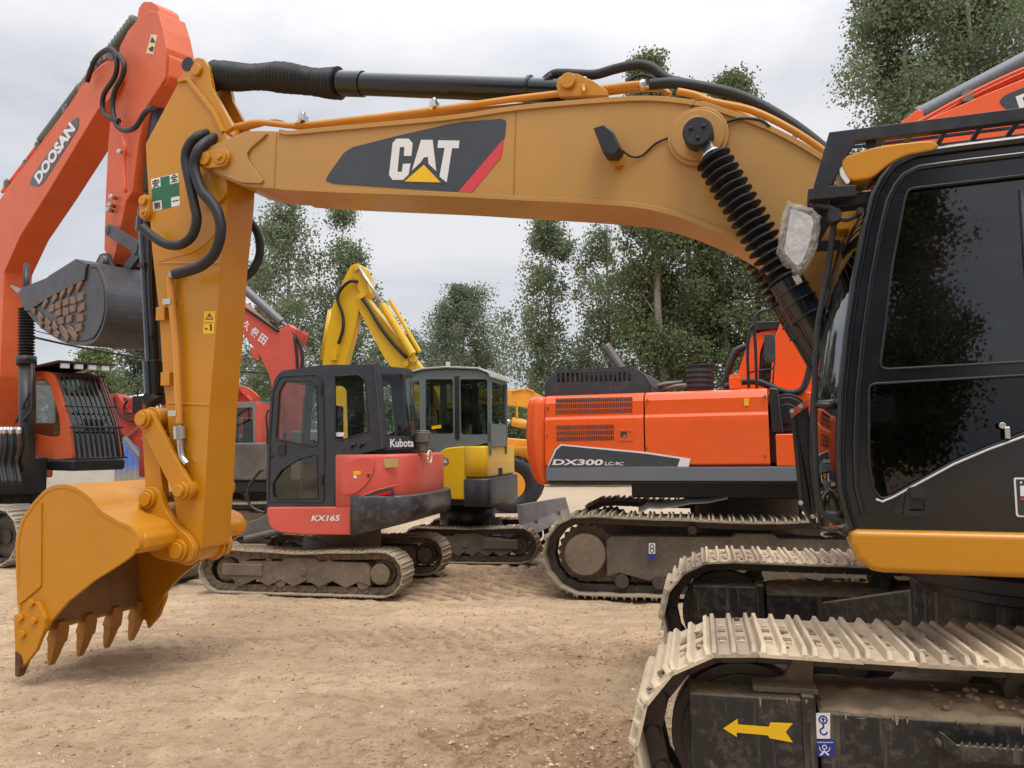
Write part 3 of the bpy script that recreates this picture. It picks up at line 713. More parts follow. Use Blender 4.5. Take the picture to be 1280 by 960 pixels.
# roof guard
G0 = CU.P(1036,168,YC); G1 = CU.P(1280,137,YC); G2 = CU.P(1012,252,YC); G3 = CU.P(1070,247,YC)
slope = (G1.z-G0.z)/(G1.x-G0.x)
def gz(u): return G0.z+slope*(u-G0.x)
ur = -.2; wf = .045
mb = MB(cat, CU)
outer = [(ur, gz(ur)), (G0.x, G0.z), (G2.x, G2.z), (G3.x, G3.z), (G3.x-.0, G3.z+.05), (G2.x-.09, G2.z+.055), (G0.x-.11, G0.z-.06), (ur, gz(ur)-.055)]
for y in (YC-.02, .31): mb.prism(outer, y, y+.05)
mb.box((G0.x-.03, .85, G0.z-.03), (.05, 1.05, .05)); mb.box((G2.x-.02, .85, G2.z+.03), (.05, 1.05, .05)); mb.box((ur+.02, .85, gz(ur)-.03), (.05, 1.05, .05))
for u in (1.0, .1): mb.box((u, YC-.02, gz(u)-.12), (.04, .03, .22)); mb.box((u, .36, gz(u)-.12), (.04, .03, .22))
guard = mb.build('roof_guard', M_BLK, cab, bevel=.004)
mb = MB(cat, CU)
for k in range(8):
    y = .42+k*.115; mb.box(((ur+G0.x)/2, y, (gz(ur)+G0.z)/2-.03), (abs(G0.x-ur)-.05, .012, .012), 0, Matrix.Rotation(-math.atan(slope), 3, 'Y'))
for k in range(6):
    z = G0.z-.08-k*.045; t = (G0.z-z)/(G0.z-G2.z); u = G0.x+(G2.x-G0.x)*t-.04; mb.box((u, .85, z), (.012, 1.0, .012), 0)
mb.build('guard_bar', M_BLK, guard)
mb = MB(cat, CU)
for k in range(11):
    u = G0.x-.2-k*.14; mb.box((u, .85, gz(u)-.045), (.022, .98, .008))
mb.build('guard_slat', M_GREY, guard)
# mirror wrapped in crumpled plastic
YM = YC+.02
mp = CU.uz([(985,251),(1014,259),(1027,271),(1020,307),(1012,326),(999,345),(980,328),(971,315),(980,262)], YM)
mb = MB(cat, CU); mb.prism(rnd(inset(mp, .012), .04), YM-.05, YM-.01); mb.build('mirror', M_BLK, cab, bevel=.01)
mb = MB(cat, CU); mb.prism(rnd(inset(mp, .03), .03), YM-.012, YM-.006); mb.build('mirror_glass', M_SIL, cab)
m_, t_, o_ = nt('crumpled_plastic'); L_ = t_.links.new
b_ = N(t_, 'ShaderNodeBsdfPrincipled'); b_.inputs['Base Color'].default_value = (.62,.62,.6,1); b_.inputs['Roughness'].default_value = .16
tc_ = N(t_, 'ShaderNodeTexCoord'); bp_ = N(t_, 'ShaderNodeBump'); bp_.inputs['Strength'].default_value = 1; bp_.inputs['Distance'].default_value = .02
v_ = N(t_, 'ShaderNodeTexVoronoi'); v_.inputs['Scale'].default_value = 24; L_(tc_.outputs['Object'], v_.inputs['Vector'])
L_(mth(t_, 'ADD', v_.outputs[0], noise_t(t_, tc_.outputs['Object'], 16, 6, .6, 1.5)), bp_.inputs['Height']); L_(bp_.outputs[0], b_.inputs['Normal'])
tr_ = N(t_, 'ShaderNodeBsdfTransparent'); ms_ = N(t_, 'ShaderNodeMixShader'); ms_.inputs[0].default_value = .34; L_(tr_.outputs[0], ms_.inputs[1]); L_(b_.outputs[0], ms_.inputs[2]); L_(ms_.outputs[0], o_.inputs[0])
M_PLAS = m_
mb = MB(cat, CU); dense = []
for i in range(len(mp)):
    a, b = Vector(mp[i]), Vector(mp[(i+1) % len(mp)])
    for k in range(5): q = a.lerp(b, k/5); dense.append(q+Vector((random.uniform(-.005,.005), random.uniform(-.005,.005))))
cen = sum((Vector(p) for p in mp), Vector((0,0)))/len(mp); rings = []
for (k, y) in ((1.0,-.06),(1.04,-.03),(1.0,0),(.86,.014),(.7,.012),(.55,.014),(.4,.012),(.2,.014)):
    rings.append([(cen.x+(p.x-cen.x)*k+random.uniform(-.003,.003), YM+y+.014*noise.noise(Vector((p.x*19*k, p.y*19*k, 3))), cen.y+(p.y-cen.y)*k+random.uniform(-.003,.003)) for p in dense])
n_ = len(dense); mb.add(sum(rings, [])+[(cen.x, YM+.015, cen.y)], [(i*n_+k, i*n_+(k+1) % n_, (i+1)*n_+(k+1) % n_, (i+1)*n_+k) for i in range(7) for k in range(n_)]+[(7*n_+k, 7*n_+(k+1) % n_, 8*n_) for k in range(n_)], 0, False)
tl = CU.path([(998,344),(1003,352),(996,356),(990,345)], YM); mb.prism([(v.x, v.z) for v in tl], YM-.01, YM+.01)
tag(mb.build('plastic_wrap', M_PLAS, cab), 'crumpled clear plastic bag wrapped over the cab mirror')
mb = MB(cat, CU); mb.tube(crom(CU.path([(1012,257),(1030,258),(1043,262),(1045,272),(1060,274),(1072,268),(1078,262)], YM-.02), 4), .012, 8)
c = CU.P(1043,270,YM); mb.disc(c.x, c.z, YM-.05, YM+.03, .03, 16); c = CU.P(1075,264,YM); mb.disc(c.x, c.z, YM-.03, YM+.015, .016, 8)
mb.tube(crom(CU.path([(1043,274),(1036,330),(1027,380),(1021,420),(1018,506),(1020,590),(1024,625),(1033,645),(1063,652)], YC-.03), 5), .014, 10)
for p in ((1018,506,1046,507),(1031,643,1056,644)): mb.tube([CU.P(p[0],p[1],YC-.03), CU.P(p[2],p[3],YC-.03)], .016, 8)
mb.build('grab_rail', M_BLK, cab)
# wiper arm and far pillar guard beside the windscreen
mb = MB(cat, CU); g = CU.uz([(988,513),(1010,498),(1021,662),(1017,660),(999,632)], .3); mb.prism(g, .27, .3, holes=[inset(g, .022)]); mb.prism(inset(g, .02), .28, .286, 1)
for (x, y) in ((987,514),(998,508),(998,628),(1013,645)): c = CU.P(x+3, y, .3); mb.disc(c.x, c.z, .3, .33, .014, 8, 2)
mb.build('side_screen', [M_BLKG, M_BLK, M_STL], cab, bevel=.002)
mb = MB(cat, CU); g = CU.uz([(988,513),(1010,498),(1011,507),(989,523)], .3); mb.prism(g, .301, .305); mb.build('screen_top', M_ORED, cab)
# --- yellow skirt under the cab and the rest of the upper body
sk = CU.uz([(1180,665),(1063,662),(1064,680),(1072,700),(1090,714),(1105,717),(1180,719)], 1.4)
zt, zbm = sk[0][1], sk[-1][1]
poly = [(-3.0, zt)]+[(sk[1][0], zt)]+sk[2:6]+[(-3.0, zbm)]
mb = MB(cat, CU); mb.prism(poly, 1.0, 1.40); mb.prism([(sk[1][0]-.05, zt-.01), (sk[1][0]-.07, zt-.1), (sk[1][0]-.2, zbm+.03), (-.5, zbm+.03), (-.5, zt-.01)], .32, 1.0)
skirt = mb.build('side_skirt', M_CAT, bevel=.03, seg=4)
mb = MB(cat, CU); mb.prism([(p[0], p[1]) for p in poly], -1.4, -1.0); mb.build('side_skirt', M_CAT, bevel=.03, seg=4)
mb = MB(cat, CU); mb.prism([(1.0, zbm+.08),(1.0, zt),(-3.0, zt),(-3.0, zbm+.08)], -1.0, 1.0); mb.prism([(.75, zt),(.75, zt+.45),(.2, zt+.9),(-.3, zt+.55),(-.5, zt)], -.32, -.27); mb.prism([(.75, zt),(.75, zt+.45),(.2, zt+.9),(-.3, zt+.55),(-.5, zt)], .22, .27); mb.build('turntable_frame', M_BLK, bevel=.01)
mb = MB(cat, CU); mb.prism([(UR-.03, zt+.01),(UR-.03, 2.1),(-2.3, 2.2),(-2.3, zt+.01)], 1.0, 1.36); mb.prism([(.9, zt+.01),(.9, 1.9),(-.3, 2.1),(-2.3, 2.2),(-2.3, zt+.01)], -1.36, -.4); mb.build('engine_housing', M_CAT, bevel=.03)
mb = MB(cat, CU); mb.prism([(-.5, zt+.01),(-.5, 2.15),(-2.3, 2.3),(-2.3, zt+.01)], -.38, .98); mb.build('engine_hood', M_CAT, bevel=.05)
mb = MB(cat, CU); cw = [(-2.32,-1.38),(-2.32,1.38),(-2.7,1.35),(-3.05,.9),(-3.15,0),(-3.05,-.9),(-2.7,-1.35)]; mb.prism(cw, zbm-.02, 2.1, ax='z'); mb.build('counterweight', M_BLK, bevel=.06, seg=3)
mb = MB(cat, CU); mb.cyl((0,0,.95),(0,0,zbm+.1), .72, 40); mb.cyl((0,0,1.02),(0,0,1.1), .82, 40); mb.build('slew_ring', M_BLK, bevel=.01)
# --- undercarriage
YT = 1.30; W = .70; RO = .47
for s in (1, -1):
    ch = crawler(cat, CT, s*YT, 1.78, RO, W, 49, sag=.02, gr=.034, phase=.35)
    tag(ch, 'bare dusty steel track nearest the viewer' if s > 0 else None)
    wheel_part(cat, CT, 'idler_wheel', 1.74, .46, s*YT, .33, .13, M_LINK, hub=.35)
    wheel_part(cat, CT, 'drive_sprocket', -1.74, .47, s*YT, .33, .16, M_LINK, hub=.6, bolts=12)
    for k in range(7):
        mb = MB(cat, CT); u = -1.3+k*.43; mb.disc(u, .16, s*YT-.16, s*YT+.16, .09); mb.disc(u, .16, s*YT-.2, s*YT-.12, .12); mb.disc(u, .16, s*YT+.12, s*YT+.2, .12); mb.build('track_roller', M_LINK, bevel=.005)
    for u in (-.7, .6):
        mb = MB(cat, CT); mb.disc(u, .74, s*YT-.12, s*YT+.1, .07); mb.disc(u, .74, s*YT+.07, s*YT+.11, .09); mb.disc(u, .74, s*YT+.11, s*YT+.2, .035); mb.box((u, s*(YT-.05), .66), (.1, .1, .1)); mb.build('carrier_roller', M_LINK, bevel=.004)
    yo = YT+.27
    A = CT.P(861, 866, yo); Bq = CT.P(1010, 872, yo); z1 = A.z; u1 = A.x; u2 = Bq.x
    mb = MB(cat, CT)
    def pr(p, ya, yb): 
        mb.prism(p, min(s*ya, s*yb), max(s*ya, s*yb))
    # front yoke
    pr([(u1, z1),(u1, z1-.32),(u2-.02, z1-.32),(u2-.02, z1)], YT-.27, yo)
    pr([(u2+.03, z1+.02),(u2+.03, z1-.36),(u2-.03, z1-.36),(u2-.03, z1+.02)], YT-.28, yo+.01)
    # main frame, roof-shaped top sloping outwards (profile in y,z swept along u)
    prof = [(s*(yo-.0), z1-.05),(s*(YT+.04), .70),(s*(YT-.12), .70),(s*(YT-.26), z1-.05),(s*(YT-.26), .2),(s*yo, .2)]
    mb.prism([(p[0], p[1]) for p in prof], -1.45, u2-.04, ax='x')
    fr_ = mb.build('track_frame', M_TRKF, bevel=.012)
    # carved top plate beside the idler
    mb = MB(cat, CT); a_ = CT.P(945,856,YT+.16); b_ = CT.P(1012,818,YT+.12)
    mb.prism([(u2+.23, z1+.015),(u2-.04, z1+.015),(u2-.05, z1+.15),(u2+.03, z1+.15),(u2+.08, z1+.05)], s*(YT+.09), s*(YT+.12)); mb.prism([(u2+.22, z1+.005),(u2-.05, z1+.005),(u2-.05, z1+.03),(u2+.22, z1+.03)], s*(YT+.0), s*(yo-.05)); mb.build('guide_plate', M_MUDF, fr_, bevel=.005)
    if s > 0:
        # step on the outside
        st_ = CT.P(1172, 905, yo); se = CT.P(1285, 918, yo)
        mb = MB(cat, CT); p3_ = [(st_.x+.02, z1-.062),(st_.x+.0, z1-.075),(st_.x-.04, z1-.11),(st_.x-.62, z1-.11),(st_.x-.66, z1-.06),(st_.x-.66, z1-.16),(st_.x-.05, z1-.17),(st_.x+.01, z1-.12)]
        mb.prism(p3_, yo+.085, yo+.10); mb.ribbon([p3_[7], p3_[6], p3_[5]], -.004, .012, yo, yo+.085)
        for k in range(22):
            u = st_.x-.05-k*.027; mb.prism([(u, z1-.112),(u-.012, z1-.095),(u-.024, z1-.112)], yo+.086, yo+.099)
        mb.build('track_step', M_TRKF, bevel=.002)
        # arrow and lifting decals
        ar = CT.uz([(904,910.5),(922,898.5),(922.5,905.5),(961,908.5),(963,903),(991,904),(982,914.5),(991,928),(962,922.5),(960,919),(921,915.5),(921,921)], yo+.002)
        mb = MB(cat, CT); mb.prism(ar, yo+.001, yo+.004); tag(mb.build('arrow_decal', M_LYEL, fr_), 'amber arrow pointing to the idler')
        dk = MB(cat, CT)
        def q4(x0, y0, x1, y1): return CT.uz([(x0,y0),(x1,y0),(x1,y1),(x0,y1)], yo)
        dk.prism(q4(1020,891,1037.5,923), yo+.001, yo+.004, 0)
        c = CT.P(1028.7, 899.3, yo); 
        def arc(cu, cz, r, w0, w1, t, mi, lv=.0045, k=14):
            ln = [(cu+r*math.cos(w0+(w1-w0)*i/k), cz+r*math.sin(w0+(w1-w0)*i/k)) for i in range(k+1)]; dk.ribbon(ln, -t, t, yo+.003, yo+lv, mi)
        px_ = (CT.P(1028,899,yo)-CT.P(1038,899,yo)).length/10
        arc(c.x, c.z, px_*4.8, 0, 2*math.pi, px_*1.1, 1); dk.prism([(c.x, c.z+px_*3.4),(c.x+px_*3, c.z),(c.x+px_*1.2, c.z),(c.x+px_*1.2, c.z-px_*3),(c.x-px_*1.2, c.z-px_*3),(c.x-px_*1.2, c.z),(c.x-px_*3, c.z)], yo+.003, yo+.0045, 1)
        dk.box((c.x, yo+.0035, c.z-px_*8), (px_*2.2, .003, px_*6), 1); arc(c.x, c.z-px_*15, px_*4.2, math.pi*.45, -math.pi*1.0, px_*1.1, 1)
        dk.prism(q4(1019.5,924.5,1043,945.5), yo+.001, yo+.004, 1)
        dk.ribbon([(CT.P(1021+i*2,927+(i % 2),yo).x, CT.P(1021+i*2,927+(i % 2),yo).z) for i in range(11)], -px_*.35, px_*.35, yo+.003, yo+.0048, 0)
        c = CT.P(1030.5,933.5,yo); arc(c.x, c.z, px_*2.6, 0, 2*math.pi, px_*.5, 0, .0048); arc(c.x, c.z, px_*6.5, math.pi, 2*math.pi, px_*.45, 0, .0048)
        dk.prism(CT.uz([(1030,937),(1037,943.5),(1034,943.5),(1030.5,940),(1027,943.5),(1024,943.5)], yo), yo+.003, yo+.0048, 0)
        dk.build('lifting_decal', [M_WHT, M_BLUE], fr_)
        # caked dirt lying on the frame top
    mb = MB(cat, CT); nu, nv = 90, 10; vs = []
    for i in range(nu+1):
        for j in range(nv+1):
            u = (u2-.06)-(u2+1.35)*i/nu; t = j/nv; y = (yo-.0)+(YT+.02-yo)*t; z = (z1-.05)+(.70-z1+.05)*min(1, t*1.08)
            h_ = .01+.05*max(0, noise.noise(Vector((u*2.2, t*1.3, s*3))))+.05*max(0, min(1, (-.2-(u-u2+.6))*1.2))*(1-abs(t-.35))+.022*noise.noise(Vector((u*14, t*5, 5)))
            h_ *= min(1, i/3)*min(1, (nu-i)/3)
            if j == 0: h_ = -.012; y += .012*noise.noise(Vector((u*9, 0, 1)))
            if j == nv: h_ = -.01
            vs.append((u, s*(y+h_*.35), z+h_))
    mb.add(vs, [(i*(nv+1)+j, (i+1)*(nv+1)+j, (i+1)*(nv+1)+j+1, i*(nv+1)+j+1) for i in range(nu) for j in range(nv)], 0, True)
    for k in range(150):
        u = random.uniform(-1.3, u2-.5); t = random.uniform(.05, .9); r = random.uniform(.006, .022)
        mb.ball((u, s*(yo+(YT-yo)*t), z1-.05+(.75-z1)*t+.035), r, 5, 0, (1,1,.7), .25)
    for k in range(60):
        u = random.uniform(-1.3, u2+.3); wd = random.uniform(.002, .007); hl = random.choice((.01,.015,.02,.03,.05,.09))*random.uniform(.6,1.2)
        zt_d = (z1-.045) if u < u2-.05 else z1+.004; yd = yo+(.012 if u2-.03 < u < u2+.03 else 0)
        pt = [(u-wd*1.6, zt_d),(u+wd*1.6, zt_d),(u+wd, zt_d-hl*.4),(u+wd*.5, zt_d-hl),(u-wd*.4, zt_d-hl*.9),(u-wd, zt_d-hl*.4)]; mb.prism(pt, s*(yd-.001), s*(yd+.003))
    tag(mb.build('caked_dirt', M_DIRT, fr_), 'clods and dried mud caked on the track frame')
# car body between the tracks
mb = MB(cat, CT)
for sg in (1, -1):
    for sx in (1, -1):
        a = Vector((sx*.45, sg*.5, .72)); b = Vector((sx*.95, sg*1.08, .45))
        d = b-a; nrm = Vector((-d.y, d.x, 0)).normalized()*.17
        vs = [a-nrm+Vector((0,0,.12)), a+nrm+Vector((0,0,.12)), b+nrm+Vector((0,0,.17)), b-nrm+Vector((0,0,.17)), a-nrm-Vector((0,0,.14)), a+nrm-Vector((0,0,.14)), b+nrm-Vector((0,0,.15)), b-nrm-Vector((0,0,.15))]
        mb.add(vs, [(0,1,2,3),(7,6,5,4),(0,4,5,1),(1,5,6,2),(2,6,7,3),(3,7,4,0)])
mb.cyl((0,0,.5),(0,0,.97), .68, 36); mb.build('car_body', M_TRKF, bevel=.02)
# ================================================================ shared undercarriage
def under(root, F, yt, a, RO, W, n, fmat=M_MUDF, ms=M_SHO2, ml=M_LINK, gr=.028, nb=3, sag=.03, sprk_mat=None, zt=None, bodyz=None, detail=False, front=1, hub=.5):
    frs = []
    for s in (1, -1):
        crawler(root, F, s*yt, a, RO, W, n, sag=sag, gr=gr, nb=nb, ms=ms, ml=ml, detail=detail)
        r = RO-gr-.12
        wheel_part(root, F, 'idler_wheel', front*(a-.03), RO-.01, s*yt, r, W*.2, ml, hub=.35)
        mb = MB(root, F); u = -front*(a-.03); pts = []
        for k in range(44):
            w = 2*math.pi*k/44; q = r*(1.06 if k % 2 else .95); pts.append((u+q*math.cos(w), RO+q*math.sin(w)))
        mb.prism(pts, s*yt-.04, s*yt+.04); mb.disc(u, RO, s*yt-W*.3, s*yt+W*.38*1, r*.72, 32) if s > 0 else mb.disc(u, RO, s*yt-W*.38, s*yt+W*.3, r*.72, 32)
        yy_ = s*(yt+W*.38); mb.disc(u, RO, yy_, yy_+s*.02, r*hub*1.15, 28, 0)
        for k in range(14): w = 2*math.pi*k/14; mb.disc(u+r*.64*math.cos(w), RO+r*.64*math.sin(w), yy_, yy_+s*.014, .013, 6)
        mb.build('drive_sprocket', sprk_mat or fmat, bevel=.005)
        nr = max(4, int(2*a/.45))
        for k in range(nr):
            mb = MB(root, F); u = -a+RO*.9+(2*a-RO*1.8)*k/(nr-1); mb.disc(u, gr+.1+.055, s*yt-W*.3, s*yt+W*.3, .055); mb.disc(u, gr+.155, s*yt-W*.32, s*yt-W*.2, .08); mb.disc(u, gr+.155, s*yt+W*.2, s*yt+W*.32, .08)
            mb.build('track_roller', ml, bevel=.004)
        mb = MB(root, F); z0 = RO*.48; z1 = RO*1.42; e = a-RO*.55
        prof = [(-e, z1-.06),(-e+.05, z1),(-.25, z1+.01),(-.2, z1+.05),(.2, z1+.05),(.25, z1),(e-.12, z1-.01),(e, z1-.12),(e+RO*.25, RO*1.1),(e+RO*.25, RO*.75),(e-.1, z0)]
        kb = 5
        for k in range(kb*2): prof.append((e-.15-(2*e-.3)*k/(kb*2-1), z0+(.05 if k % 2 else -.03)))
        prof.append((-e, z0))
        prof = [(front*p[0], p[1]) for p in prof]
        mb.prism(prof, s*yt-W*.3, s*yt+W*.36)
        mb.box((front*(e-.15), s*(yt+W*.37), RO*1.05), (.55, .03, RO*.5)); mb.disc(front*-.05, RO*1.0, s*(yt+W*.3), s*(yt+W*.4), .05, 12)
        f_ = mb.build('track_frame', fmat, bevel=.012)
        for u in (-.35*a, .4*a):
            mb = MB(root, F); mb.disc(u, RO*2-gr-.16, s*yt-W*.3, s*yt+W*.32, .05); mb.box((u, s*(yt+W*.1), RO*2-gr-.24), (.09, .09, .16)); mb.build('carrier_roller', ml, bevel=.004)
    mb = MB(root, F)
    for sg in (1, -1):
        for sx in (1, -1):
            mb.prism([(sx*.15, sg*.2), (sx*.35, sg*.2), (sx*a*.6, sg*(yt-W*.25)), (sx*a*.36, sg*(yt-W*.25))], RO*.75, RO*1.3, ax='z')
    mb.cyl((0,0,RO*.8),(0,0,bodyz or RO*2.1), min(.65, yt*.5), 32)
    mb.build('car_body', fmat, bevel=.015)
def bx_(mb, x0, x1, y0, y1, z0, z1, mat=0): mb.box(((x0+x1)/2, (y0+y1)/2, (z0+z1)/2), (abs(x1-x0), abs(y1-y0), abs(z1-z0)), mat)
def tri_text(F, mb, txt, a, b, c, y, n, mat=0, bold=.02, lift=.004): writing(mb, txt, F.P(*a, y), F.P(*b, y), F.P(*c, y), (0, n, 0), mat, bold, lift)
def seat_in(root, F, parent, u, y, z, k=1):
    mb = MB(root, F); mb.box((u, y, z), (.45*k, .45*k, .12)); mb.box((u-.22*k, y, z+.35*k), (.12, .42*k, .6*k)); mb.box((u-.05, y, z-.25), (.35, .35, .35)); mb.build('seat', M_SEAT, parent, bevel=.03)
    mb = MB(root, F)
    for s in (1, -1): mb.tube([(u+.3, y+s*.25, z-.2), (u+.33, y+s*.25, z+.25)], .02, 6); mb.ball((u+.33, y+s*.25, z+.28), .03, 6)
    mb.box((u+.5, y, z-.1), (.08, .35, .5)); mb.build('control_lever', M_INT, parent)

# ================================================================ orange excavator on the right
DU = Frame(3.05, 10.2, -18.8); DT = Frame(3.05, 10.2, -13.5)
dx = Root('crawler_excavator', DU, 'bright orange excavator with slate side band, black slotted engine cover and round tail', 'excavator')
YD = -1.5
def pz(F, px, py, y): v = F.P(px, py, y); return v.x, v.z
hx0, hz0 = pz(DU, 679, 496, YD); hx1, hz1 = pz(DU, 959, 483, YD); _, zlo = pz(DU, 700, 584, YD); _, zst = pz(DU, 700, 601, YD); hx2, _ = pz(DU, 804, 489, YD)
hzt = (hz0+hz1)/2
# door skins with a crease, lofted profile in (y,z) swept along u
def skin(u0, u1, name):
    mb = MB(dx, DU); zc = zlo+(hzt-zlo)*.66
    prof = [(YD+.05, zlo),(YD, zlo+.03),(YD-.005, zc-.06),(YD+.0, zc),(YD+.03, zc+.03),(YD+.03, hzt-.1),(YD+.07, hzt-.025),(YD+.14, hzt),(YD+.6, hzt),(YD+.6, zlo)]
    mb.prism(prof, u0, u1, ax='x'); return mb.build(name, M_ORG, bevel=.008)
d1 = skin(hx0+.012, hx2-.008, 'side_door'); d2 = skin(hx2+.008, hx1, 'side_door')
mb = MB(dx, DU); bx_(mb, hx0+.02, hx1+.5, YD+.62, 1.45, zlo, hzt-.02); body = mb.build('engine_housing', M_ORG, bevel=.03)
# louvres
for (x0, x1, y0, y1, nn) in ((695,789,497.5,519,41),(696,766,531.5,552.5,31)):
    mb = MB(dx, DU)
    for r in range(3):
        for k in range(nn):
            xx = x0+(x1-x0)*k/(nn-1); ya = y0+(y1-y0)*(r/3)+.6; yb = y0+(y1-y0)*((r+.86)/3)
            yoff = (xx-x0)*(-.022)
            yp = YD+.026 if y0 < 510 else YD-.008
            a = DU.P(xx, ya+yoff, yp); b = DU.P(xx+.9, yb+yoff, yp); w_ = .0065
            mb.add([(a.x-w_, yp, a.z),(a.x+w_, yp, a.z),(b.x+w_, yp, b.z),(b.x-w_, yp, b.z),(a.x-w_, yp+.02, a.z),(a.x+w_, yp+.02, a.z),(b.x+w_, yp+.02, b.z),(b.x-w_, yp+.02, b.z)], [(0,1,2,3),(0,4,5,1),(2,6,7,3),(1,5,6,2),(0,3,7,4)])
    mb.build('louvre', M_INT, d1)
lt = DU.uz([(773,537),(791,537),(791,551),(773,551)], YD); mb = MB(dx, DU); mb.prism(lt, YD-.012, YD-.004, 0, holes=[inset(lt, .02)]); mb.prism([(lt[0][0]+.03, lt[0][1]-.03),(lt[0][0]+.10, lt[0][1]-.03),(lt[3][0]+.10, lt[3][1]+.05),(lt[3][0]+.03, lt[3][1]+.05)], YD-.010, YD-.004, 1); c = DU.P(781, 545, YD); mb.disc(c.x, c.z, YD-.03, YD-.01, .014, 12, 2)
mb.build('door_latch', [M_ORG, M_INT, M_STL], d1, bevel=.002)
for (x, y) in ((809,500),(809,560),(956,495),(956,570),(684,510),(684,545)):
    c = DU.P(x, y, YD); mb = MB(dx, DU); mb.disc(c.x, c.z, YD-.012, YD+.03, .012, 8); mb.build('panel_bolt', M_WORN, d2 if x > 804 else d1)
for x in (812, 812):
    pass
mb = MB(dx, DU); st = DU.uz([(655,503),(662,500),(661,524),(654,526)], YD+.1); c = DU.P(659, 513, -1.3); mb.box((c.x-.12, -1.36, c.z), (.012, .1, .22), 0, Matrix.Rotation(.5, 3, 'Z')); mb.build('reflector', M_LYEL)
for (x, y, w_, h_, m_) in ((930,498,6,9,M_LYEL),):
    mb = MB(dx, DU); mb.prism(DU.uz([(x,y),(x+w_,y),(x+w_,y+h_),(x,y+h_)], YD+.02), YD+.02, YD+.0285); mb.build('warning_sticker', m_, d2)
decal(DU, dx, d1, 'model_decal', YD-.006, [
    ([(684.5,583.2),(694,561.5),(701,555.2),(806,564.8),(863,573.2),(861,583.4)], 1, 0, 0),
    ([(686,583),(695.5,562.5),(702,557),(806,567),(850,573.5),(847,583)], 0, 1, 0)], [M_DECK, M_WHT, M_PINK], lift=.002, nsign=-1,
    writes=[('DX300',(690.5,581.3),(753,581.7),(692.5,574),1,.03,2),('LC-9C',(756,581.7),(779,582),(757,577.2),1,.02,2)])
# tail, counterweight with rounded corner
zt_, zb_ = hzt-.01, pz(DU, 668, 606, YD)[1]
mb = MB(dx, DU); plan = [(hx0, YD+.01),(hx0-.12, YD+.02),(hx0-.26, YD+.12),(hx0-.36, YD+.4),(hx0-.46, -.7),(hx0-.5, 0),(hx0-.46, .7),(hx0-.36, 1.1),(hx0-.24, 1.42),(hx0, 1.48)]
rings = []
for (z, k) in ((zb_, .5),(zb_+.05, .3),(zb_+.18, .12),(zb_+.38, .03),(zb_+.7, .0),(zt_-.28, .03),(zt_-.1, .06),(zt_-.03, .10),(zt_, .18)):
    rings.append([(hx0-(hx0-p[0])*(1-k)-(.0), p[1]*(1-min(k, .18)*.25), z) for p in plan])
n_ = len(plan); mb.add(sum(rings, []), [(i*n_+k, (i+1)*n_+k, (i+1)*n_+(k+1) % n_, i*n_+(k+1) % n_) for i in range(len(rings)-1) for k in range(n_)]+[tuple(range(n_)), tuple(range(len(rings)*n_-1, (len(rings)-1)*n_-1, -1))], 0, True)
mb.build('counterweight', M_ORG)
mb = MB(dx, DU); ul = pz(DU, 996, 590, YD)[0]; bx_(mb, hx0+.02, 1.95, YD-.012, YD+.1, zst, zlo-.004, 0); bx_(mb, hx0+.04, 1.95, YD+.1, 1.45, zst+.02, zlo-.01, 1); bx_(mb, hx0+.04, 1.95, YD+.02, YD+.1, zst-.03, zst-.002, 1)
mb.build('side_band', [M_GREY, M_BLK], bevel=.008)
# slotted engine cover
zc0 = hzt; ec = DU.uz([(682.5,493),(683,480),(694,465),(788.5,460.7),(802,469),(811,483),(811,488)], YD+.35)
ec = [(p[0], max(p[1], hzt)) for p in ec]; ec[0] = (ec[0][0], hzt-.01); ec[-1] = (ec[-1][0], hzt-.01)
mb = MB(dx, DU); sl = []
for k in range(16):
    x = 698+k*5.9; sl.append(DU.uz([(x-1.5,466.2-.04*k),(x+1.5,466.1-.04*k),(x+1.7,477.8-.1*k),(x-1.3,478-.1*k)], YD+.35))
mb.prism(ec, YD+.35, YD+.38, holes=sl); 
cv = [(p[0]*.96+ec[2][0]*.04, p[1]) for p in ec]; mb.ribbon(ec[::-1], -.0, -.03, YD+.38, .6)
cov = mb.build('engine_cover', M_DKG, bevel=.01); mb = MB(dx, DU); mb.prism(inset(ec, .05), YD+.55, YD+.6); mb.build('cover_grille', M_SIL, cov)
mb = MB(dx, DU); mb.tube(crom(DU.path([(757,432),(766,445),(776,461),(777,474)], -.3), 5), .065, 14); mb.build('exhaust_pipe', M_WORN)
mb = MB(dx, DU); pa = []; rr = []
a = DU.P(875, 487, -.8); b = DU.P(875, 458.5, -.8)
for k in range(10): pa.append(a.lerp(b, k/9)); rr.append(.165+(.008 if k % 2 else 0))
mb.tube(pa, rr, 24, smooth=False); mb.tube([b, b+Vector((0,0,.02))], .17, 24); mb.build('air_precleaner', M_RUB)
mb = MB(dx, DU); a = DU.P(919.5, 485, -1.1); mb.box((a.x, -1.1, a.z+.06), (.14, .14, .14)); mb.cyl((a.x,-1.1,a.z+.12),(a.x,-1.1,a.z+.16), .07, 16); mb.build('fuel_cap', M_ORG, bevel=.01)
mb = MB(dx, DU)
for (x, y) in ((815,486),(845,483),(832,480)): a = DU.P(x, y, -.4); mb.tube([a+Vector((-.2,0,-.05)), a, a+Vector((.2,.1,.02))], .03, 8)
mb.build('engine_pipe', M_WORN)
mb = MB(dx, DU); mb.tube(crom(DU.path([(936,485),(934.5,440),(938,412),(944,405)], -1.2), 4), .018, 8)
mb.tube(crom(DU.path([(946,485),(944.5,440),(943,405),(947,392),(958,387.5),(972,386)], -1.2), 4), .018, 8)
mb.tube(DU.path([(934.6,466),(950,463),(966,461),(969,452)], -1.2), .012, 6); mb.tube(crom(DU.path([(968,456),(966,480)], -1.2), 2), .01, 6)
mb.build('handrail', M_BLK)
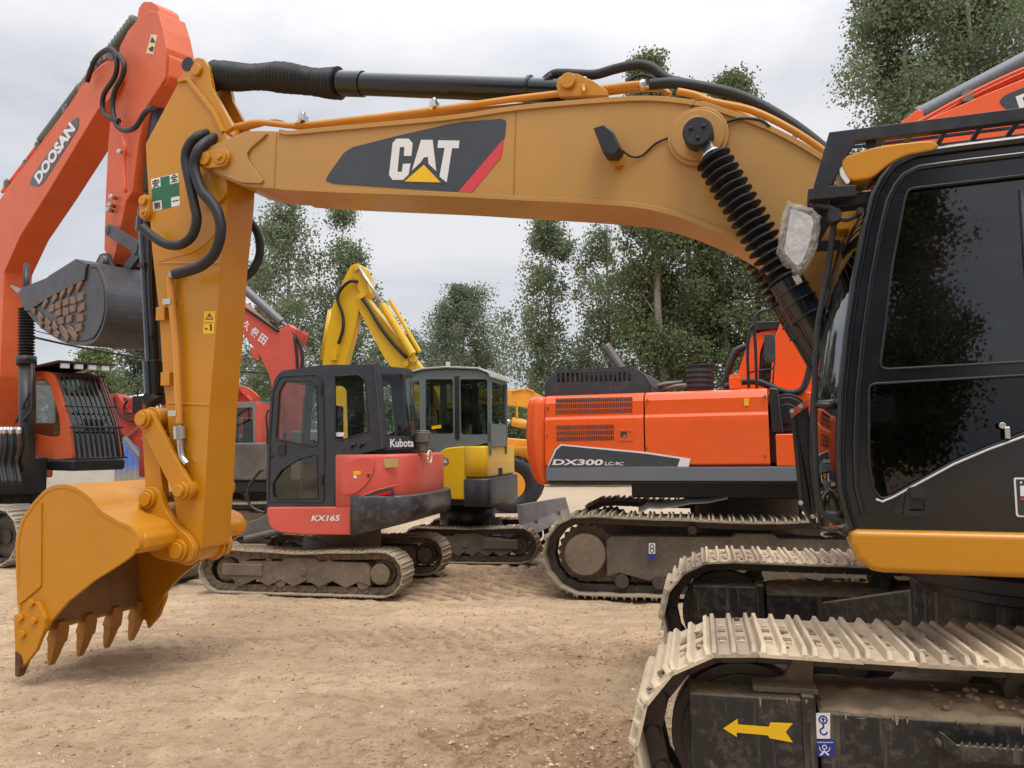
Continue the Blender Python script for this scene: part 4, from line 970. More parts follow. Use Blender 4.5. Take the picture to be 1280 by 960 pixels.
ml_ = DU.uz([(955,420),(957,417.5),(966,418),(969,421),(969.5,450),(967,452.5),(957,452),(955,449)], -1.2); mb = MB(dx, DU); mb.prism(ml_, -1.24, -1.16); mb.build('mirror', M_DKG, bevel=.01)
mb = MB(dx, DU); mb.tube(crom(DU.path([(905,484),(925,478),(945,477),(960,482),(975,488),(990,491),(1003,486),(1010,470),(1016,440)], -.9), 5), .04, 8); mb.build('hydraulic_hose', M_RUB)
mb = MB(dx, DU); a, za = pz(DU, 961, 484, YD+.02); b_, zb2 = pz(DU, 975, 541, YD+.02); mb.prism([(a, za),(a+.1, za-.02),(b_+.02, za-.35),(b_+.04, zb2),(a+.01, zb2)], YD+.02, YD+.5); mb.build('corner_guard', M_BLK, bevel=.02)
mb = MB(dx, DU); bx_(mb, b_-.05, 1.95, YD, YD+.7, zlo, pz(DU, 1000, 542, YD)[1]); bx_(mb, b_+.3, 1.9, YD+.1, YD+.7, pz(DU, 1000, 542, YD)[1], pz(DU, 1000, 542, YD)[1]+.12); mb.build('tool_box', M_ORG, bevel=.015)
mb = MB(dx, DU); c = DU.P(984, 518, -1.0)
for (r, y0, y1) in ((.24,-1.1,-.6),(.2,-1.13,-.6),(.12,-1.16,-.6)): mb.disc(c.x, c.z, y0, y1, r, 30)
mb.build('swing_motor', M_BLK, bevel=.01)
# far side cab
yc = .45; cb = DU.uz([(922,500),(922,468),(931,440),(934,432),(941,419),(952,414),(968,412),(1030,405),(1036,500)], yc)
win = DU.uz([(948,480),(950,440),(955,425),(962,420),(1020,412),(1026,480)], yc)
mb = MB(dx, DU); mb.prism(rnd(cb, .06), yc, yc+.05, holes=[rnd(win, .05)]); mb.prism(rnd(cb, .06), yc+.95, yc+1.0, holes=[rnd(win, .05)]); 
mb.ribbon(cb[1:], 0, -.05, yc+.05, yc+.95) ; c_ = mb.build('cab', M_ORG, bevel=.015)
mb = MB(dx, DU); mb.prism(rnd(inset(win, -.01), .05), yc+.02, yc+.028); mb.build('window', G_MID, c_)
mb = MB(dx, DU); rf = DU.uz([(935,403),(969,402),(1040,396),(1040,404),(970,412),(936,414)], yc); mb.prism(rf, yc-.05, yc+1.05); mb.build('roof_guard', M_BLK, c_, bevel=.01)
mb = MB(dx, DU); mb.tube(crom(DU.path([(905,484),(912,458),(920,440),(928,435),(932,434)], yc+.1), 4), .05, 8); mb.build('rear_window_frame', M_BLK, c_)
# boom, stick and cylinder of the orange machine
bp = [(962,506),(966,440),(975,405),(1010,330),(1060,240),(1105,178),(1125,163),(1152,152),(1280,98),(1400,60),(1700,-20),(1712,15),(1560,90),(1400,180),(1290,250),(1190,330),(1110,420),(1050,500),(1020,520)]
bl = DU.uz(bp, -.25); mb = MB(dx, DU); mb.prism([tuple(Vector((v.x, v.y))) for v in crom([(*p, 0) for p in bl+[bl[0]]], 3)][:-1], -.25, .25); bm_ = mb.build('boom', M_ORG, bevel=.015)
mb = MB(dx, DU); mb.tube([DU.P(968,497,-.26), DU.P(968,410,-.26)], .001, 3)
a = DU.P(1148,146,0); b = DU.P(1400,14,0); mb = MB(dx, DU); mb.cyl(a, b, .11, 20); mb.cyl(a.lerp(b,.0), a.lerp(b,.03), .12, 20); cy_ = mb.build('stick_cylinder', M_GREY, bevel=.005)
mb = MB(dx, DU); mb.cyl(b, b+(b-a)*.5, .06, 16); mb.build('cylinder_rod', M_STL, cy_)
mb = MB(dx, DU); br = DU.uz([(1118,163),(1126,155),(1145,140),(1152,141),(1154,150),(1150,160)], -.12); mb.prism(br, -.2, -.1); mb.prism(br, .1, .2); mb.build('cylinder_bracket', M_ORG, bm_, bevel=.01)
for off in (0, 5, 9):
    mb = MB(dx, DU); mb.tube(crom(DU.path([(1120,168+off*.5),(1160,146+off),(1200,124+off),(1240,104+off),(1290,82+off),(1400,40+off)], -.2+off*.02), 4), .025, 8); mb.build('hydraulic_pipe', M_ORED, bm_)
mb = MB(dx, DU); a = DU.P(1208,122,-.15); mb.box(a, (.12, .14, .14)); mb.build('pipe_clamp', M_WORN, bm_)
decal(DU, dx, bm_, 'boom_decal', -.25-.002, [([(1248,127),(1256,119),(1400,62),(1500,40),(1500,70),(1400,105),(1290,140),(1258,137)], 0, 0, .05)], [M_DECK, M_WHT], lift=.004, nsign=-1,
    writes=[('DOOSAN',(1275,139),(1460,70),(1269,121),1,.04,1)])
sp = DU.uz([(1640,-60),(1720,-60),(1760,30),(1745,300),(1700,300),(1660,60)], 0); mb = MB(dx, DU); mb.prism(sp, -.18, .18); mb.build('stick', M_ORG, bevel=.02)
mb = MB(dx, DU); bx_(mb, -1.3, 1.9, -1.15, 1.35, zst-.22, zst-.01); mb.build('underframe', M_BLK, bevel=.02)
under(dx, DT, 1.3, 1.95, .50, .6, 48, fmat=paint('grimy_steel', (.11,.09,.068), .65, .6, .7, (.27,.22,.16), var=.25, scale=2), ms=M_SHO2, gr=.042, detail=True, bodyz=zst, sag=.05, sprk_mat=M_MUDF, front=1, hub=.6)
# stickers on its track frame
q0 = DT.P(812, 684, -1.52)
mb = MB(dx, DT); mb.prism(DT.uz([(811,679),(819,679),(819,692),(811,692)], -1.535), -1.537, -1.534, 0); mb.prism(DT.uz([(811,692.5),(820,692.5),(820,699),(811,699)], -1.535), -1.537, -1.534, 1)
for (x, y) in ((815,683.2),(815,688)):
    c = DT.P(x, y, -1.535); ln = [(c.x+.022*math.cos(w), c.z+.022*math.sin(w)) for w in np.linspace(0, 6.28, 13)]; mb.ribbon(ln, -.005, .005, -1.5395, -1.537, 2)
mb.build('lifting_decal', [M_WHT, M_BLUE, M_INT])

# ================================================================ bent metal sheet on that track
fs_ = Frame(0, 0, 0); a = DT.P(800, 625, -1.15); b = DT.P(905, 615, -1.0); 
wa, wb = DT.M @ a, DT.M @ b
zs = 1.035
fsh = Frame((wa.x+wb.x)/2, (wa.y+wb.y)/2, -10, zs); sh = Root('metal_sheet', fsh, 'bent pale sheet of metal lying on top of the orange excavator\'s track', 'metal sheet')
mb = MB(sh, fsh); pr_ = [(-.52,-.02),(-.46,.0),(-.4,.035),(-.25,.03),(-.05,.06),(.1,.09),(.3,.1),(.52,.15)]
vs=[]
for (x,z) in pr_: vs += [(x,-.16,z-.05),(x,-.16,z-.04),(x,.1,z+.012),(x,.1,z)]
mb.add(vs,[(0,1,2,3),tuple(4*(len(pr_)-1)+k for k in (3,2,1,0))]+[(4*i+k,4*(i+1)+k,4*(i+1)+(k+1)%4,4*i+(k+1)%4) for i in range(len(pr_)-1) for k in range(4)]); mb.build('sheet', paint('galvanised_sheet', (.5,.5,.49), .5, .3, .3, metal=.3, var=.15))

# ================================================================ small red excavator in the middle
KU = Frame(-2.2, 10.4, 168.7); KT = Frame(-2.42, 10.43, 167.6)
kx = Root('mini_excavator', KU, 'faded red mini excavator with navy grey cab, scuffed counterweight and dusty brown tracks', 'excavator')
Y0 = .92
ol = KU.uz([(333,634),(333,590),(335,537),(338.5,491),(344,472),(352,463.5),(404,456),(466,455.5),(472,460)], Y0)
rl = KU.uz([(472,460),(482,560),(455,566),(432,571),(420,585),(418,633)], Y0)
side = rnd(ol+rl[1:], [0,.02,0,.03,.06,.05,.1,.05,.03,.02,.05,.08,.1,0])
h1 = rnd(KU.uz([(345,549),(349,489),(356,477),(390,475.5),(396,481),(398,556),(390,558.5),(372,554)], Y0), .03)
h2 = rnd(KU.uz([(341,620),(341,604),(352,587),(376,572.5),(396,568),(398,623),(345,624)], Y0), .03)
h3 = rnd(KU.uz([(418,470),(449,468.5),(456,475),(462,538),(455,541.5),(424,551),(419,549)], Y0), .03)
ztop = ol[7][1]; ur_ = ol[8][0]; uf = ol[0][0]; YFR = -.02
mb = MB(kx, KU); mb.prism(side, Y0-.04, Y0, holes=[h1, h2, h3]); mb.prism(side, YFR, YFR+.04, holes=[h3, h1])
roof = [(p[0], p[1]) for p in ol[4:9]]
mb.ribbon(roof[::-1], 0, -.06, YFR+.02, Y0-.02)
# rear wall with rear window, rear face bulges out
def rear(z0, z1): return None
zwb = KU.P(475, 545, Y0).z; zwt = KU.P(470, 466, Y0).z
ub = rl[1][0]; plan = [(ur_+.02, Y0-.005),(ur_-.03, Y0-.03),(ur_-.2, Y0-.3),(ur_-.24, .45),(ur_-.2, .2),(ur_-.03, .03),(ur_+.02, 0)]
def shift(pl, du, k=1): return [(p[0]+du, p[1]*k) for p in pl]
zk = zwb-.12; bot_ = .0
dub = (ub-ur_)
def lay(z): 
    t = (ztop-z)/(ztop-rl[1][1]); return [(p[0]+dub*t, p[1], z) for p in plan]
for (za, zb) in ((ztop-.02, zwt),(zwb, rl[1][1]-.02)):
    A, B = lay(za), lay(zb); n_ = len(A); mb.add(A+B, [(i, i+1, n_+i+1, n_+i) for i in range(n_-1)], 0, True)
mb.add(lay(ztop-.02), [tuple(range(len(plan)))], 0)
for i in (0, 5):
    A, B = lay(zwt), lay(zwb); mb.add([A[i], A[i+1], B[i+1], B[i]], [(0,1,2,3)], 0, True)
for i in (0, 6): A, B = lay(ztop), lay(rl[1][1]); mb.tube([A[i], B[i]], .035, 8)
kc = mb.build('cab', M_CABG, bevel=.012)
mb = MB(kx, KU); A, B = lay(zwt), lay(zwb)
for i in (2, 3, 4): mb.add([A[i], A[i+1], B[i+1], B[i]], [(0,1,2,3)], 0, False)
mb.add([A[1], A[2], B[2], B[1]], [(0,1,2,3)]); 
mb.build('rear_window', G_CLR, kc)
for (h_, ya_) in ((h1, Y0-.03),(h2, Y0-.03),(h3, Y0-.03),(h3, YFR+.015)):
    mb = MB(kx, KU); mb.prism(h_, ya_, ya_+.005); mb.build('side_window', G_CLR, kc)
mb = MB(kx, KU); fr_l = [(p[0], p[1]) for p in ol[:6]]; mb.ribbon(fr_l, .03, .036, YFR+.06, Y0-.06); mb.build('windscreen', G_CLR, kc)
mb = MB(kx, KU); mb.ribbon(fr_l, -.0, .05, YFR, YFR+.05); mb.ribbon(fr_l, -.0, .05, Y0-.09, Y0-.041); mb.build('front_pillar', M_CABG, kc, bevel=.008)
mb = MB(kx, KU)
dr = rnd(KU.uz([(336,627),(338,545),(342,490),(350,471),(398,468),(404,478),(406,560),(405,628)], Y0), .05)
mb.tube([Vector((p[0], Y0+.003, p[1])) for p in dr]+[Vector((dr[0][0], Y0+.003, dr[0][1]))], .009, 6)
for h in (h1, h2, h3): mb.tube([Vector((p[0], Y0+.001, p[1])) for p in h]+[Vector((h[0][0], Y0+.001, h[0][1]))], .008, 6)
for (x, y) in ((402,487),(403,600)): c = KU.P(x, y, Y0); mb.box((c.x, Y0+.01, c.z), (.03, .03, .12))
mb.build('door_seal', M_RUB, kc)
mb = MB(kx, KU); c = KU.P(353, 562, Y0); mb.box((c.x, Y0+.012, c.z), (.09, .025, .14)); c = KU.P(340, 570, Y0); mb.disc(c.x, c.z, Y0, Y0+.02, .02, 12)
mb.build('door_handle', M_BLK, kc, bevel=.006)
mb = MB(kx, KU); mb.prism(KU.uz([(418.5,540.5),(429,540.5),(429,545.5),(418.5,545.5)], Y0), Y0-.026, Y0-.022); mb.build('window_label', M_WHT, kc)
mb = MB(kx, KU); mb.tube(crom(KU.path([(336,512),(333,520),(334,540),(334,555)], Y0), 4), .012, 8)
mb.build('grab_rail', M_BLK, kc); mb = MB(kx, KU)
mb.tube(crom([KU.P(333,588,Y0)+Vector((.05,0,0)), KU.P(324,590,Y0), KU.P(312,607,Y0), KU.P(310,625,Y0), KU.P(318,636,Y0), KU.P(331,641,Y0)], 5), .018, 8)
mb.build('cab_hose', M_BLK, kc)
for (x, y) in ((461,557.5),(444,558)):
    pass
mb = MB(kx, KU)
for (x, y) in ((442,557),(453,556)): a = KU.P(x-3, y+3, Y0); b = KU.P(x+3, y-1, Y0); mb.tube([a+Vector((0,.0,0)), KU.P(x, y-2, Y0)+Vector((0,.02,0)), b], .014, 6)
mb.build('latch', M_BLK, kc)
seat_in(kx, KU, kc, .25, .45, ol[0][1]+.62)
mb = MB(kx, KU); ar_ = lay(zwb-.1); a = Vector(ar_[2]); 
pl0 = KU.P(489.5,560,Y0-.1); pl1 = KU.P(508,557.5,Y0-.2)
decp = Vector(lay(pl0.z)[1]); decq = Vector(lay(pl0.z)[3])
# name on the rear quarter
q1 = Vector(lay(KU.P(490,559,Y0-.1).z)[1]); q2 = Vector(lay(KU.P(490,559,Y0-.1).z)[3]); up = Vector((0,0,.10)); nrm = Vector((-.8, .6, 0))
writing(mb, 'Kubota', q1.lerp(q2, -.02)+Vector((0,.01,0)), q1.lerp(q2, .8), q1.lerp(q2, -.02)+Vector((0,.01,0))+up, nrm, 0, .03, .05); mb.build('name_decal', M_WHT, kc)
# body
ztop_b = KU.P(450, 566, Y0).z; zskt = KU.P(380, 634, Y0).z; zskb = KU.P(380, 668, Y0).z; ucw = KU.P(441, 633, Y0).x
# lower red skirt
sk_ = KU.uz([(333,634),(441,633.5),(445,650),(447,669),(380,668.5),(350,666),(338,660),(334,648)], Y0+.03)
mb = MB(kx, KU); mb.prism(rnd(sk_, .04), -Y0, -Y0+.4); mb.build('side_skirt', M_RED, bevel=.02, seg=3)
mb = MB(kx, KU); mb.prism(rnd(sk_, .04), Y0-.45, Y0+.03); kskirt = mb.build('side_skirt', M_RED, bevel=.02, seg=3)
mb = MB(kx, KU); tri_text(KU, mb, 'KX165', (389,651.5), (424,651.2), (391,644), Y0+.03, 1, 0, .03); mb.build('model_decal', M_WHT, kskirt)
mb = MB(kx, KU); mb.prism([(uf-.05, zskt-.02),(uf-.05, zskb+.06),(ucw, zskb+.02),(ucw, zskt-.02)], -Y0+.4, Y0-.45); mb.build('floor_frame', M_BLK)
def tail(u0, ut, yh, z0, z1, crown=.03, inn=.0, front=None, n=22, bul=0.0, power=3.6):
    """body block whose rear is rounded in plan"""
    f = front if front is not None else u0+.3
    pl = [(f, yh)]
    for k in range(n+1):
        w = math.pi/2*(1-2*k/n); c, s = math.cos(w), math.sin(w)
        pl.append((u0-(u0-ut)*abs(c)**(2/power), yh*math.copysign(abs(s)**(2/power), s)))
    pl.append((f, -yh)); L_ = []
    for (t, k) in ((0,.04),(.06,.0),(.5,-bul),(.94,0),(.985,.012),(1,.03)): L_.append([(p[0]-(p[0]-f)*0+(f-p[0])*k if p[0] < f else p[0], p[1]*(1-k), z0+(z1-z0)*t) for p in pl])
    return L_
def add_rings(mb, L_, mat=0, smooth=True):
    n_ = len(L_[0]); mb.add(sum(L_, []), [(i*n_+k, (i+1)*n_+k, (i+1)*n_+(k+1) % n_, i*n_+(k+1) % n_) for i in range(len(L_)-1) for k in range(n_)], mat, smooth)
    mb.add(L_[0]+L_[-1], [tuple(range(n_)), tuple(range(2*n_-1, n_-1, -1))], mat)
ut = KU.P(551, 600, .3).x+.2
uA = KU.P(421, 600, Y0).x
mb = MB(kx, KU); add_rings(mb, tail(-.62, ut, Y0+.035, zskt-.02, ztop_b-.02, front=uA)); kb = mb.build('engine_bonnet', M_RED, bevel=.0)
mb = MB(kx, KU); pn = KU.uz([(421.7,632),(421.5,590),(427,575),(433,571),(452,566.5),(497,564),(497,625),(441,632)], Y0+.036)
mb.tube([Vector((p[0], Y0+.038, p[1])) for p in KU.uz([(442,633),(447,622),(470,613),(497,606)], Y0+.036)], .012, 6)
pnl = rnd(KU.uz([(428,619),(427,590),(434,576),(455,571),(469,573),(468,588),(460,604),(445,617)], Y0+.036), .06)
mb.prism(pnl, Y0+.03, Y0+.05); fp = mb.build('fuel_panel', M_RED, kb, bevel=.012)
mb = MB(kx, KU); mb.prism(KU.uz([(444,588.5),(453,588.5),(453,593),(444,593)], Y0), Y0+.051, Y0+.053, 0); mb.prism(KU.uz([(444,594),(448,594),(448,597.5),(444,597.5)], Y0), Y0+.051, Y0+.053, 1); c = KU.P(462.5, 594, Y0); mb.disc(c.x, c.z, Y0+.05, Y0+.06, .018, 12, 2)
mb.prism(KU.uz([(480,573.5),(497,572.5),(498,583),(481,585)], Y0+.04), Y0+.038, Y0+.041, 3) ; mb.build('panel_sticker', [M_LYEL, M_WHT, M_INT, paint('tan_sticker', (.5,.33,.12), .5)], fp)
mb = MB(kx, KU); ck = KU.uz([(449,629),(455,621),(470,613),(491,609),(494,618),(470,622),(455,628)], Y0+.037); mb.prism(ck, Y0+.036, Y0+.05); mb.build('side_trim', M_DKG, kb, bevel=.005)
mb = MB(kx, KU); ck = KU.uz([(461,624),(467,619),(488,612.5),(490,617),(470,620.5)], Y0+.037); mb.prism(ck, Y0+.048, Y0+.056); mb.build('reflector', paint('deep_red', (.5,.01,.01), .3), kb)
mb = MB(kx, KU); zc1 = KU.P(470, 617, Y0).z; zc0 = KU.P(470, 671, Y0).z; cwf = KU.P(441, 650, Y0).x
uc_ = KU.P(560, 640, .2).x+.16; L_ = tail(-.6, uc_, Y0+.075, zc0, zc1-.02, front=cwf, bul=.015)
L_ = [[(p[0], p[1], p[2]+(1-(p[2]-zc0)/(zc1-.02-zc0))*.20*max(0, cwf-p[0])/(cwf-uc_)) for p in r_] for r_ in L_]; add_rings(mb, L_)
M_SCR = paint('scuffed_black_steel', (.03,.03,.036), .34, .45, .3, (.24,.19,.16), var=.4, scale=1.3, coat=.2)
kcw = mb.build('counterweight', M_SCR)
mb = MB(kx, KU); c = KU.P(521, 635, .55); mb.box((c.x-.02, c.y, c.z), (.12, .12, .1)); mb.build('towing_hole', M_INT, kcw, bevel=.02)
mb = MB(kx, KU); add_rings(mb, tail(-.6, ut+.12, Y0-.1, ztop_b-.03, ztop_b+.05, front=uA-.3)); mb.build('bonnet_top', M_DKG)
c = KU.P(528.5, 551, .45); mb = MB(kx, KU); mb.cyl((c.x, .45, ztop_b+.0), (c.x, .45, c.z-.02), .07, 16); mb.cyl((c.x, .45, c.z-.02), (c.x, .45, c.z+.11), .105, 20); mb.cyl((c.x, .45, c.z+.11), (c.x, .45, c.z+.13), .09, 20); mb.build('exhaust_cap', M_WORN, bevel=.01)
c = KU.P(538, 571, .6); mb = MB(kx, KU); 
ln = [(c.y+.08*math.cos(w), c.z+.075*math.sin(w)) for w in np.linspace(0, 6.28, 17)]
mb.tube([(c.x-.02+.03, p[0], p[1]) for p in ln], .012, 6); mb.build('rear_badge', M_CRM, kb)
mb = MB(kx, KU); mb.cyl((0,0,.45),(0,0,zskb+.08), .42, 28); mb.build('slew_ring', M_MUDF)
under(kx, KT, .78, 1.08, .29, .40, 46, fmat=M_MUDF, ms=paint('clay_shoe', (.33,.27,.2), .85, .5, .5, (.42,.34,.25), var=.3, scale=3, bump=.04), ml=M_MUDF, gr=.02, nb=2, sag=.03, front=1, hub=.7)
# dozer blade and lowered boom parts in front
mb = MB(kx, KT); bl = [(p_[0]+.35, p_[1]+.02) for p_ in [(1.72,.02),(1.62,.1),(1.6,.2),(1.66,.33),(1.72,.38),(1.70,.39),(1.63,.34),(1.57,.2),(1.59,.08),(1.69,.0)]]
mb.prism(bl, -.98, .98)
for y in (.5, -.5): mb.box((1.45, y*.9, .26), (1.0, .09, .12))
mb.build('dozer_blade', M_WORN, bevel=.006)
mb = MB(kx, KU); bo = [(.7,1.0),(.9,1.05),(1.6,.78),(2.5,.62),(2.6,.5),(2.4,.46),(1.5,.58),(.75,.78)]; mb.prism(rnd(bo, .06), -.55, -.35); mb.cyl((.9,-.3,.7),(1.7,-.3,.52), .05, 12); mb.build('boom', M_WORN, bevel=.01)

# ================================================================ yellow mini excavator
YU = Frame(-.75, 12.6, 166); YV = Frame(-.55, 12.7, 170)
yl = Root('mini_excavator', YU, 'bright yellow mini excavator with grey green cab and folded yellow arm against the sky', 'excavator')
Y1 = .8
ol = KU and YU.uz([(508,570),(507,520),(506,476),(512,468),(530,463.5),(558,461.5),(598,463),(610,468),(614,474),(614,552),(545,570)], Y1)
h1 = rnd(YU.uz([(532,474),(566,474),(566.5,542),(532,542)], Y1), .04); h2 = rnd(YU.uz([(575,474),(609,474),(611,543),(576,543)], Y1), .04); h0 = rnd(YU.uz([(511,478),(524,476),(525,545),(511,548)], Y1), .03)
mb = MB(yl, YU); mb.prism(rnd(ol, .04), Y1-.04, Y1, holes=[h0, h1, h2]); mb.prism(rnd(ol, .04), -.2, -.16, holes=[h0, h1, h2])
rf = ol[2:9]; mb.ribbon(rf[::-1], 0, -.05, -.16, Y1-.04)
for u in (ol[0][0]-.03, ol[9][0]+.03): mb.box((u, Y1-.03, (ol[0][1]+ol[2][1])/2), (.05, .05, ol[2][1]-ol[0][1])); mb.box((u, -.17, (ol[0][1]+ol[2][1])/2), (.05, .05, ol[2][1]-ol[0][1]))
mb.box((ol[9][0]+.03, .3, ol[9][1]+.1), (.05, 1.0, .35))
yc_ = mb.build('cab', M_GRNC, bevel=.012)
mb = MB(yl, YU); pass
for (h_, ya_) in ((h0, Y1-.03),(h1, Y1-.03),(h2, Y1-.03),(h2, -.19),(h1, -.19)):
    mb = MB(yl, YU); mb.prism(h_, ya_, ya_+.005); mb.build('window', G_MID, yc_)
mb = MB(yl, YU); mb.box((ol[9][0]+.03, .3, (h2[0][1]+h2[-1][1])/2), (.006, .9, .75)); mb.build('window', G_MID, yc_)
mb = MB(yl, YU); a = YU.P(571, 474, Y1); b = YU.P(571, 545, Y1); mb.box((a.x, Y1+.004, (a.z+b.z)/2), (.07, .02, a.z-b.z+.1)); mb.build('door_pillar', M_BLK, yc_, bevel=.006)
mb = MB(yl, YU); rt_ = inset(rf, -.02); mb.ribbon([(p[0], p[1]+.012) for p in rf[::-1]], .035, -.0, -.24, Y1+.04); mb.build('roof', paint('pale_green_roof', (.3,.36,.33), .45, .2, .3), yc_, bevel=.02)
seat_in(yl, YU, yc_, .15, .3, YU.P(560, 535, .3).z, 1)
mb = MB(yl, YU); mb.prism(YU.uz([(539,532.5),(551,531),(551,535),(539,536.5)], Y1), Y1-.024, Y1-.02); mb.build('window_sticker', M_LYEL, yc_)
zt1 = YU.P(600, 557.5, Y1).z; zm = YU.P(600, 597, Y1).z; zb1 = YU.P(600, 633, Y1).z; zyb = YU.P(560, 624, Y1).z
uT = YU.P(637, 580, .35).x+.2; uS = YU.P(583, 600, Y1).x; uF = YU.P(545, 600, Y1).x
mb = MB(yl, YU); add_rings(mb, tail(-.5, uT, Y1+.09, zm, zt1, front=uS-.0, power=6)); yb = mb.build('engine_bonnet', M_YEL)
mb = MB(yl, YU); pf = YU.uz([(545,572),(552,563),(558,560),(579,557.5),(583,597),(583,625),(561,624),(548,620)], Y1+.085); mb.prism(rnd(pf, .04), -Y1, -Y1+.4); mb.build('side_cover', M_YEL, bevel=.02, seg=3); mb = MB(yl, YU); mb.prism(rnd(pf, .04), Y1-.5, Y1+.085); mb.build('side_cover', M_YEL, bevel=.02, seg=3)
mb = MB(yl, YU); c = YU.P(556.5,577,Y1+.085); mb.disc(c.x, c.z, Y1+.084, Y1+.088, .062, 20, 0); mb.prism([(c.x-.04, c.z-.02),(c.x, c.z+.045),(c.x+.04, c.z-.02)], Y1+.087, Y1+.09, 1); mb.build('round_sticker', [M_GREY, M_SIL], yb)
mb = MB(yl, YU); c = YU.P(627, 590, .75); mb.box((c.x, .82, c.z), (.06, .05, .13)); mb.build('bonnet_latch', M_INT, yb, bevel=.01)
mb = MB(yl, YU); add_rings(mb, tail(-.5, YU.P(641, 610, .35).x+.18, Y1+.12, zb1, zm-.01, front=uS, power=5)); bx_(mb, uS, uF+.4, -Y1, Y1+.02, zb1+.02, zyb); mb.build('counterweight', M_DKG)
mb = MB(yl, YU); mb.cyl((0,0,.4),(0,0,zb1+.05), .45, 28); bx_(mb, -.3, .9, -.5, .5, zb1-.02, zb1+.15); mb.build('slew_ring', M_BLK)
under(yl, YV, .72, .80, .29, .36, 36, fmat=paint('dusty_dark_steel', (.1,.085,.065), .7, .5, .6, (.28,.22,.16), var=.3, scale=2), ms=M_SHO2, gr=.02, nb=2, sag=.02, front=-1)
bf = YV
mb = MB(yl, YV); a0 = YV.P(652,633,.9)
p = [ground_at(0,0)]
# blade: traced face, behind the tracks, lifted
def YW(x, y, Yd): return YV.I @ at_depth(x, y, Yd)
A = [YW(651,631,12.3), YW(654,656,12.2), YW(669,668,12.1), YW(714,645,13.7), YW(711,635,13.8), YW(707,621.5,13.9)]
back = Vector((.07, .0, 0))
mb.add([v for v in A]+[v+back for v in A], [(0,1,4,5),(1,2,3,4),(6,11,10,7),(7,10,9,8),(0,6,7,1),(1,7,8,2),(2,8,9,3),(3,9,10,4),(4,10,11,5),(5,11,6,0)])
mb.build('dozer_blade', M_WORN, bevel=.006)
mb = MB(yl, YV)
for k in (.25, .75):
    q = A[1].lerp(A[4], k); mb.tube([q, Vector((-.5, (.35 if k < .5 else -.35), .32))], .06, 8)
mb.build('blade_arm', M_LINK)
# folded arm
def trace(root, F, name, pts, y0, y1, mat, bevel=.008, yp=None, parent=None, r=0):
    pl = F.uz(pts, y1 if yp is None else yp); pl = rnd(pl, r) if r else pl; m = MB(root, F); m.prism(pl, y0, y1); return m.build(name, mat, parent, bevel=bevel)
by = trace(yl, YU, 'boom', [(446,366),(452,362),(458,372),(528,462),(540,480),(556,520),(556,560),(530,560),(524,520),(505,476),(482,451),(449,389),(444,372)], -.42, -.2, M_YEL, r=.03)
trace(yl, YU, 'stick', [(438,332),(446,329.5),(452,333),(455,345),(453,368),(448,390),(440,425),(432,454),(430,560),(404,560),(403,454),(409,415),(415,384),(424,362),(432,344)], -.40, -.22, M_YEL, r=.03)
for y in (-.17,):
    trace(yl, YU, 'cylinder_lug', [(440,331),(447,329),(454,334),(458,350),(462,365),(455,372),(448,362),(442,345)], -.45, -.17, M_YEL, r=.03, yp=-.17)
mb = MB(yl, YU); mb.cyl(YU.P(449,334,-.12), YU.P(480,384,-.12), .028, 12); mb.build('cylinder_rod', M_STL)
mb = MB(yl, YU); mb.cyl(YU.P(478,381,-.12), YU.P(516,443,-.12), .07, 14); mb.cyl(YU.P(487,375,-.2), YU.P(525,440,-.2), .035, 10); mb.build('stick_cylinder', M_YEL, bevel=.004)
mb = MB(yl, YU); mb.tube(crom(YU.path([(452,372),(460,383),(475,408),(490,428),(508,447)], -.16), 4), .03, 8); mb.tube(crom(YU.path([(447,352),(437,352),(426,362),(422,375),(428,392),(429,410),(423,430)], -.15), 5), .03, 8); mb.build('hydraulic_hose', M_RUB)
mb = MB(yl, YU); mb.cyl(YU.P(414,388,-.5+.2), YU.P(404,450,-.3), .06, 12); c = YU.P(419, 446, -.2); mb.box((c.x, -.18, c.z), (.1, .08, .12)); mb.build('bucket_cylinder', M_YEL)
mb = MB(yl, YU)
for (x, y, r) in ((446,335,.05),(452,370,.05),(517,449,.06),(508,455,.045)): mb = MB(yl, YU); c = YU.P(x, y, -.16); mb.disc(c.x, c.z, -.2, -.13, r, 16); mb.build('pivot_pin', M_YEL, bevel=.005)
bkp = YU.uz([(404,555),(430,555),(436,590),(420,615),(398,600),(390,580)], -.1); mb = MB(yl, YU); mb.prism(rnd(bkp, .1), -.6, 0); mb.build('bucket', M_BKT, bevel=.02)

# ================================================================ larger red excavator with white characters
RA = Frame(-4.9, 15.6, 170)
ra = Root('crawler_excavator', RA, 'coral red excavator with three white characters on its curved boom, behind the navy cab', 'excavator')
bo = trace(ra, RA, 'boom', [(222,322),(234,318),(303.6,380),(329,401),(342,412),(352,411),(360,404),(364,409),(370,411),(368,424),(370,458),(374,490),(372,560),(345,560),(342,500),(337,470),(324,444),(315,431),(299,412),(228,345)], -.32, -.02, M_RED, bevel=.01, r=.02)
mb = MB(ra, RA)
for i, ch in enumerate('久保田'):
    x0 = 302+i*10.2; y0_ = 402+i*8.6
    p0 = RA.P(x0-.5, y0_+6.5, -.02); p1 = RA.P(x0+7.5, y0_+13, -.02); p2 = RA.P(x0+5.2, y0_-3.2, -.02); writing(mb, ch, p0, p1, p2, (0,1,0), 0, .035, .006)
mb.build('character_decal', M_WHT, bo)
mb = MB(ra, RA); mb.cyl(RA.P(275,334,-.17), RA.P(352,403,-.17), .088, 18); mb.cyl(RA.P(349,400,-.17), RA.P(360,410,-.17), .05, 12); mb.build('stick_cylinder', M_GREY, bevel=.004)
mb = MB(ra, RA); mb.cyl(RA.P(235,300,-.17), RA.P(275,334,-.17), .045, 12); mb.build('cylinder_rod', M_STL)
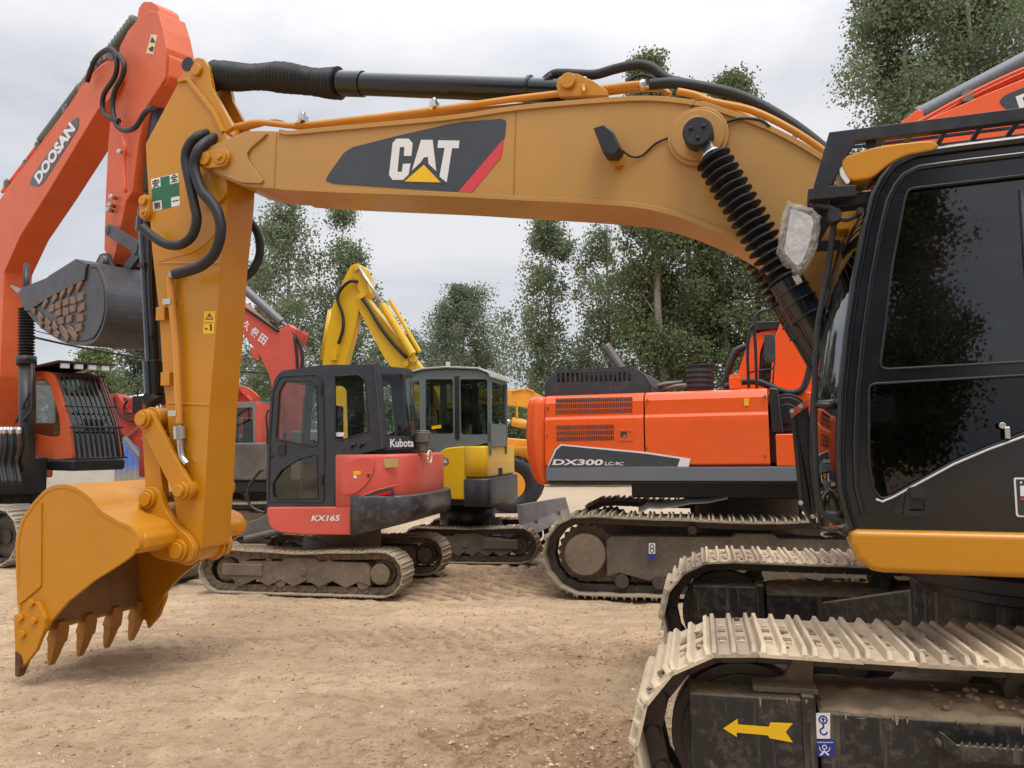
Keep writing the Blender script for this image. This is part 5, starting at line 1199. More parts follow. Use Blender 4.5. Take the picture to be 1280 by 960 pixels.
mb = MB(ra, RA); mb.tube(crom(RA.path([(300,381),(318,393),(335,405),(348,414)], -.0), 4), .03, 8); mb.tube(crom(RA.path([(366,415),(374,428),(378,445),(377,462)], -.05), 4), .035, 8); mb.tube(crom(RA.path([(368,420),(371,440),(372,462)], .0), 4), .03, 8); mb.build('hydraulic_hose', M_RUB)
trace(ra, RA, 'lug', [(368,414),(377,413),(379,418),(376,430),(371,428)], -.3, -.04, M_REDD, r=.02)
trace(ra, RA, 'lamp_bracket', [(313,434),(322,438),(324,450),(314,447)], -.1, .0, M_RED, r=.01)
trace(ra, RA, 'stick', [(232,300),(246,318),(250,360),(262,440),(272,535),(262,545),(250,450),(228,350),(222,322)], -.3, -.06, M_RED, yp=-.06, r=.02)
# bucket with upturned teeth
bp_ = RA.uz([(262,530),(275,540),(291,556),(318,532),(325,528),(322,537),(300,566),(290,580),(276,588),(262,575)], .2)
mb = MB(ra, RA); mb.prism(bp_, -.55, .2); bk_ = mb.build('bucket', M_MUDF, bevel=.01)
for k in range(4):
    y = .17-k*.22; a = RA.P(306,552,y); b = RA.P(325,529+k*.5,y); mb = MB(ra, RA); mb.tube([a, b], [.06, .022], 6, smooth=False); mb.build('bucket_tooth', M_WORN, bk_)
# cab with red pillar
cb_ = RA.uz([(262,600),(262,515),(270,505),(322,502),(326,506),(326,590),(322,600)], .95); wn = RA.uz([(268,575),(268,520),(275,511),(316,509),(317,575)], .95)
mb = MB(ra, RA); mb.prism(rnd(cb_, .05), .9, .95, holes=[rnd(wn, .04)]); mb.prism(rnd(cb_, .05), .05, .1, holes=[rnd(wn, .04)]); rc = mb.build('cab', paint('worn_grey_cab', (.22,.22,.21), .5, .3, .3), bevel=.01)
mb = MB(ra, RA); a = RA.P(320, 504, .95); b = RA.P(327, 588, .95); bx_(mb, a.x, b.x, .1, .96, b.z, a.z); bx_(mb, RA.P(262,505,.95).x, b.x, .06, .94, a.z-.02, a.z+.03, 1); mb.build('rear_pillar', [M_RED, M_GREY], rc, bevel=.01)
mb = MB(ra, RA); mb.prism(wn, .92, .926); mb.build('side_window', G_MID, rc); seat_in(ra, RA, rc, RA.P(300,560,.5).x, .5, RA.P(300,565,.5).z)
mb = MB(ra, RA); mb.prism(RA.uz([(298,579),(317,579),(317,597),(298,597)], .95), .951, .955, 0); mb.prism(RA.uz([(298,579),(317,579),(317,582),(298,582)], .95), .954, .957, 1)
for k in range(5): mb.prism(RA.uz([(300,584+k*2.4),(315,584+k*2.4),(315,584.8+k*2.4),(300,584.8+k*2.4)], .95), .954, .957, 2)
mb.build('notice_label', [M_WHT, M_LYEL, M_GREY], rc)
zr_ = RA.P(300, 600, .95).z; mb = MB(ra, RA); bx_(mb, 1.6, -1.2, -1.25, .9, zr_-.25, zr_-.01, 0); bx_(mb, -1.0, -2.2, -1.2, 1.2, zr_, zr_+.9, 1); bx_(mb, .3, -1.0, .1, 1.2, zr_, zr_+.7, 1); bx_(mb, 1.0, -1.0, -1.2, -.5, zr_, zr_+.6, 1); mb.cyl((0,0,.7),(0,0,zr_-.2), .5, 24, 0); mb.build('upper_body', [M_DKG, M_WORN], bevel=.04)
under(ra, RA, 1.0, 1.55, .42, .5, 44, fmat=M_MUDF, ms=paint('clay_shoe', (.33,.27,.2)), gr=.025, front=1)

# ================================================================ old red excavator with low arm
RB = Frame(-7.4, 19.5, 172)
rb = Root('crawler_excavator', RB, 'weathered red excavator holding its arm low, between the barred cab and the ochre stick', 'excavator')
trace(rb, RB, 'boom', [(150,505),(160,498),(186,494),(240,490),(300,487),(312,500),(320,540),(300,545),(240,525),(186,521),(160,520)], -.2, .15, M_REDD, r=.03)
sb = trace(rb, RB, 'stick', [(137,492),(146,492),(160,512),(176,524),(197,545),(206,585),(200,600),(190,585),(174,560),(156,546),(143,530),(139,510)], -.2, .2, M_REDD, r=.03)
mb = MB(rb, RB); mb.cyl(RB.P(150,499,.05), RB.P(186,494,.05), .05, 12); mb.build('cylinder_rod', M_STL)
mb = MB(rb, RB); mb.cyl(RB.P(186,494,.05), RB.P(260,484,.05), .1, 14); mb.build('stick_cylinder', M_DKG)
mb = MB(rb, RB); mb.cyl(RB.P(156,547,.25), RB.P(200,606,.25), .075, 12); mb.tube(RB.path([(150,552),(165,542),(172,535)], .25), .02, 6); mb.build('bucket_cylinder', M_GREY)
mb = MB(rb, RB); mb.tube(crom(RB.path([(142,495),(146,512),(158,524),(172,526),(182,520)], .25), 4), .03, 8); mb.tube(crom(RB.path([(160,500),(155,508),(158,516),(172,514),(173,498)], .25), 4), .03, 8); mb.build('hydraulic_hose', M_RUB)
trace(rb, RB, 'bucket', [(186,590),(210,588),(218,606),(206,624),(188,622),(178,606)], -.5, .5, M_BKT, bevel=.02, r=.06)
mb = MB(rb, RB); add_rings(mb, tail(-1.2, -2.6, 1.2, 1.15, 2.1, front=1.4)); add_rings(mb, tail(-.4, -1.2, .9, 2.1, 2.55, front=.5)); mb.build('upper_body', M_REDD)
mb = MB(rb, RB)
for k in range(5): mb.tube(crom(RB.path([(292,492+k),(300,484+k*2),(312,487+k*2),(324,497+k*2)], .5-k*.15), 4), .025, 8)
mb.build('hydraulic_hose', M_ORED)
cbb = [(.2,1.15),(.2,2.7),(.35,2.8),(1.1,2.8),(1.35,2.6),(1.4,1.15)]; mb = MB(rb, RB); mb.prism(cbb, 1.1, 1.15, holes=[inset(cbb, .12)]); mb.prism(cbb, .2, .25, holes=[inset(cbb, .12)]); mb.ribbon(cbb[1:5], 0, -.06, .25, 1.1); c5 = mb.build('cab', M_REDD, bevel=.01); mb = MB(rb, RB); mb.prism(inset(cbb, .11), 1.12, 1.126); mb.build('side_window', G_MID, c5)
under(rb, RB, 1.1, 1.6, .45, .5, 40, fmat=M_MUDF, ms=M_SHO2, gr=.025, front=1)

# ================================================================ orange excavator at the far left
LU = Frame(-9.4, 14.2, -41); LT = Frame(-9.4, 14.2, -18)
lu = Root('crawler_excavator', LU, 'orange excavator at the left edge with barred cab and dark bucket curled in the air', 'excavator')
lb = trace(lu, LU, 'boom', [(150,72),(135,78),(100,110),(60,170),(15,228),(-45,310),(-90,420),(-80,560),(-10,560),(0,470),(5,340),(25,295),(60,240),(122,137),(140,120),(150,100)], -.25, .2, M_ORGL, yp=-.25, bevel=.015, r=.03)
decal(LU, lu, lb, 'boom_decal', -.252, [([(37,231),(40,221),(88,153),(97,146.5),(99,149),(98,160),(55,228),(48,233.5)], 0, 0, .06)], [M_DECK, M_WHT], lift=.004, nsign=-1,
    writes=[('DOOSAN',(49.5,231),(95.5,162),(43,220.5),1,.05,1)])
ls = trace(lu, LU, 'stick', [(150,57),(160,38),(172,24),(186,13),(197,14),(203,35),(208,60),(206,98),(182,135),(172,185),(165,240),(157,252),(144,316),(140,330),(130,312),(132,240),(135,180),(140,120)], -.18, .2, M_ORGL, yp=-.18, bevel=.012, r=.02)
trace(lu, LU, 'cylinder_lug', [(171,26),(173,10),(179,2),(189,2),(198,8),(203,30),(190,40)], -.12, .16, M_ORGL, yp=-.12, parent=ls, r=.05)
trace(lu, LU, 'link_pad', [(205,60),(212,70),(212,96),(206,108),(200,104),(200,80)], -.15, .18, M_ORGL, yp=-.15, parent=ls, r=.03)
decal(LU, lu, ls, 'warning_sticker', -.182, [([(189,43),(197,44),(191.5,68),(183,66.5)], 0, 0, 0), ([(190.5,46),(195,53.5),(188,53)], 1, 1, 0), ([(190.5,58),(193,59),(191,65),(188,64),(186,61)], 1, 1, 0)], [M_CRM, M_INT], lift=.003, nsign=-1)
def lh(pts, r, y, name='hydraulic_hose', mat=M_RUB): 
    m = MB(lu, LU); m.tube(crom(LU.path(pts, y), 5), r, 8); return m.build(name, mat, lb)
lh([(109,102),(118,76),(130,64),(140,62),(146,72),(144,95),(130,118),(129,140),(142,150),(149,151)], .035, -.34)
lh([(148,68),(155,80),(153,95),(143,115),(141,138),(147,158),(158,163),(170,158),(182,140),(192,135)], .035, -.34)
lh([(3,240),(30,205),(60,165),(90,125),(107,104),(112,88),(122,77)], .035, -.05, 'hydraulic_pipe', M_ORED)
lh([(8,240),(34,206),(64,166),(94,126),(112,102),(125,86),(137,78)], .03, -.12, 'hydraulic_pipe', M_ORED)
lh([(152,150),(153,170),(157,185),(155,200),(157,240)], .025, -.24, 'hydraulic_pipe', M_ORED)
mb = MB(lu, LU)
for (x, y) in ((48,183),(83,138),(118,82),(33,205),(9,230),(135,71)): mb = MB(lu, LU); c = LU.P(x, y, -.1); mb.box(c, (.09, .1, .11)); mb.cyl((c.x, -.1, c.z), (c.x-.02, -.1, c.z+.1), .025, 6); mb.build('pipe_clamp', M_WORN, lb)
mb = MB(lu, LU); a = LU.P(171, 24, 0); b = LU.P(104, 112, 0); pa = []; rr = []
for i in range(40): pa.append(a.lerp(b, i/39)); rr.append(.10 if i % 2 else .045)
mb.tube(pa, rr, 14, smooth=False); mb.cyl(b, b+(b-a)*.9, .11, 16); mb.build('stick_cylinder', paint('green_grey_boot', (.09,.12,.10), .6, .2, .3))
# boom cylinder with boot in front of the cab
mb = MB(lu, LU); pa = []; rr = []; a = LU.P(33, 385, -.42); b = LU.P(33, 446, -.42)
for i in range(34): pa.append(a.lerp(b, i/33)); rr.append(.125 if i % 2 else .085)
mb.tube(pa, rr, 18, smooth=False); lbc = mb.build('boom_cylinder', M_RUB)
mb = MB(lu, LU); mb.cyl(b, LU.P(33,456,-.42), .145, 18); mb.cyl(LU.P(33,452,-.42), LU.P(34,590,-.42), .11, 18); mb.cyl(a, LU.P(33,330,-.42), .05, 10); mb.tube(LU.path([(41,455),(41,510),(27,530)], -.48), .03, 6); mb.build('cylinder_tube', M_BLK, lbc)
# hoses at the boom foot
mb = MB(lu, LU)
for k in range(6):
    x = 2+k*4.2 if k < 4 else 18+(k-4)*6; mb.tube(crom(LU.path([(x,537),(x+1,560),(x-2,580),(x+2,605)], -.5-.05*(k % 2)), 4), .028, 8)
mb.tube(crom(LU.path([(20,528),(28,510),(38,490)], -.5), 4), .02, 6); mb.build('hydraulic_hose', M_RUB)
mb = MB(lu, LU)
for k in range(6):
    x = 2+k*4.2 if k < 4 else 18+(k-4)*6; mb.cyl(LU.P(x,534,-.5-.05*(k % 2)), LU.P(x,543,-.5-.05*(k % 2)), .04, 8)
mb.build('hose_fitting', M_STL)
mb = MB(lu, LU); bx_(mb, -.6, 1.3, -1.3, .35, LU.P(30,625,-.5).z, LU.P(30,572,-.5).z); bx_(mb, -3.2, -1.6, -1.4, 1.4, 1.25, 2.4, 1); mb.cyl((0,0,.8),(0,0,1.25), .65, 24); mb.build('upper_body', [M_BLK, M_ORGL], bevel=.04)
# bucket
LK = -.62
bs = LU.uz([(25,366),(60,349),(94,328),(108,334),(120,335),(125,345),(131,368),(129,399),(117,423),(101,427),(82,425),(66,417),(50,405),(35,388)], LK)
bs = rnd(bs, .14, 6); mb = MB(lu, LU); mb.prism(bs, LK, LK+.04); mb.prism(bs, -LK-.04, -LK); 
she = LU.uz([(112,334),(120,334),(126,345),(132,368),(130,400),(118,424),(101,428),(82,425),(66,417),(50,405),(35,388)], LK); she = [tuple(Vector((v.x, v.y))) for v in crom([(*p, 0) for p in she], 5)]; mb.ribbon(she, -.01, .04, LK-.004, -LK+.004)
mb.ribbon(LU.uz([(60,349),(94,328),(108,334)], LK), .0, .05, LK, -LK) ; lbk = mb.build('bucket', M_BKT, bevel=.01)
mb = MB(lu, LU); li = LU.uz([(25,366),(30,360),(60,348),(94,327),(110,333),(108,350),(60,374),(40,388),(34,389)], LK); mb.prism(li, LK-.03, LK); mb.build('side_cutter', M_BKT, lbk, bevel=.006)
# rows of worn wear blocks on the near side
mb = MB(lu, LU)
rows = [[(58,379),(70,372),(80,366),(90,361),(101,356)],[(102,372),(103,385),(102,398),(100,410)],[(43,387),(52,397),(61,404),(70,409),(80,413),(90,413)],[(52,404),(62,411),(72,417),(84,420),(95,420)],[(66,386),(74,382),(84,378),(93,376)],[(74,392),(84,390),(93,386)],[(78,401),(88,399)]]
for r_ in rows:
    for (x, y) in r_:
        c = LU.P(x, y, LK); a_ = random.uniform(-.15,.15)+(.5 if r_ is rows[0] else (-.6 if r_ in rows[2:4] else 0)); mb = MB(lu, LU); mb.box((c.x, LK-.01, c.z), (.2, .035, .1), 0, Matrix.Rotation(-a_, 3, 'Y')); mb.build('wear_block', M_BRK, lbk, bevel=.014)
for k in range(5):
    y = LK+.07+k*(-2*LK-.14)/4; a = LU.P(33,372,LK); b = LU.P(8,357,LK); m = MB(lu, LU); m.tube([(a.x, y, a.z), (a.x*.5+b.x*.5, y, a.z*.5+b.z*.5-.01), (b.x, y, b.z)], [.085, .06, .02], 4, smooth=False); m.build('bucket_tooth', M_WORN, lbk)
for y in (-.2, .24):
    trace(lu, LU, 'bucket_ear', [(116,340),(127,318),(135,316),(141,328),(150,352),(154,362),(143,392),(134,380),(128,350)], y-.03, y+.03, M_BKT, yp=-.2, parent=lbk, r=.05)
mb = MB(lu, LU); c = LU.P(134, 327, -.2); mb.disc(c.x, c.z, -.28, .3, .075, 20); mb.build('bucket_pin', M_WORN, lbk)
for (p, q, r, y) in (((137,288),(177,312),.085,-.26),((137,288),(177,312),.085,.28),((177,312),(148,352),.085,-.14),((177,312),(148,352),.085,.16)):
    link('bucket_link', [p, q], (r, r), (y,), .05, F=LU, root=lu, mat=M_BKT)
mb = MB(lu, LU); c = LU.P(137, 288, -.26); mb.disc(c.x, c.z, -.3, .32, .06, 16); mb.build('link_pin', M_BKT); mb = MB(lu, LU); c = LU.P(177, 312, -.2); mb.disc(c.x, c.z, -.3, .32, .09, 16); mb.build('link_pin', M_BKT)
mb = MB(lu, LU); c = LU.P(177,312,0); mb.cyl(LU.P(177,312,0), LU.P(196,180,0), .055, 12); mb.cyl(LU.P(188,240,0), LU.P(201,110,0), .1, 14); mb.build('bucket_cylinder', M_DKG)
mb = MB(lu, LU)
for (x, y) in ((145,248),(143,258),(141,264),(155,192)): mb = MB(lu, LU); c = LU.P(x, y, -.2); mb.cyl((c.x, -.2, c.z), (c.x+.05, -.3, c.z), .03, 8); mb.build('grease_fitting', M_STL, ls)
# cab with bar guard
yc = .48; zcb = LU.P(60, 574, yc).z; zct = LU.P(50, 464, yc).z; ucf = LU.P(91, 572, yc).x
cs = LU.uz([(-30,574),(-30,470),(14,464),(58,464),(67,468),(77,500),(86,530),(91,573)], yc); wn = LU.uz([(-10,545),(-10,474),(48,471),(60,476),(70,505),(75,525),(75,545),(62,546),(45,543)], yc)
YE = 1.32
mb = MB(lu, LU); mb.prism(rnd(cs, .08), yc, yc+.05, holes=[rnd(wn, .08)]); mb.prism(rnd(cs, .08), YE-.05, YE, holes=[rnd(wn, .08)]); mb.ribbon([cs[1], cs[2], cs[3], cs[4]], 0, -.06, yc+.05, YE-.05); lc = mb.build('cab', M_ORGL, bevel=.015)
mb = MB(lu, LU); mb.prism(rnd(inset(wn, -.02), .08), yc+.02, yc+.026); mb.build('side_window', G_CLR, lc); mb = MB(lu, LU); mb.prism(rnd(inset(wn, -.02), .08), YE-.03, YE-.024); mb.build('side_window', G_CLR, lc); mb = MB(lu, LU); mb.ribbon(cs[4:], -.03, -.024, yc+.05, YE-.05); mb.build('windscreen', G_MID, lc)
mb = MB(lu, LU); fl_ = [(p[0]+.09, p[1]) for p in cs[4:]]
nb_ = 10
for k in range(nb_): y = yc+.04+(YE-yc-.08)*k/(nb_-1); mb.tube([(p[0], y, p[1]) for p in fl_], .02, 6)
for t in (0, .42, .7, 1): 
    i = t*(len(fl_)-1); j = min(int(i), len(fl_)-2); a_ = Vector(fl_[j]).lerp(Vector(fl_[j+1]), i-j); mb.tube([(a_.x+.01, yc-.02, a_.y), (a_.x+.01, YE+.02, a_.y)], .018, 6)
mb.build('bar_guard', M_BLK, lc)
mb = MB(lu, LU); vz = zct+.1; mb.prism([(cs[1][0], vz),(cs[4][0]+.35, vz+.02),(cs[4][0]+.35, vz-.03),(cs[1][0], vz-.05)], yc-.05, YE+.05)
vg = mb.build('roof_visor', M_BLK, lc, bevel=.006)
for k in range(4):
    y = yc+.08+k*(YE-yc-.16)/3; m = MB(lu, LU); m.box((cs[4][0]+.3, y, vz-.07), (.08, .14, .1)); m.build('roof_lamp', M_LENS, vg, bevel=.01)
seat_in(lu, LU, lc, ucf-.75, (yc+YE)/2, zcb+.55)
mb = MB(lu, LU); zk2 = LU.P(60, 588, yc).z; bx_(mb, ucf+.02, -.4, yc-.02, YE+.03, zk2, zcb-.005); mb.build('cab_base', M_BLK, bevel=.05)
mb = MB(lu, LU); mp_ = [ (cs[6][0]+.1, YE+.05, LU.P(137,490,YE).z), (cs[6][0]+.15, YE+.25, LU.P(137,488,YE).z), (cs[6][0]+.15, YE+.25, LU.P(137,500,YE).z)]; mb.tube(mp_, .015, 6); c = Vector(mp_[2]); mb.box((c.x, c.y, c.z-.1), (.05, .16, .3)); mb.build('mirror', M_BLK, lc, bevel=.01)
under(lu, LT, 1.3, 1.95, .48, .6, 46, fmat=paint('dim_steel', (.05,.052,.055), .5, .3, .5), ms=paint('dry_shoe', (.42,.38,.31), .7, .35, .3, (.4,.33,.24), var=.2, scale=3), gr=.03, nb=3, front=1)

# ================================================================ wheel loader and amber excavator far behind
WL = Frame(1.4, 21.5, 175)
wl = Root('wheel_loader', WL, 'amber wheel loader with big black tyre, glimpsed between yellow bonnet and orange tail', 'loader')
c0 = WL.P(640, 589, .95)
for (u, y) in ((c0.x, .9), (c0.x, -.9), (c0.x+2.9, .9), (c0.x+2.9, -.9)):
    m = MB(wl, WL); s = 1 if y > 0 else -1; R_ = .74; prof = [(.36,-.2),(.55,-.25),(.7,-.24),(R_,-.18),(R_+.01,0),(R_,.18),(.7,.24),(.55,.25),(.36,.2)]; nn = 40; vs = []
    for k in range(nn):
        a = 2*math.pi*k/nn; 
        for (r, yy2) in prof: vs.append((u+r*math.cos(a), y+yy2, R_+r*math.sin(a)))
    kk = len(prof); fs = [(k*kk+j, ((k+1) % nn)*kk+j, ((k+1) % nn)*kk+(j+1) % kk, k*kk+(j+1) % kk) for k in range(nn) for j in range(kk)]; m.add(vs, fs, 0, True)
    for k in range(24):
        a = 2*math.pi*k/24
        for sg in (-1, 1): m.box((u+(R_+.01)*math.cos(a+sg*.05), y+sg*.12, R_+(R_+.01)*math.sin(a+sg*.05)), (.06, .22, .08), 0, Matrix.Rotation(-a, 3, 'Y'))
    tyre = m.build('wheel', M_RUB)
    m = MB(wl, WL); m.disc(u, R_, y-.17, y+.17, .37, 28); m.disc(u, R_, y+s*.17, y+s*.2, .37, 28) ; m.disc(u, R_, y+s*.19, y+s*.24, .17, 20); m.build('rim', M_YLD, tyre, bevel=.01)
mb = MB(wl, WL); u = c0.x+2.9; mb.prism([(u-3.6, .9),(u-3.7, 1.9),(u-1.6, 2.1),(u-1.4, 1.2),(u+.4, 1.1),(u+.7,.7),(u-3.4,.6)], -.6, .6); mb.build('chassis', M_YLD, bevel=.04)
mb = MB(wl, WL); mb.prism([(u-1.7,1.3),(u-1.6,3.0),(u-.4,3.0),(u-.15,1.3)], -.7, .7, holes=[[(u-1.5,1.9),(u-1.45,2.8),(u-.55,2.8),(u-.4,1.9)]]); cw_ = mb.build('cab', M_YLD, bevel=.03); mb = MB(wl, WL); mb.prism([(u-1.52,1.88),(u-1.47,2.82),(u-.53,2.82),(u-.38,1.88)], -.68, .68); mb.build('window', G_MID, cw_)
mb = MB(wl, WL)
for y in (.45, -.45): mb.prism(rnd([(u-.3,1.9),(u+.5,2.0),(u+1.6,.8),(u+2.1,.5),(u+1.9,.3),(u+1.2,.8),(u+.4,1.5),(u-.3,1.6)], .1), y-.06, y+.06)
mb.build('lift_arm', M_YLD, bevel=.01)
mb = MB(wl, WL)
for s in (1, -1): mb.box((u, s*.95, 1.72), (1.0, .5, .05)); mb.box((u-2.9, s*.95, 1.72), (1.2, .5, .05))
mb.build('mudguard', M_YLD, bevel=.01)
mb = MB(wl, WL); bk2 = [(u+1.9,.2),(u+1.8,.9),(u+2.1,1.25),(u+2.2,1.2),(u+2.0,.85),(u+2.2,.3),(u+3.0,.12),(u+3.0,.05)]; mb.prism(bk2, -1.3, 1.3); mb.build('loader_bucket', M_WORN, bevel=.01)

HY = Frame(3.6, 34, 176)
hy = Root('crawler_excavator', HY, 'distant amber excavator with black letters on its level boom, just over the wheel loader', 'excavator')
hb = trace(hy, HY, 'boom', [(560,486),(613,487),(640,487.5),(662,488),(672,492),(690,502),(720,520),(720,548),(690,540),(676,519),(668,512),(650,508),(613,505),(560,503)], -.25, .25, M_YLD, bevel=.02)
mb = MB(hy, HY); writing(mb, 'HYUNDAI', HY.P(593,500.6,.25), HY.P(628.5,501.3,.25), HY.P(593,496,.25), (0,1,0), 0, .03, .01); mb.build('name_decal', M_INT, hb)
mb = MB(hy, HY); mb.cyl(HY.P(605,488.5,.1), HY.P(650,489.5,.1), .09, 12); mb.tube(crom(HY.path([(640,489),(650,487),(658,486),(668,490)], .3), 4), .04, 6); mb.build('stick_cylinder', M_YLD)
mb = MB(hy, HY); mb.cyl(HY.P(640,527,.6), HY.P(672,533,.6), .2, 14); mb.cyl(HY.P(628,526.5,.6), HY.P(641,527,.6), .09, 12, 1); mb.build('boom_cylinder', [M_YLD, M_STL])
mb = MB(hy, HY); add_rings(mb, tail(-1.4, -3.0, 1.4, 1.1, 2.3, front=1.5)); mb.build('upper_body', M_YLD)
cbb = [(.2,1.1),(.2,2.8),(.4,2.95),(1.3,2.95),(1.7,2.7),(1.8,1.1)]; mb = MB(hy, HY); mb.prism(cbb, 1.35, 1.4, holes=[inset(cbb, .14)]); mb.prism(cbb, .4, .45, holes=[inset(cbb, .14)]); mb.ribbon(cbb[1:5], 0, -.06, .45, 1.35); c6 = mb.build('cab', M_YLD, bevel=.01); mb = MB(hy, HY); mb.prism(inset(cbb, .13), 1.37, 1.376); mb.build('side_window', G_MID, c6)
trace(hy, HY, 'stick', [(548,480),(566,484),(568,510),(556,580),(548,580),(545,510)], -.2, .2, M_YLD)
trace(hy, HY, 'bucket', [(542,575),(562,575),(572,600),(558,612),(542,600)], -.6, .6, M_BKT)
under(hy, HY, 1.2, 1.8, .48, .6, 40, fmat=M_MUDF, ms=M_SHO2, gr=.03, front=1)

# ================================================================ fence, grey sheds, cable, rubble
p0 = at_depth(143, 600, 24); p1 = at_depth(215, 600, 24); 
fe = Frame(p0.x, 24, 0); fn = Root('sheet_fence', fe, 'corrugated metal fence, blue above and rusty grey below, left of the ochre stick', 'fence')
m, t, o = nt('blue_corrugated'); L = t.links.new; b = N(t, 'ShaderNodeBsdfPrincipled'); b.inputs['Roughness'].default_value = .5; L(b.outputs[0], o.inputs[0]); tc = N(t, 'ShaderNodeTexCoord'); sx = N(t, 'ShaderNodeSeparateXYZ'); L(tc.outputs['Object'], sx.inputs[0])
nz_ = noise_t(t, tc.outputs['Object'], 3, 6, .7); f = ramp(t, mth(t, 'ADD', mth(t, 'DIVIDE', sx.outputs[2], 2.0), mth(t, 'MULTIPLY', nz_, .35)), .68, .86); L(mixc(t, f, (.33,.30,.26), (.10,.20,.52)), b.inputs['Base Color']); M_CORR = m
zf = at_depth(143, 553, 24).z
mb = MB(fn, fe); pts = []; W_ = 7.0; nn = 200
for k in range(nn+1): x = W_*k/nn; pts.append((x, .03*math.sin(k*math.pi/2.5)))
mb.ribbon(pts, 0, .006, -.02, zf, ax='z'); mb.build('panel', M_CORR)
for k in range(4): mb = MB(fn, fe); mb.box((k*2.3+.05, .07, zf/2), (.07, .07, zf)); mb.build('post', M_WORN)
p0 = at_depth(150, 545, 30); fw = Frame(-19, 33, 0); wn_ = Root('boundary_wall', fw, 'low pale rendered wall far behind the barred cab', 'wall')
mb = MB(wn_, fw); bx_(mb, -12, 8.5, 0, .25, -.05, 2.1); mb.build('wall_body', paint('pale_render', (.5,.48,.43), .9, .4, .3, (.3,.27,.23), var=.1)); mb = MB(wn_, fw); bx_(mb, -12.05, 8.55, -.05, .3, 2.1, 2.18); mb.build('coping', paint('concrete_cap', (.38,.37,.35), .9, .3, .3))
# overhead cable, strung from pole to pole beyond the frame
pa = at_depth(-160, 385, 17); pb = at_depth(560, 480, 30); pc = at_depth(40, 421, 18.6); 
fc = Frame(pa.x, pa.y, 0); cbl = Root('overhead_cable', fc, 'black cable sagging across the sky under the dark raised bucket', 'cable')
pts = [at_depth(-160, 372, 17), at_depth(-60, 399, 17.8), at_depth(40, 421, 18.6), at_depth(100, 434, 19.4), at_depth(185, 449, 20.6), at_depth(260, 460, 22), at_depth(330, 466, 23.5), at_depth(420, 468, 25.5), at_depth(560, 462, 30)]
mb = MB(cbl, None); mb.M = fc.I; mb.tube(crom(pts, 5), .03, 6); mb.build('cable', M_RUB)
mb = MB(cbl, None); mb.M = fc.I; pts2 = [p+Vector((0,.1,.25-.12*math.sin(math.pi*i/8))) for i, p in enumerate(pts)]; mb.tube(crom(pts2, 5), .012, 5); mb.build('thin_cable', M_RUB)
for i, (pp_, nm) in enumerate(((pts[0], 'concrete pole far left holding the sagging cable'), (pts[-1], 'concrete pole behind the yellow machine holding the far cable end'))):
    fpp = Frame(pp_.x, pp_.y, 0); po = Root('utility_pole', fpp, nm, 'pole'); mb = MB(po, fpp); mb.cyl((0,.0,-.1),(0,0,pp_.z+.3), .13, 14, 0, .09); mb.build('shaft', paint('concrete_pole', (.4,.39,.37), .9, .3, .2)); mb = MB(po, fpp); mb.box((0,0,pp_.z+.1), (1.0,.08,.08)); mb.build('crossarm', M_WORN)
# ================================================================ ground
def fbm(x, y, s, o=4, seed=0):
    v = 0; a = 1
    for i in range(o): v += a*noise.noise(Vector((x*s, y*s, seed+i*7.3))); s *= 2.1; a *= .5
    return v
PRINTS = ((-.2,9.75,.97,.22,.50,.10,.23),(-.9,10.7,.95,.3,.50,.10,.23),(-.3,11.3,.93,.36,.40,.08,.2),(1.2,3.3,.93,.36,.28,.03,.14),(-2.4,4.9,.97,-.22,.30,.012,.2),(-.7,3.3,.9,.42,.26,.035,.15),(-2.2,7.4,.98,.1,.3,.03,.18),(-.2,7.0,.96,-.25,.3,.025,.18))
def gheight(x, y):
    near = max(0, min(1, (16-y)/6))*max(0, min(1, (y+2)/2))
    h = .025*fbm(x, y, .35, 3, 3)
    if near <= 0: return h*.8
    r = max(0, .5+fbm(x+1.7*noise.noise(Vector((y*.5, x*.4, 9))), y, .75, 3, 21))
    # churned heap of loose soil in the near middle
    hp = math.exp(-(((x-.35)/1.0)**2+((y-4.6)/.75)**2))+.8*math.exp(-(((x+.7)/.9)**2+((y-3.6)/.6)**2))+.5*math.exp(-(((x-1.1)/1.2)**2+((y-6.8)/.5)**2))
    c = fbm(x, y, 5.5, 4, 40)
    h += .02*near*math.sin(3.1*(y+.35*math.sin(x*.8+1))+.9*noise.noise(Vector((x*.5, y*.4, 2))))*max(0, .5+fbm(x, y, .4, 2, 60))
    h += .06*hp+near*(.028*fbm(x, y, 1.7, 3, 12)+(.009+.036*min(1, hp)+.012*r)*c+.014*noise.noise(Vector((x*.9+y*.2, y*4.2, 8))))
    # wheel and track prints crossing to the right
    for (ax, ay, dx, dy, w, amp, per) in PRINTS:
        t = (x-ax)*dx+(y-ay)*dy; q = -(x-ax)*dy+(y-ay)*dx
        if abs(q) < w and -1.2 < t < 2.6:
            k = min(1, (w-abs(q))*8)*min(1, t+1.2)*min(1, (2.6-t)*1.2); t += q*.5; h += k*(-.012+amp*.5*max(-.5, min(.6, 1.4*math.sin(2*math.pi*t/per))))
    return h
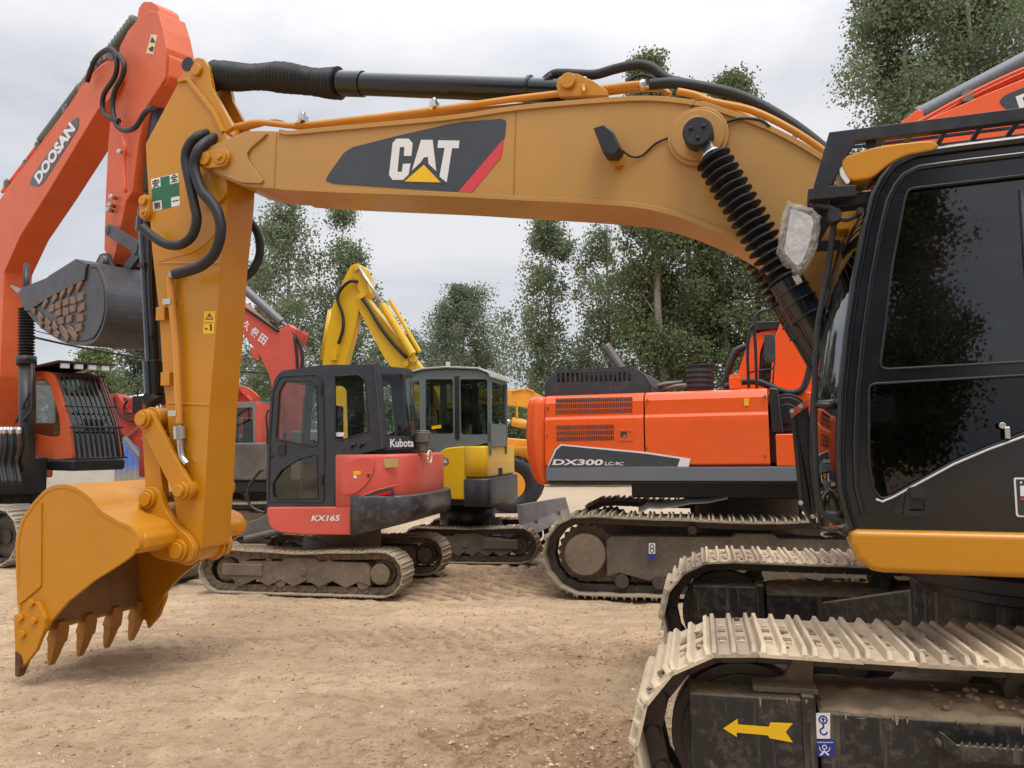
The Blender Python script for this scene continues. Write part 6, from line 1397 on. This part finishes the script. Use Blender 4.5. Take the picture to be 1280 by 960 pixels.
def damp_groove_shade(x, y):
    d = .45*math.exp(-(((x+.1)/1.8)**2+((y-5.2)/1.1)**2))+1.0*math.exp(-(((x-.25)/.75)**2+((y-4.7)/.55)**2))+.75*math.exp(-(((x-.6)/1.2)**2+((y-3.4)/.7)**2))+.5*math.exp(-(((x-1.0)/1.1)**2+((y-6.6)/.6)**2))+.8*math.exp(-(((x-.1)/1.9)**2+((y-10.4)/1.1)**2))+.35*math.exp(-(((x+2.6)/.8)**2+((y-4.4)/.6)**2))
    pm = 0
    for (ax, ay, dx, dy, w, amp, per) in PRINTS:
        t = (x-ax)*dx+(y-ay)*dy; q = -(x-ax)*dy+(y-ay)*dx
        if abs(q) < w and -1.2 < t < 2.6: pm = max(pm, min(1, (w-abs(q))*8)*max(0, min(1, .5-1.6*math.sin(2*math.pi*(t+q*.5)/per)))*min(1, amp*16))  # groove bottoms darkened: shade of the print relief put into the colour
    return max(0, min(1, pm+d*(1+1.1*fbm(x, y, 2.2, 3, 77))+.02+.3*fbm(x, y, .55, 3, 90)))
def axis(a, b, st, far0, far1, g=1.16):
    v = [a]
    while v[-1] < b: v.append(v[-1]+st)
    s = st
    while v[-1] < far1: s *= g; v.append(v[-1]+s)
    w = [a]; s = st
    while w[-1] > far0: s *= g; w.append(w[-1]-s)
    return sorted(set(w+v))
xs = axis(-4.6, 2.6, .03, -700, 700); ys = axis(2.6, 10.5, .033, -60, 900)
gv = [(x, y, gheight(x, y)) for y in ys for x in xs]; nx = len(xs); ny = len(ys)
idx = np.arange(nx*ny).reshape(ny, nx); q = np.stack([idx[:-1,:-1], idx[:-1,1:], idx[1:,1:], idx[1:,:-1]], -1).reshape(-1, 4)
def fastmesh(name, V, Q, mats, smooth=True, mi=None):
    me = bpy.data.meshes.new(name); V = np.asarray(V, dtype=np.float32); Q = np.asarray(Q, dtype=np.int32); k = Q.shape[1]
    me.vertices.add(len(V)); me.vertices.foreach_set('co', V.ravel())
    me.loops.add(Q.size); me.loops.foreach_set('vertex_index', Q.ravel())
    me.polygons.add(len(Q)); me.polygons.foreach_set('loop_start', np.arange(len(Q), dtype=np.int32)*k)
    if mi is not None: me.polygons.foreach_set('material_index', np.asarray(mi, dtype=np.int32))
    me.polygons.foreach_set('use_smooth', np.full(len(Q), smooth))
    for m in (mats if isinstance(mats, (list, tuple)) else [mats]): me.materials.append(m)
    me.update(calc_edges=True); me.validate(); o = bpy.data.objects.new(name, me); col.objects.link(o); return o
m, t, o = nt('dirt_ground'); L = t.links.new
b = N(t, 'ShaderNodeBsdfPrincipled'); L(b.outputs[0], o.inputs[0]); b.inputs['Roughness'].default_value = .95; b.inputs['Specular IOR Level'].default_value = .12
g = N(t, 'ShaderNodeNewGeometry'); co = g.outputs['Position']
n1 = noise_t(t, co, .35, 5, .6); n2 = noise_t(t, co, 2.3, 7, .65, .4); n3 = noise_t(t, co, 22, 8, .75); n4 = noise_t(t, co, 95, 4, .7)
mp = N(t, 'ShaderNodeMapping'); mp.inputs['Rotation'].default_value = (0, 0, .25); mp.inputs['Scale'].default_value = (.5, 2.6, 1); L(co, mp.inputs[0]); n5 = noise_t(t, mp.outputs[0], 1.3, 7, .62, .6)
n8 = noise_t(t, co, 8, 9, .72, .5); n9 = noise_t(t, co, 4.2, 7, .68, .8)
c = mixc(t, ramp(t, n1, .35, .65), (.74,.545,.34), (.64,.47,.30))
c = mixc(t, mth(t, 'MULTIPLY', ramp(t, n2, .44, .62), .5), c, (.52,.36,.235))
c = mixc(t, mth(t, 'MULTIPLY', ramp(t, n5, .47, .62), .6), c, (.86,.65,.455))
c = mixc(t, mth(t, 'MULTIPLY', ramp(t, n8, .54, .63), .55), c, (.40,.265,.165))
c = mixc(t, mth(t, 'MULTIPLY', ramp(t, n3, .54, .62), .5), c, (.30,.19,.115))
c = mixc(t, mth(t, 'MULTIPLY', ramp(t, n4, .56, .66), .4), c, (.90,.72,.53))
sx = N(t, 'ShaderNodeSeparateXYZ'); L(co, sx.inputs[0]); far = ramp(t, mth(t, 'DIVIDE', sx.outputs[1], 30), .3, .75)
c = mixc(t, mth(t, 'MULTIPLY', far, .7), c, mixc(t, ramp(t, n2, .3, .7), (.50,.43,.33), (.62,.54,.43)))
atn = N(t, 'ShaderNodeAttribute', attribute_name='damp_groove_shade'); dm = mixc(t, ramp(t, n8, .45, .6), (.46,.31,.195), (.25,.16,.095)); c = mixc(t, mth(t, 'MULTIPLY', atn.outputs['Fac'], .9, True), c, dm)  # damp soil patches and painted groove shade share this dark tone
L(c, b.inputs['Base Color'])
vo = N(t, 'ShaderNodeTexVoronoi'); vo.inputs['Scale'].default_value = 26; L(co, vo.inputs['Vector'])
bp = N(t, 'ShaderNodeBump'); bp.inputs['Strength'].default_value = 1; bp.inputs['Distance'].default_value = .10
hh = mth(t, 'ADD', mth(t, 'MULTIPLY', n8, -.5), mth(t, 'MULTIPLY', n5, .5)); hh = mth(t, 'ADD', hh, mth(t, 'MULTIPLY', n3, -.3)); hh = mth(t, 'ADD', hh, mth(t, 'MULTIPLY', n9, .9)); hh = mth(t, 'ADD', hh, mth(t, 'MULTIPLY', n4, .08))
L(hh, bp.inputs['Height']); L(bp.outputs[0], b.inputs['Normal']); M_GND = m
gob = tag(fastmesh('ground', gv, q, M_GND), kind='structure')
at_ = gob.data.attributes.new('damp_groove_shade', 'FLOAT', 'POINT'); at_.data.foreach_set('value', np.array([damp_groove_shade(v[0], v[1]) if v[1] < 16 and v[1] > 1 and abs(v[0]) < 10 else .1 for v in gv], dtype=np.float32))
# loose stones and clods
def stones(name, n, rmin, rmax, mat, where):
    base = np.array([(1,0,0),(-1,0,0),(0,1,0),(0,-1,0),(0,0,1),(0,0,-1)], float); tri = np.array([(0,2,4),(2,1,4),(1,3,4),(3,0,4),(2,0,5),(1,2,5),(3,1,5),(0,3,5)])
    V = []; T = []
    for i in range(n):
        x, y = where(); r = rmin*(rmax/rmin)**(random.random()**2.6); z = gheight(x, y)
        p = base*np.array([random.uniform(.7,1.4), random.uniform(.6,1.2), random.uniform(.55,.9)])*r*(1+rng.uniform(-.3,.3,(6,1)))
        a = random.uniform(0, 6.28); R_ = np.array([[math.cos(a), -math.sin(a), 0],[math.sin(a), math.cos(a), 0],[0,0,1]])
        e = random.uniform(-.6,.6); R2 = np.array([[1,0,0],[0,math.cos(e),-math.sin(e)],[0,math.sin(e),math.cos(e)]])
        V.append(p @ R2.T @ R_.T+np.array([x, y, z+r*.05])); T.append(tri+6*i)
    return tag(fastmesh(name, np.concatenate(V), np.concatenate(T), mat, False), kind='stuff')
def w_all():
    d = 2.7+8*random.random()**1.5; return (random.uniform(-.72, .55)*d, d)
def w_heap():
    k = random.choice(((.35,4.6,.8,.55),(-.7,3.6,.8,.45),(.9,3.6,.9,.6),(1.1,6.8,1,.4),(.35,4.6,.8,.55))); return random.gauss(k[0], k[2]), max(2.7, random.gauss(k[1], k[3]))
M_CLOD = paint('soil_clod', (.40,.27,.17), .95, .4, .0, (.46,.33,.22), var=.4, scale=3, spec=.1)
M_PEB = paint('pale_pebble', (.62,.52,.41), .9, .3, .2, (.4,.3,.2), var=.3, scale=4, spec=.2)
stones('soil_clods', 22000, .004, .022, M_CLOD, lambda: w_heap() if random.random() < .38 else w_all())
stones('pebbles', 2500, .003, .018, M_PEB, w_all)

# ================================================================ trees
def leafmat(name, c1, c2):
    m, t, o = nt(name); L = t.links.new
    g = N(t, 'ShaderNodeNewGeometry'); n = noise_t(t, g.outputs['Position'], 1.2, 4, .7); n2 = noise_t(t, g.outputs['Position'], 14, 2, .5)
    c = mixc(t, ramp(t, mth(t, 'ADD', mth(t, 'MULTIPLY', n, .5), mth(t, 'MULTIPLY', n2, .5)), .35, .65), c1, c2)
    d = N(t, 'ShaderNodeBsdfPrincipled'); d.inputs['Roughness'].default_value = .55; d.inputs['Specular IOR Level'].default_value = .35; L(c, d.inputs['Base Color'])
    tr = N(t, 'ShaderNodeBsdfTranslucent'); L(mixc(t, .5, c, (.14,.2,.04)), tr.inputs[0])
    mx = N(t, 'ShaderNodeMixShader'); mx.inputs[0].default_value = .38; L(d.outputs[0], mx.inputs[1]); L(tr.outputs[0], mx.inputs[2]); L(mx.outputs[0], o.inputs[0]); return m
LF1 = leafmat('poplar_leaves', (.115,.155,.09), (.27,.32,.21))
LF2 = leafmat('olive_leaves', (.10,.13,.06), (.22,.26,.14))
LF3 = leafmat('pale_leaves', (.085,.11,.075), (.15,.18,.125))
LF4 = leafmat('fresh_leaves', (.10,.14,.045), (.2,.24,.09))
LF5 = leafmat('hazed_leaves', (.13,.165,.115), (.20,.24,.17))  # distance haze of the far trees put into the leaf colour
M_BARK = paint('pale_bark', (.30,.28,.23), .9, .5, .0, (.16,.14,.11), var=.25, scale=1.5, bump=.06, spec=.2)
def tree(px, Y, htop, rw_, label, kind='poplar', leaf=None, nleaf=16000, size=.15, base=.18, lobes=7, trunks=1, X=None, group=None, name='poplar_tree', lean=0, tr=None, seed=0, gap=.0, zt=None):
    rw = rw_*({LF2: 1.12}.get(leaf, 1.28) if kind == 'poplar' else 1.15); size = size*.86; nleaf = int(nleaf*(1.35 if leaf is LF1 else 1.7)) if Y > 0 else nleaf
    rg = np.random.default_rng(seed*17+5); rd = random.Random(seed)
    if X is None: X = at_depth(px, 556, Y).x
    H = htop
    rt = Root(name, Frame(X, Y, rd.uniform(0, 360)), label, 'tree', group)
    # trunk and limbs
    mb = MB(rt, rt.fr); tips = []
    tr = tr or H*.013
    for k in range(trunks):
        a0 = rd.uniform(0, 6.28); off = .0 if trunks == 1 else rw*.28
        bx, by = off*math.cos(a0+k*2.4), off*math.sin(a0+k*2.4); pts = []
        for i in range(9):
            f = i/8; pts.append(Vector((bx*(.4+f)+lean*f+.12*rw*noise.noise(Vector((f*3, k, seed))), by*(.4+f)+.12*rw*noise.noise(Vector((f*3, k+5, seed))), H*.93*f-.1)))
        rr = [tr*(1-.88*(i/8)**.9)+.012 for i in range(9)]; sp = crom(pts, 3); mb.tube(sp, [np.interp(i/(len(sp)-1), np.linspace(0, 1, 9), rr) for i in range(len(sp))], 8)
        nl = int(16*(1 if trunks == 1 else .6))
        for j in range(nl):
            f = base*.8+(.95-base*.8)*(j+.5)/nl; p = sp[int(f*(len(sp)-1))]; a = j*2.4+rd.uniform(-.5, .5)
            up = {'poplar': 1.5, 'round': .6}[kind]; ln = rw*(1.15-.75*f)*rd.uniform(.7, 1.15)
            d = Vector((math.cos(a), math.sin(a), up)).normalized(); q1 = p+d*ln*.5+Vector((0,0,ln*.05)); q2 = p+d*ln*1.05+Vector((rd.uniform(-.2,.2), rd.uniform(-.2,.2), ln*.25))
            mb.tube([p, q1, q2], [tr*.32*(1-f)+.02, tr*.2*(1-f)+.012, .008], 5); tips += [q1, q2, q1.lerp(q2, .6)]
    mb.build('trunk', M_BARK)
    # leaf clumps
    C = []; ncl = int(nleaf/190)
    for i in range(ncl):
        while True:
            f = rg.uniform(base, 1.0); g_ = (f-base)/(1-base)
            if kind == 'poplar': w = rw*(.30+.75*math.sin(math.pi*min(1, g_*.85+.12))**.8)*(1-.55*g_**3)
            else: w = rw*math.sin(math.pi*min(1, .12+g_*.86))**.6
            a = rg.uniform(0, 6.28); w *= .74+.34*math.sin(a*2+f*9+seed)*.5+.36*noise.noise(Vector((math.cos(a)*1.4, math.sin(a)*1.4, f*H*.28+seed)))
            r = w*math.sqrt(rg.uniform(.04, 1)); p = np.array([math.cos(a)*r+lean*f, math.sin(a)*r, f*H])
            if noise.noise(Vector(p*.55)+Vector((seed*3.1, 0, 0))) > (-.02 if leaf is LF1 or leaf is None else -.12)+gap: break
        C.append(p)
    C = np.array(C)
    if tips: C = np.concatenate([C, np.array([tuple(v) for v in tips])[:int(ncl*.25)]])
    which = rg.integers(0, len(C), nleaf); cr = rg.uniform(.22, .52, len(C))*(rw/2.4)**.5
    P = C[which]+np.clip(rg.normal(0, 1, (nleaf, 3)), -1.9, 1.9)*cr[which][:, None]*np.array([.8, .8, .75])
    P[:, 2] = np.clip(P[:, 2], H*base*.6, H*1.02)
    s = rg.uniform(.45, 1.35, nleaf)*size
    a = rg.normal(0, 1, (nleaf, 3)); a /= np.linalg.norm(a, axis=1)[:, None]; b_ = rg.normal(0, 1, (nleaf, 3)); b_ -= a*(a*b_).sum(1)[:, None]; b_ /= np.linalg.norm(b_, axis=1)[:, None]
    s = s[:, None]; V = np.stack([P-a*s*.5, P+b_*s*.36, P+a*s*.5, P-b_*s*.36], 1).reshape(-1, 3)
    Q = np.arange(nleaf*4).reshape(-1, 4); cr_ = fastmesh('crown', V, Q, leaf or LF1, False); cr_.parent = rt.ob
    return rt
def topz(py, Y, px=640): return at_depth(px, py, Y).z
TG = 'trees behind the machine yard'
tree(358, 40, topz(245, 40, 358), 2.9, 'tall poplar with open crown behind the red boom, left one of the close pair', seed=1, nleaf=24000, size=.17, leaf=LF1, base=.1, group=TG)
tree(428, 42, topz(262, 42, 430), 2.3, 'tall poplar rising directly behind the elbow of the bright yellow arm', seed=2, nleaf=20000, size=.17, leaf=LF1, base=.12, group=TG)
tree(322, 44, topz(335, 44, 322), 1.9, 'shorter poplar at the left foot of the tall pair, close to the ochre stick', seed=3, nleaf=10000, size=.18, leaf=LF1, base=.08, group=TG)
tree(580, 62, topz(360, 62, 580), 4.3, 'broad grey green tree standing clear above the cab of the yellow mini excavator', kind='round', seed=4, nleaf=32000, size=.2, leaf=LF5, base=.06, group=TG, name='broad_tree')
tree(525, 64, topz(412, 64, 530), 2.6, 'low grey green bush-like tree touching the left side of the broad tree', kind='round', seed=14, nleaf=14000, size=.2, leaf=LF5, base=.05, group=TG, name='broad_tree')
tree(672, 95, topz(452, 95, 672), 1.7, 'small far conical tree seen just left of the slotted black engine cover', seed=5, nleaf=7000, size=.3, leaf=LF5, base=.05, group=TG, name='small_tree')
tree(690, 38, topz(268, 38, 690), 2.2, 'airy poplar with much sky between its leaves, leftmost of the row under the ochre boom', seed=6, nleaf=16000, size=.16, leaf=LF1, base=.2, group=TG, gap=.08)
tree(765, 40, topz(255, 40, 765), 2.3, 'airy poplar second in the row under the ochre boom, above the tilted exhaust pipe', seed=7, nleaf=16000, size=.16, leaf=LF1, base=.2, group=TG, gap=.08)
tree(822, 33, topz(80, 33, 822), 2.1, 'very tall dense poplar whose tip shows above the black hose arch on the boom', seed=8, nleaf=44000, size=.16, leaf=LF2, base=.13, trunks=2, group=TG)
tree(870, 36, topz(112, 36, 870), 2.0, 'very tall poplar between two dense ones, pale trunks forking inside its crown', seed=9, nleaf=34000, size=.16, leaf=LF2, base=.15, trunks=2, group=TG)
tree(930, 34, topz(104, 34, 926), 2.6, 'very tall dark green poplar at the right end of the row, above the orange cab', seed=10, nleaf=44000, size=.16, leaf=LF2, base=.15, trunks=2, group=TG)
tree(1000, 38, topz(180, 38, 1000), 2.6, 'dark poplar mostly hidden behind the bellows of the boom cylinder', seed=11, nleaf=16000, size=.18, leaf=LF2, base=.1, group=TG)
tree(1158, 26, topz(-60, 26, 1150), 2.6, 'large near tree reaching over the black roof guard with its left edge against the sky', seed=12, nleaf=60000, size=.145, leaf=LF1, base=.2, kind='round', gap=-.14, group=TG)
tree(1255, 27, topz(-90, 27, 1250), 3.4, 'large near tree filling the upper right corner above the orange boom', seed=13, nleaf=70000, size=.145, leaf=LF1, base=.2, trunks=2, gap=-.14, group=TG)
tree(120, 46, topz(440, 46, 120), 2.2, 'low fresh green tree behind the barred cab on the left', kind='round', seed=15, nleaf=12000, size=.2, leaf=LF4, base=.05, group=TG, name='broad_tree')
tree(170, 52, topz(424, 52, 170), 3.0, 'hazy grey green tree behind the low hanging cable, left of the ochre stick', kind='round', seed=16, nleaf=16000, size=.22, leaf=LF5, base=.05, group=TG, name='broad_tree')
tree(60, 56, topz(470, 56, 60), 2.6, 'low tree peeping over the roof lamps of the barred cab', kind='round', seed=17, nleaf=8000, size=.24, leaf=LF5, base=.05, group=TG, name='broad_tree')
tree(475, 75, topz(432, 75, 478), 3.2, 'far low tree in the gap between the yellow stick and the yellow boom', kind='round', seed=18, nleaf=12000, size=.28, leaf=LF5, base=.05, group=TG, name='broad_tree')
tree(640, 70, topz(508, 70, 640), 3.6, 'low dark green scrub tree under the amber boom with black lettering', kind='round', seed=19, nleaf=12000, size=.26, leaf=LF2, base=.0, group=TG, name='scrub_tree')
# trees behind viewer: two mirrored in cab glass, rest unseen, added to darken reflections
tree(0, -13, 9.5, 2.3, 'tree behind the viewer, mirrored as the left dark shape in the cab window', X=-2.1, seed=30, nleaf=60000, size=.12, leaf=LF2, kind='round', base=.1, name='broad_tree', group='trees behind the viewer')
tree(0, -14, 11, 3.4, 'tree behind the viewer, mirrored lower right in the cab window', X=5.5, seed=31, nleaf=26000, size=.2, leaf=LF2, kind='round', base=.1, name='broad_tree', group='trees behind the viewer')
tree(0, -12, 9, 3.0, 'unseen tree added behind the viewer to darken reflections, farthest to the left', X=-8.5, seed=32, nleaf=16000, size=.24, leaf=LF2, kind='round', base=.1, name='broad_tree', group='trees behind the viewer')

tree(0, -10, 9, 3.6, 'unseen tree added behind the viewer to darken reflections, farthest to the right', X=9.5, seed=33, nleaf=20000, size=.24, leaf=LF2, kind='round', base=.05, name='broad_tree', group='trees behind the viewer')
tree(0, -16, 13, 4.5, 'tallest unseen tree added behind the viewer to darken reflections, out to the left', X=-17, seed=34, nleaf=26000, size=.26, leaf=LF2, kind='round', base=.05, name='broad_tree', group='trees behind the viewer')
# ================================================================ sky and light
w = bpy.data.worlds.new('World'); scene.world = w; w.use_nodes = True; t = w.node_tree; t.nodes.clear(); L = t.links.new
ow = t.nodes.new('ShaderNodeOutputWorld'); bg = t.nodes.new('ShaderNodeBackground'); L(bg.outputs[0], ow.inputs[0]); bg.inputs[1].default_value = .1
sky = t.nodes.new('ShaderNodeTexSky'); sky.sky_type = 'NISHITA'; sky.sun_disc = False
SUN_EL, SUN_AZ = 67, 160  # azimuth from +Y clockwise: behind the viewer's right shoulder
sky.sun_elevation = R(SUN_EL); sky.sun_rotation = R(SUN_AZ)
tc = t.nodes.new('ShaderNodeTexCoord'); sx = t.nodes.new('ShaderNodeSeparateXYZ'); L(tc.outputs['Generated'], sx.inputs[0])
mp = N(t, 'ShaderNodeMapping'); mp.inputs['Scale'].default_value = (1, 1, 2.6); L(tc.outputs['Generated'], mp.inputs[0])
c1 = noise_t(t, mp.outputs[0], 2.2, 6, .5, .25); 
el = ramp(t, sx.outputs[2], .0, .95, (6.5,6.6,6.9,1), (21,20.8,21,1)); el_ = el.node; e2 = el_.color_ramp.elements.new(.42); e2.color = (7.2,7.3,7.6,1)
cl = mixc(t, ramp(t, c1, .40, .60), (.77,.795,.845), (1.09,1.085,1.075))
m1 = N(t, 'ShaderNodeMix', data_type='RGBA', blend_type='MULTIPLY'); m1.inputs[0].default_value = 1; L(el, m1.inputs[6]); L(cl, m1.inputs[7])
L(mixc(t, .94, sky.outputs[0], m1.outputs[2]), bg.inputs[0])
sd = bpy.data.lights.new('sun', 'SUN'); sd.energy = 1.5; sd.angle = R(24); sd.color = (1, .95, .88)
so = bpy.data.objects.new('sun', sd); col.objects.link(so)
az = R(SUN_AZ); dv = Vector((math.sin(az)*math.cos(R(SUN_EL)), math.cos(az)*math.cos(R(SUN_EL)), math.sin(R(SUN_EL))))
so.rotation_euler = dv.to_track_quat('Z', 'Y').to_euler()
vs_ = scene.view_settings; vs_.view_transform = 'Standard'; vs_.look = 'None'; vs_.exposure = 0.17; vs_.gamma = 1; vs_.use_curve_mapping = False
scene.render.engine = 'CYCLES'; cy = scene.cycles; cy.max_bounces = 6; cy.transparent_max_bounces = 12; cy.diffuse_bounces = 3; cy.glossy_bounces = 3; cy.transmission_bounces = 4; cy.caustics_reflective = False; cy.caustics_refractive = False; cy.volume_bounces = 1
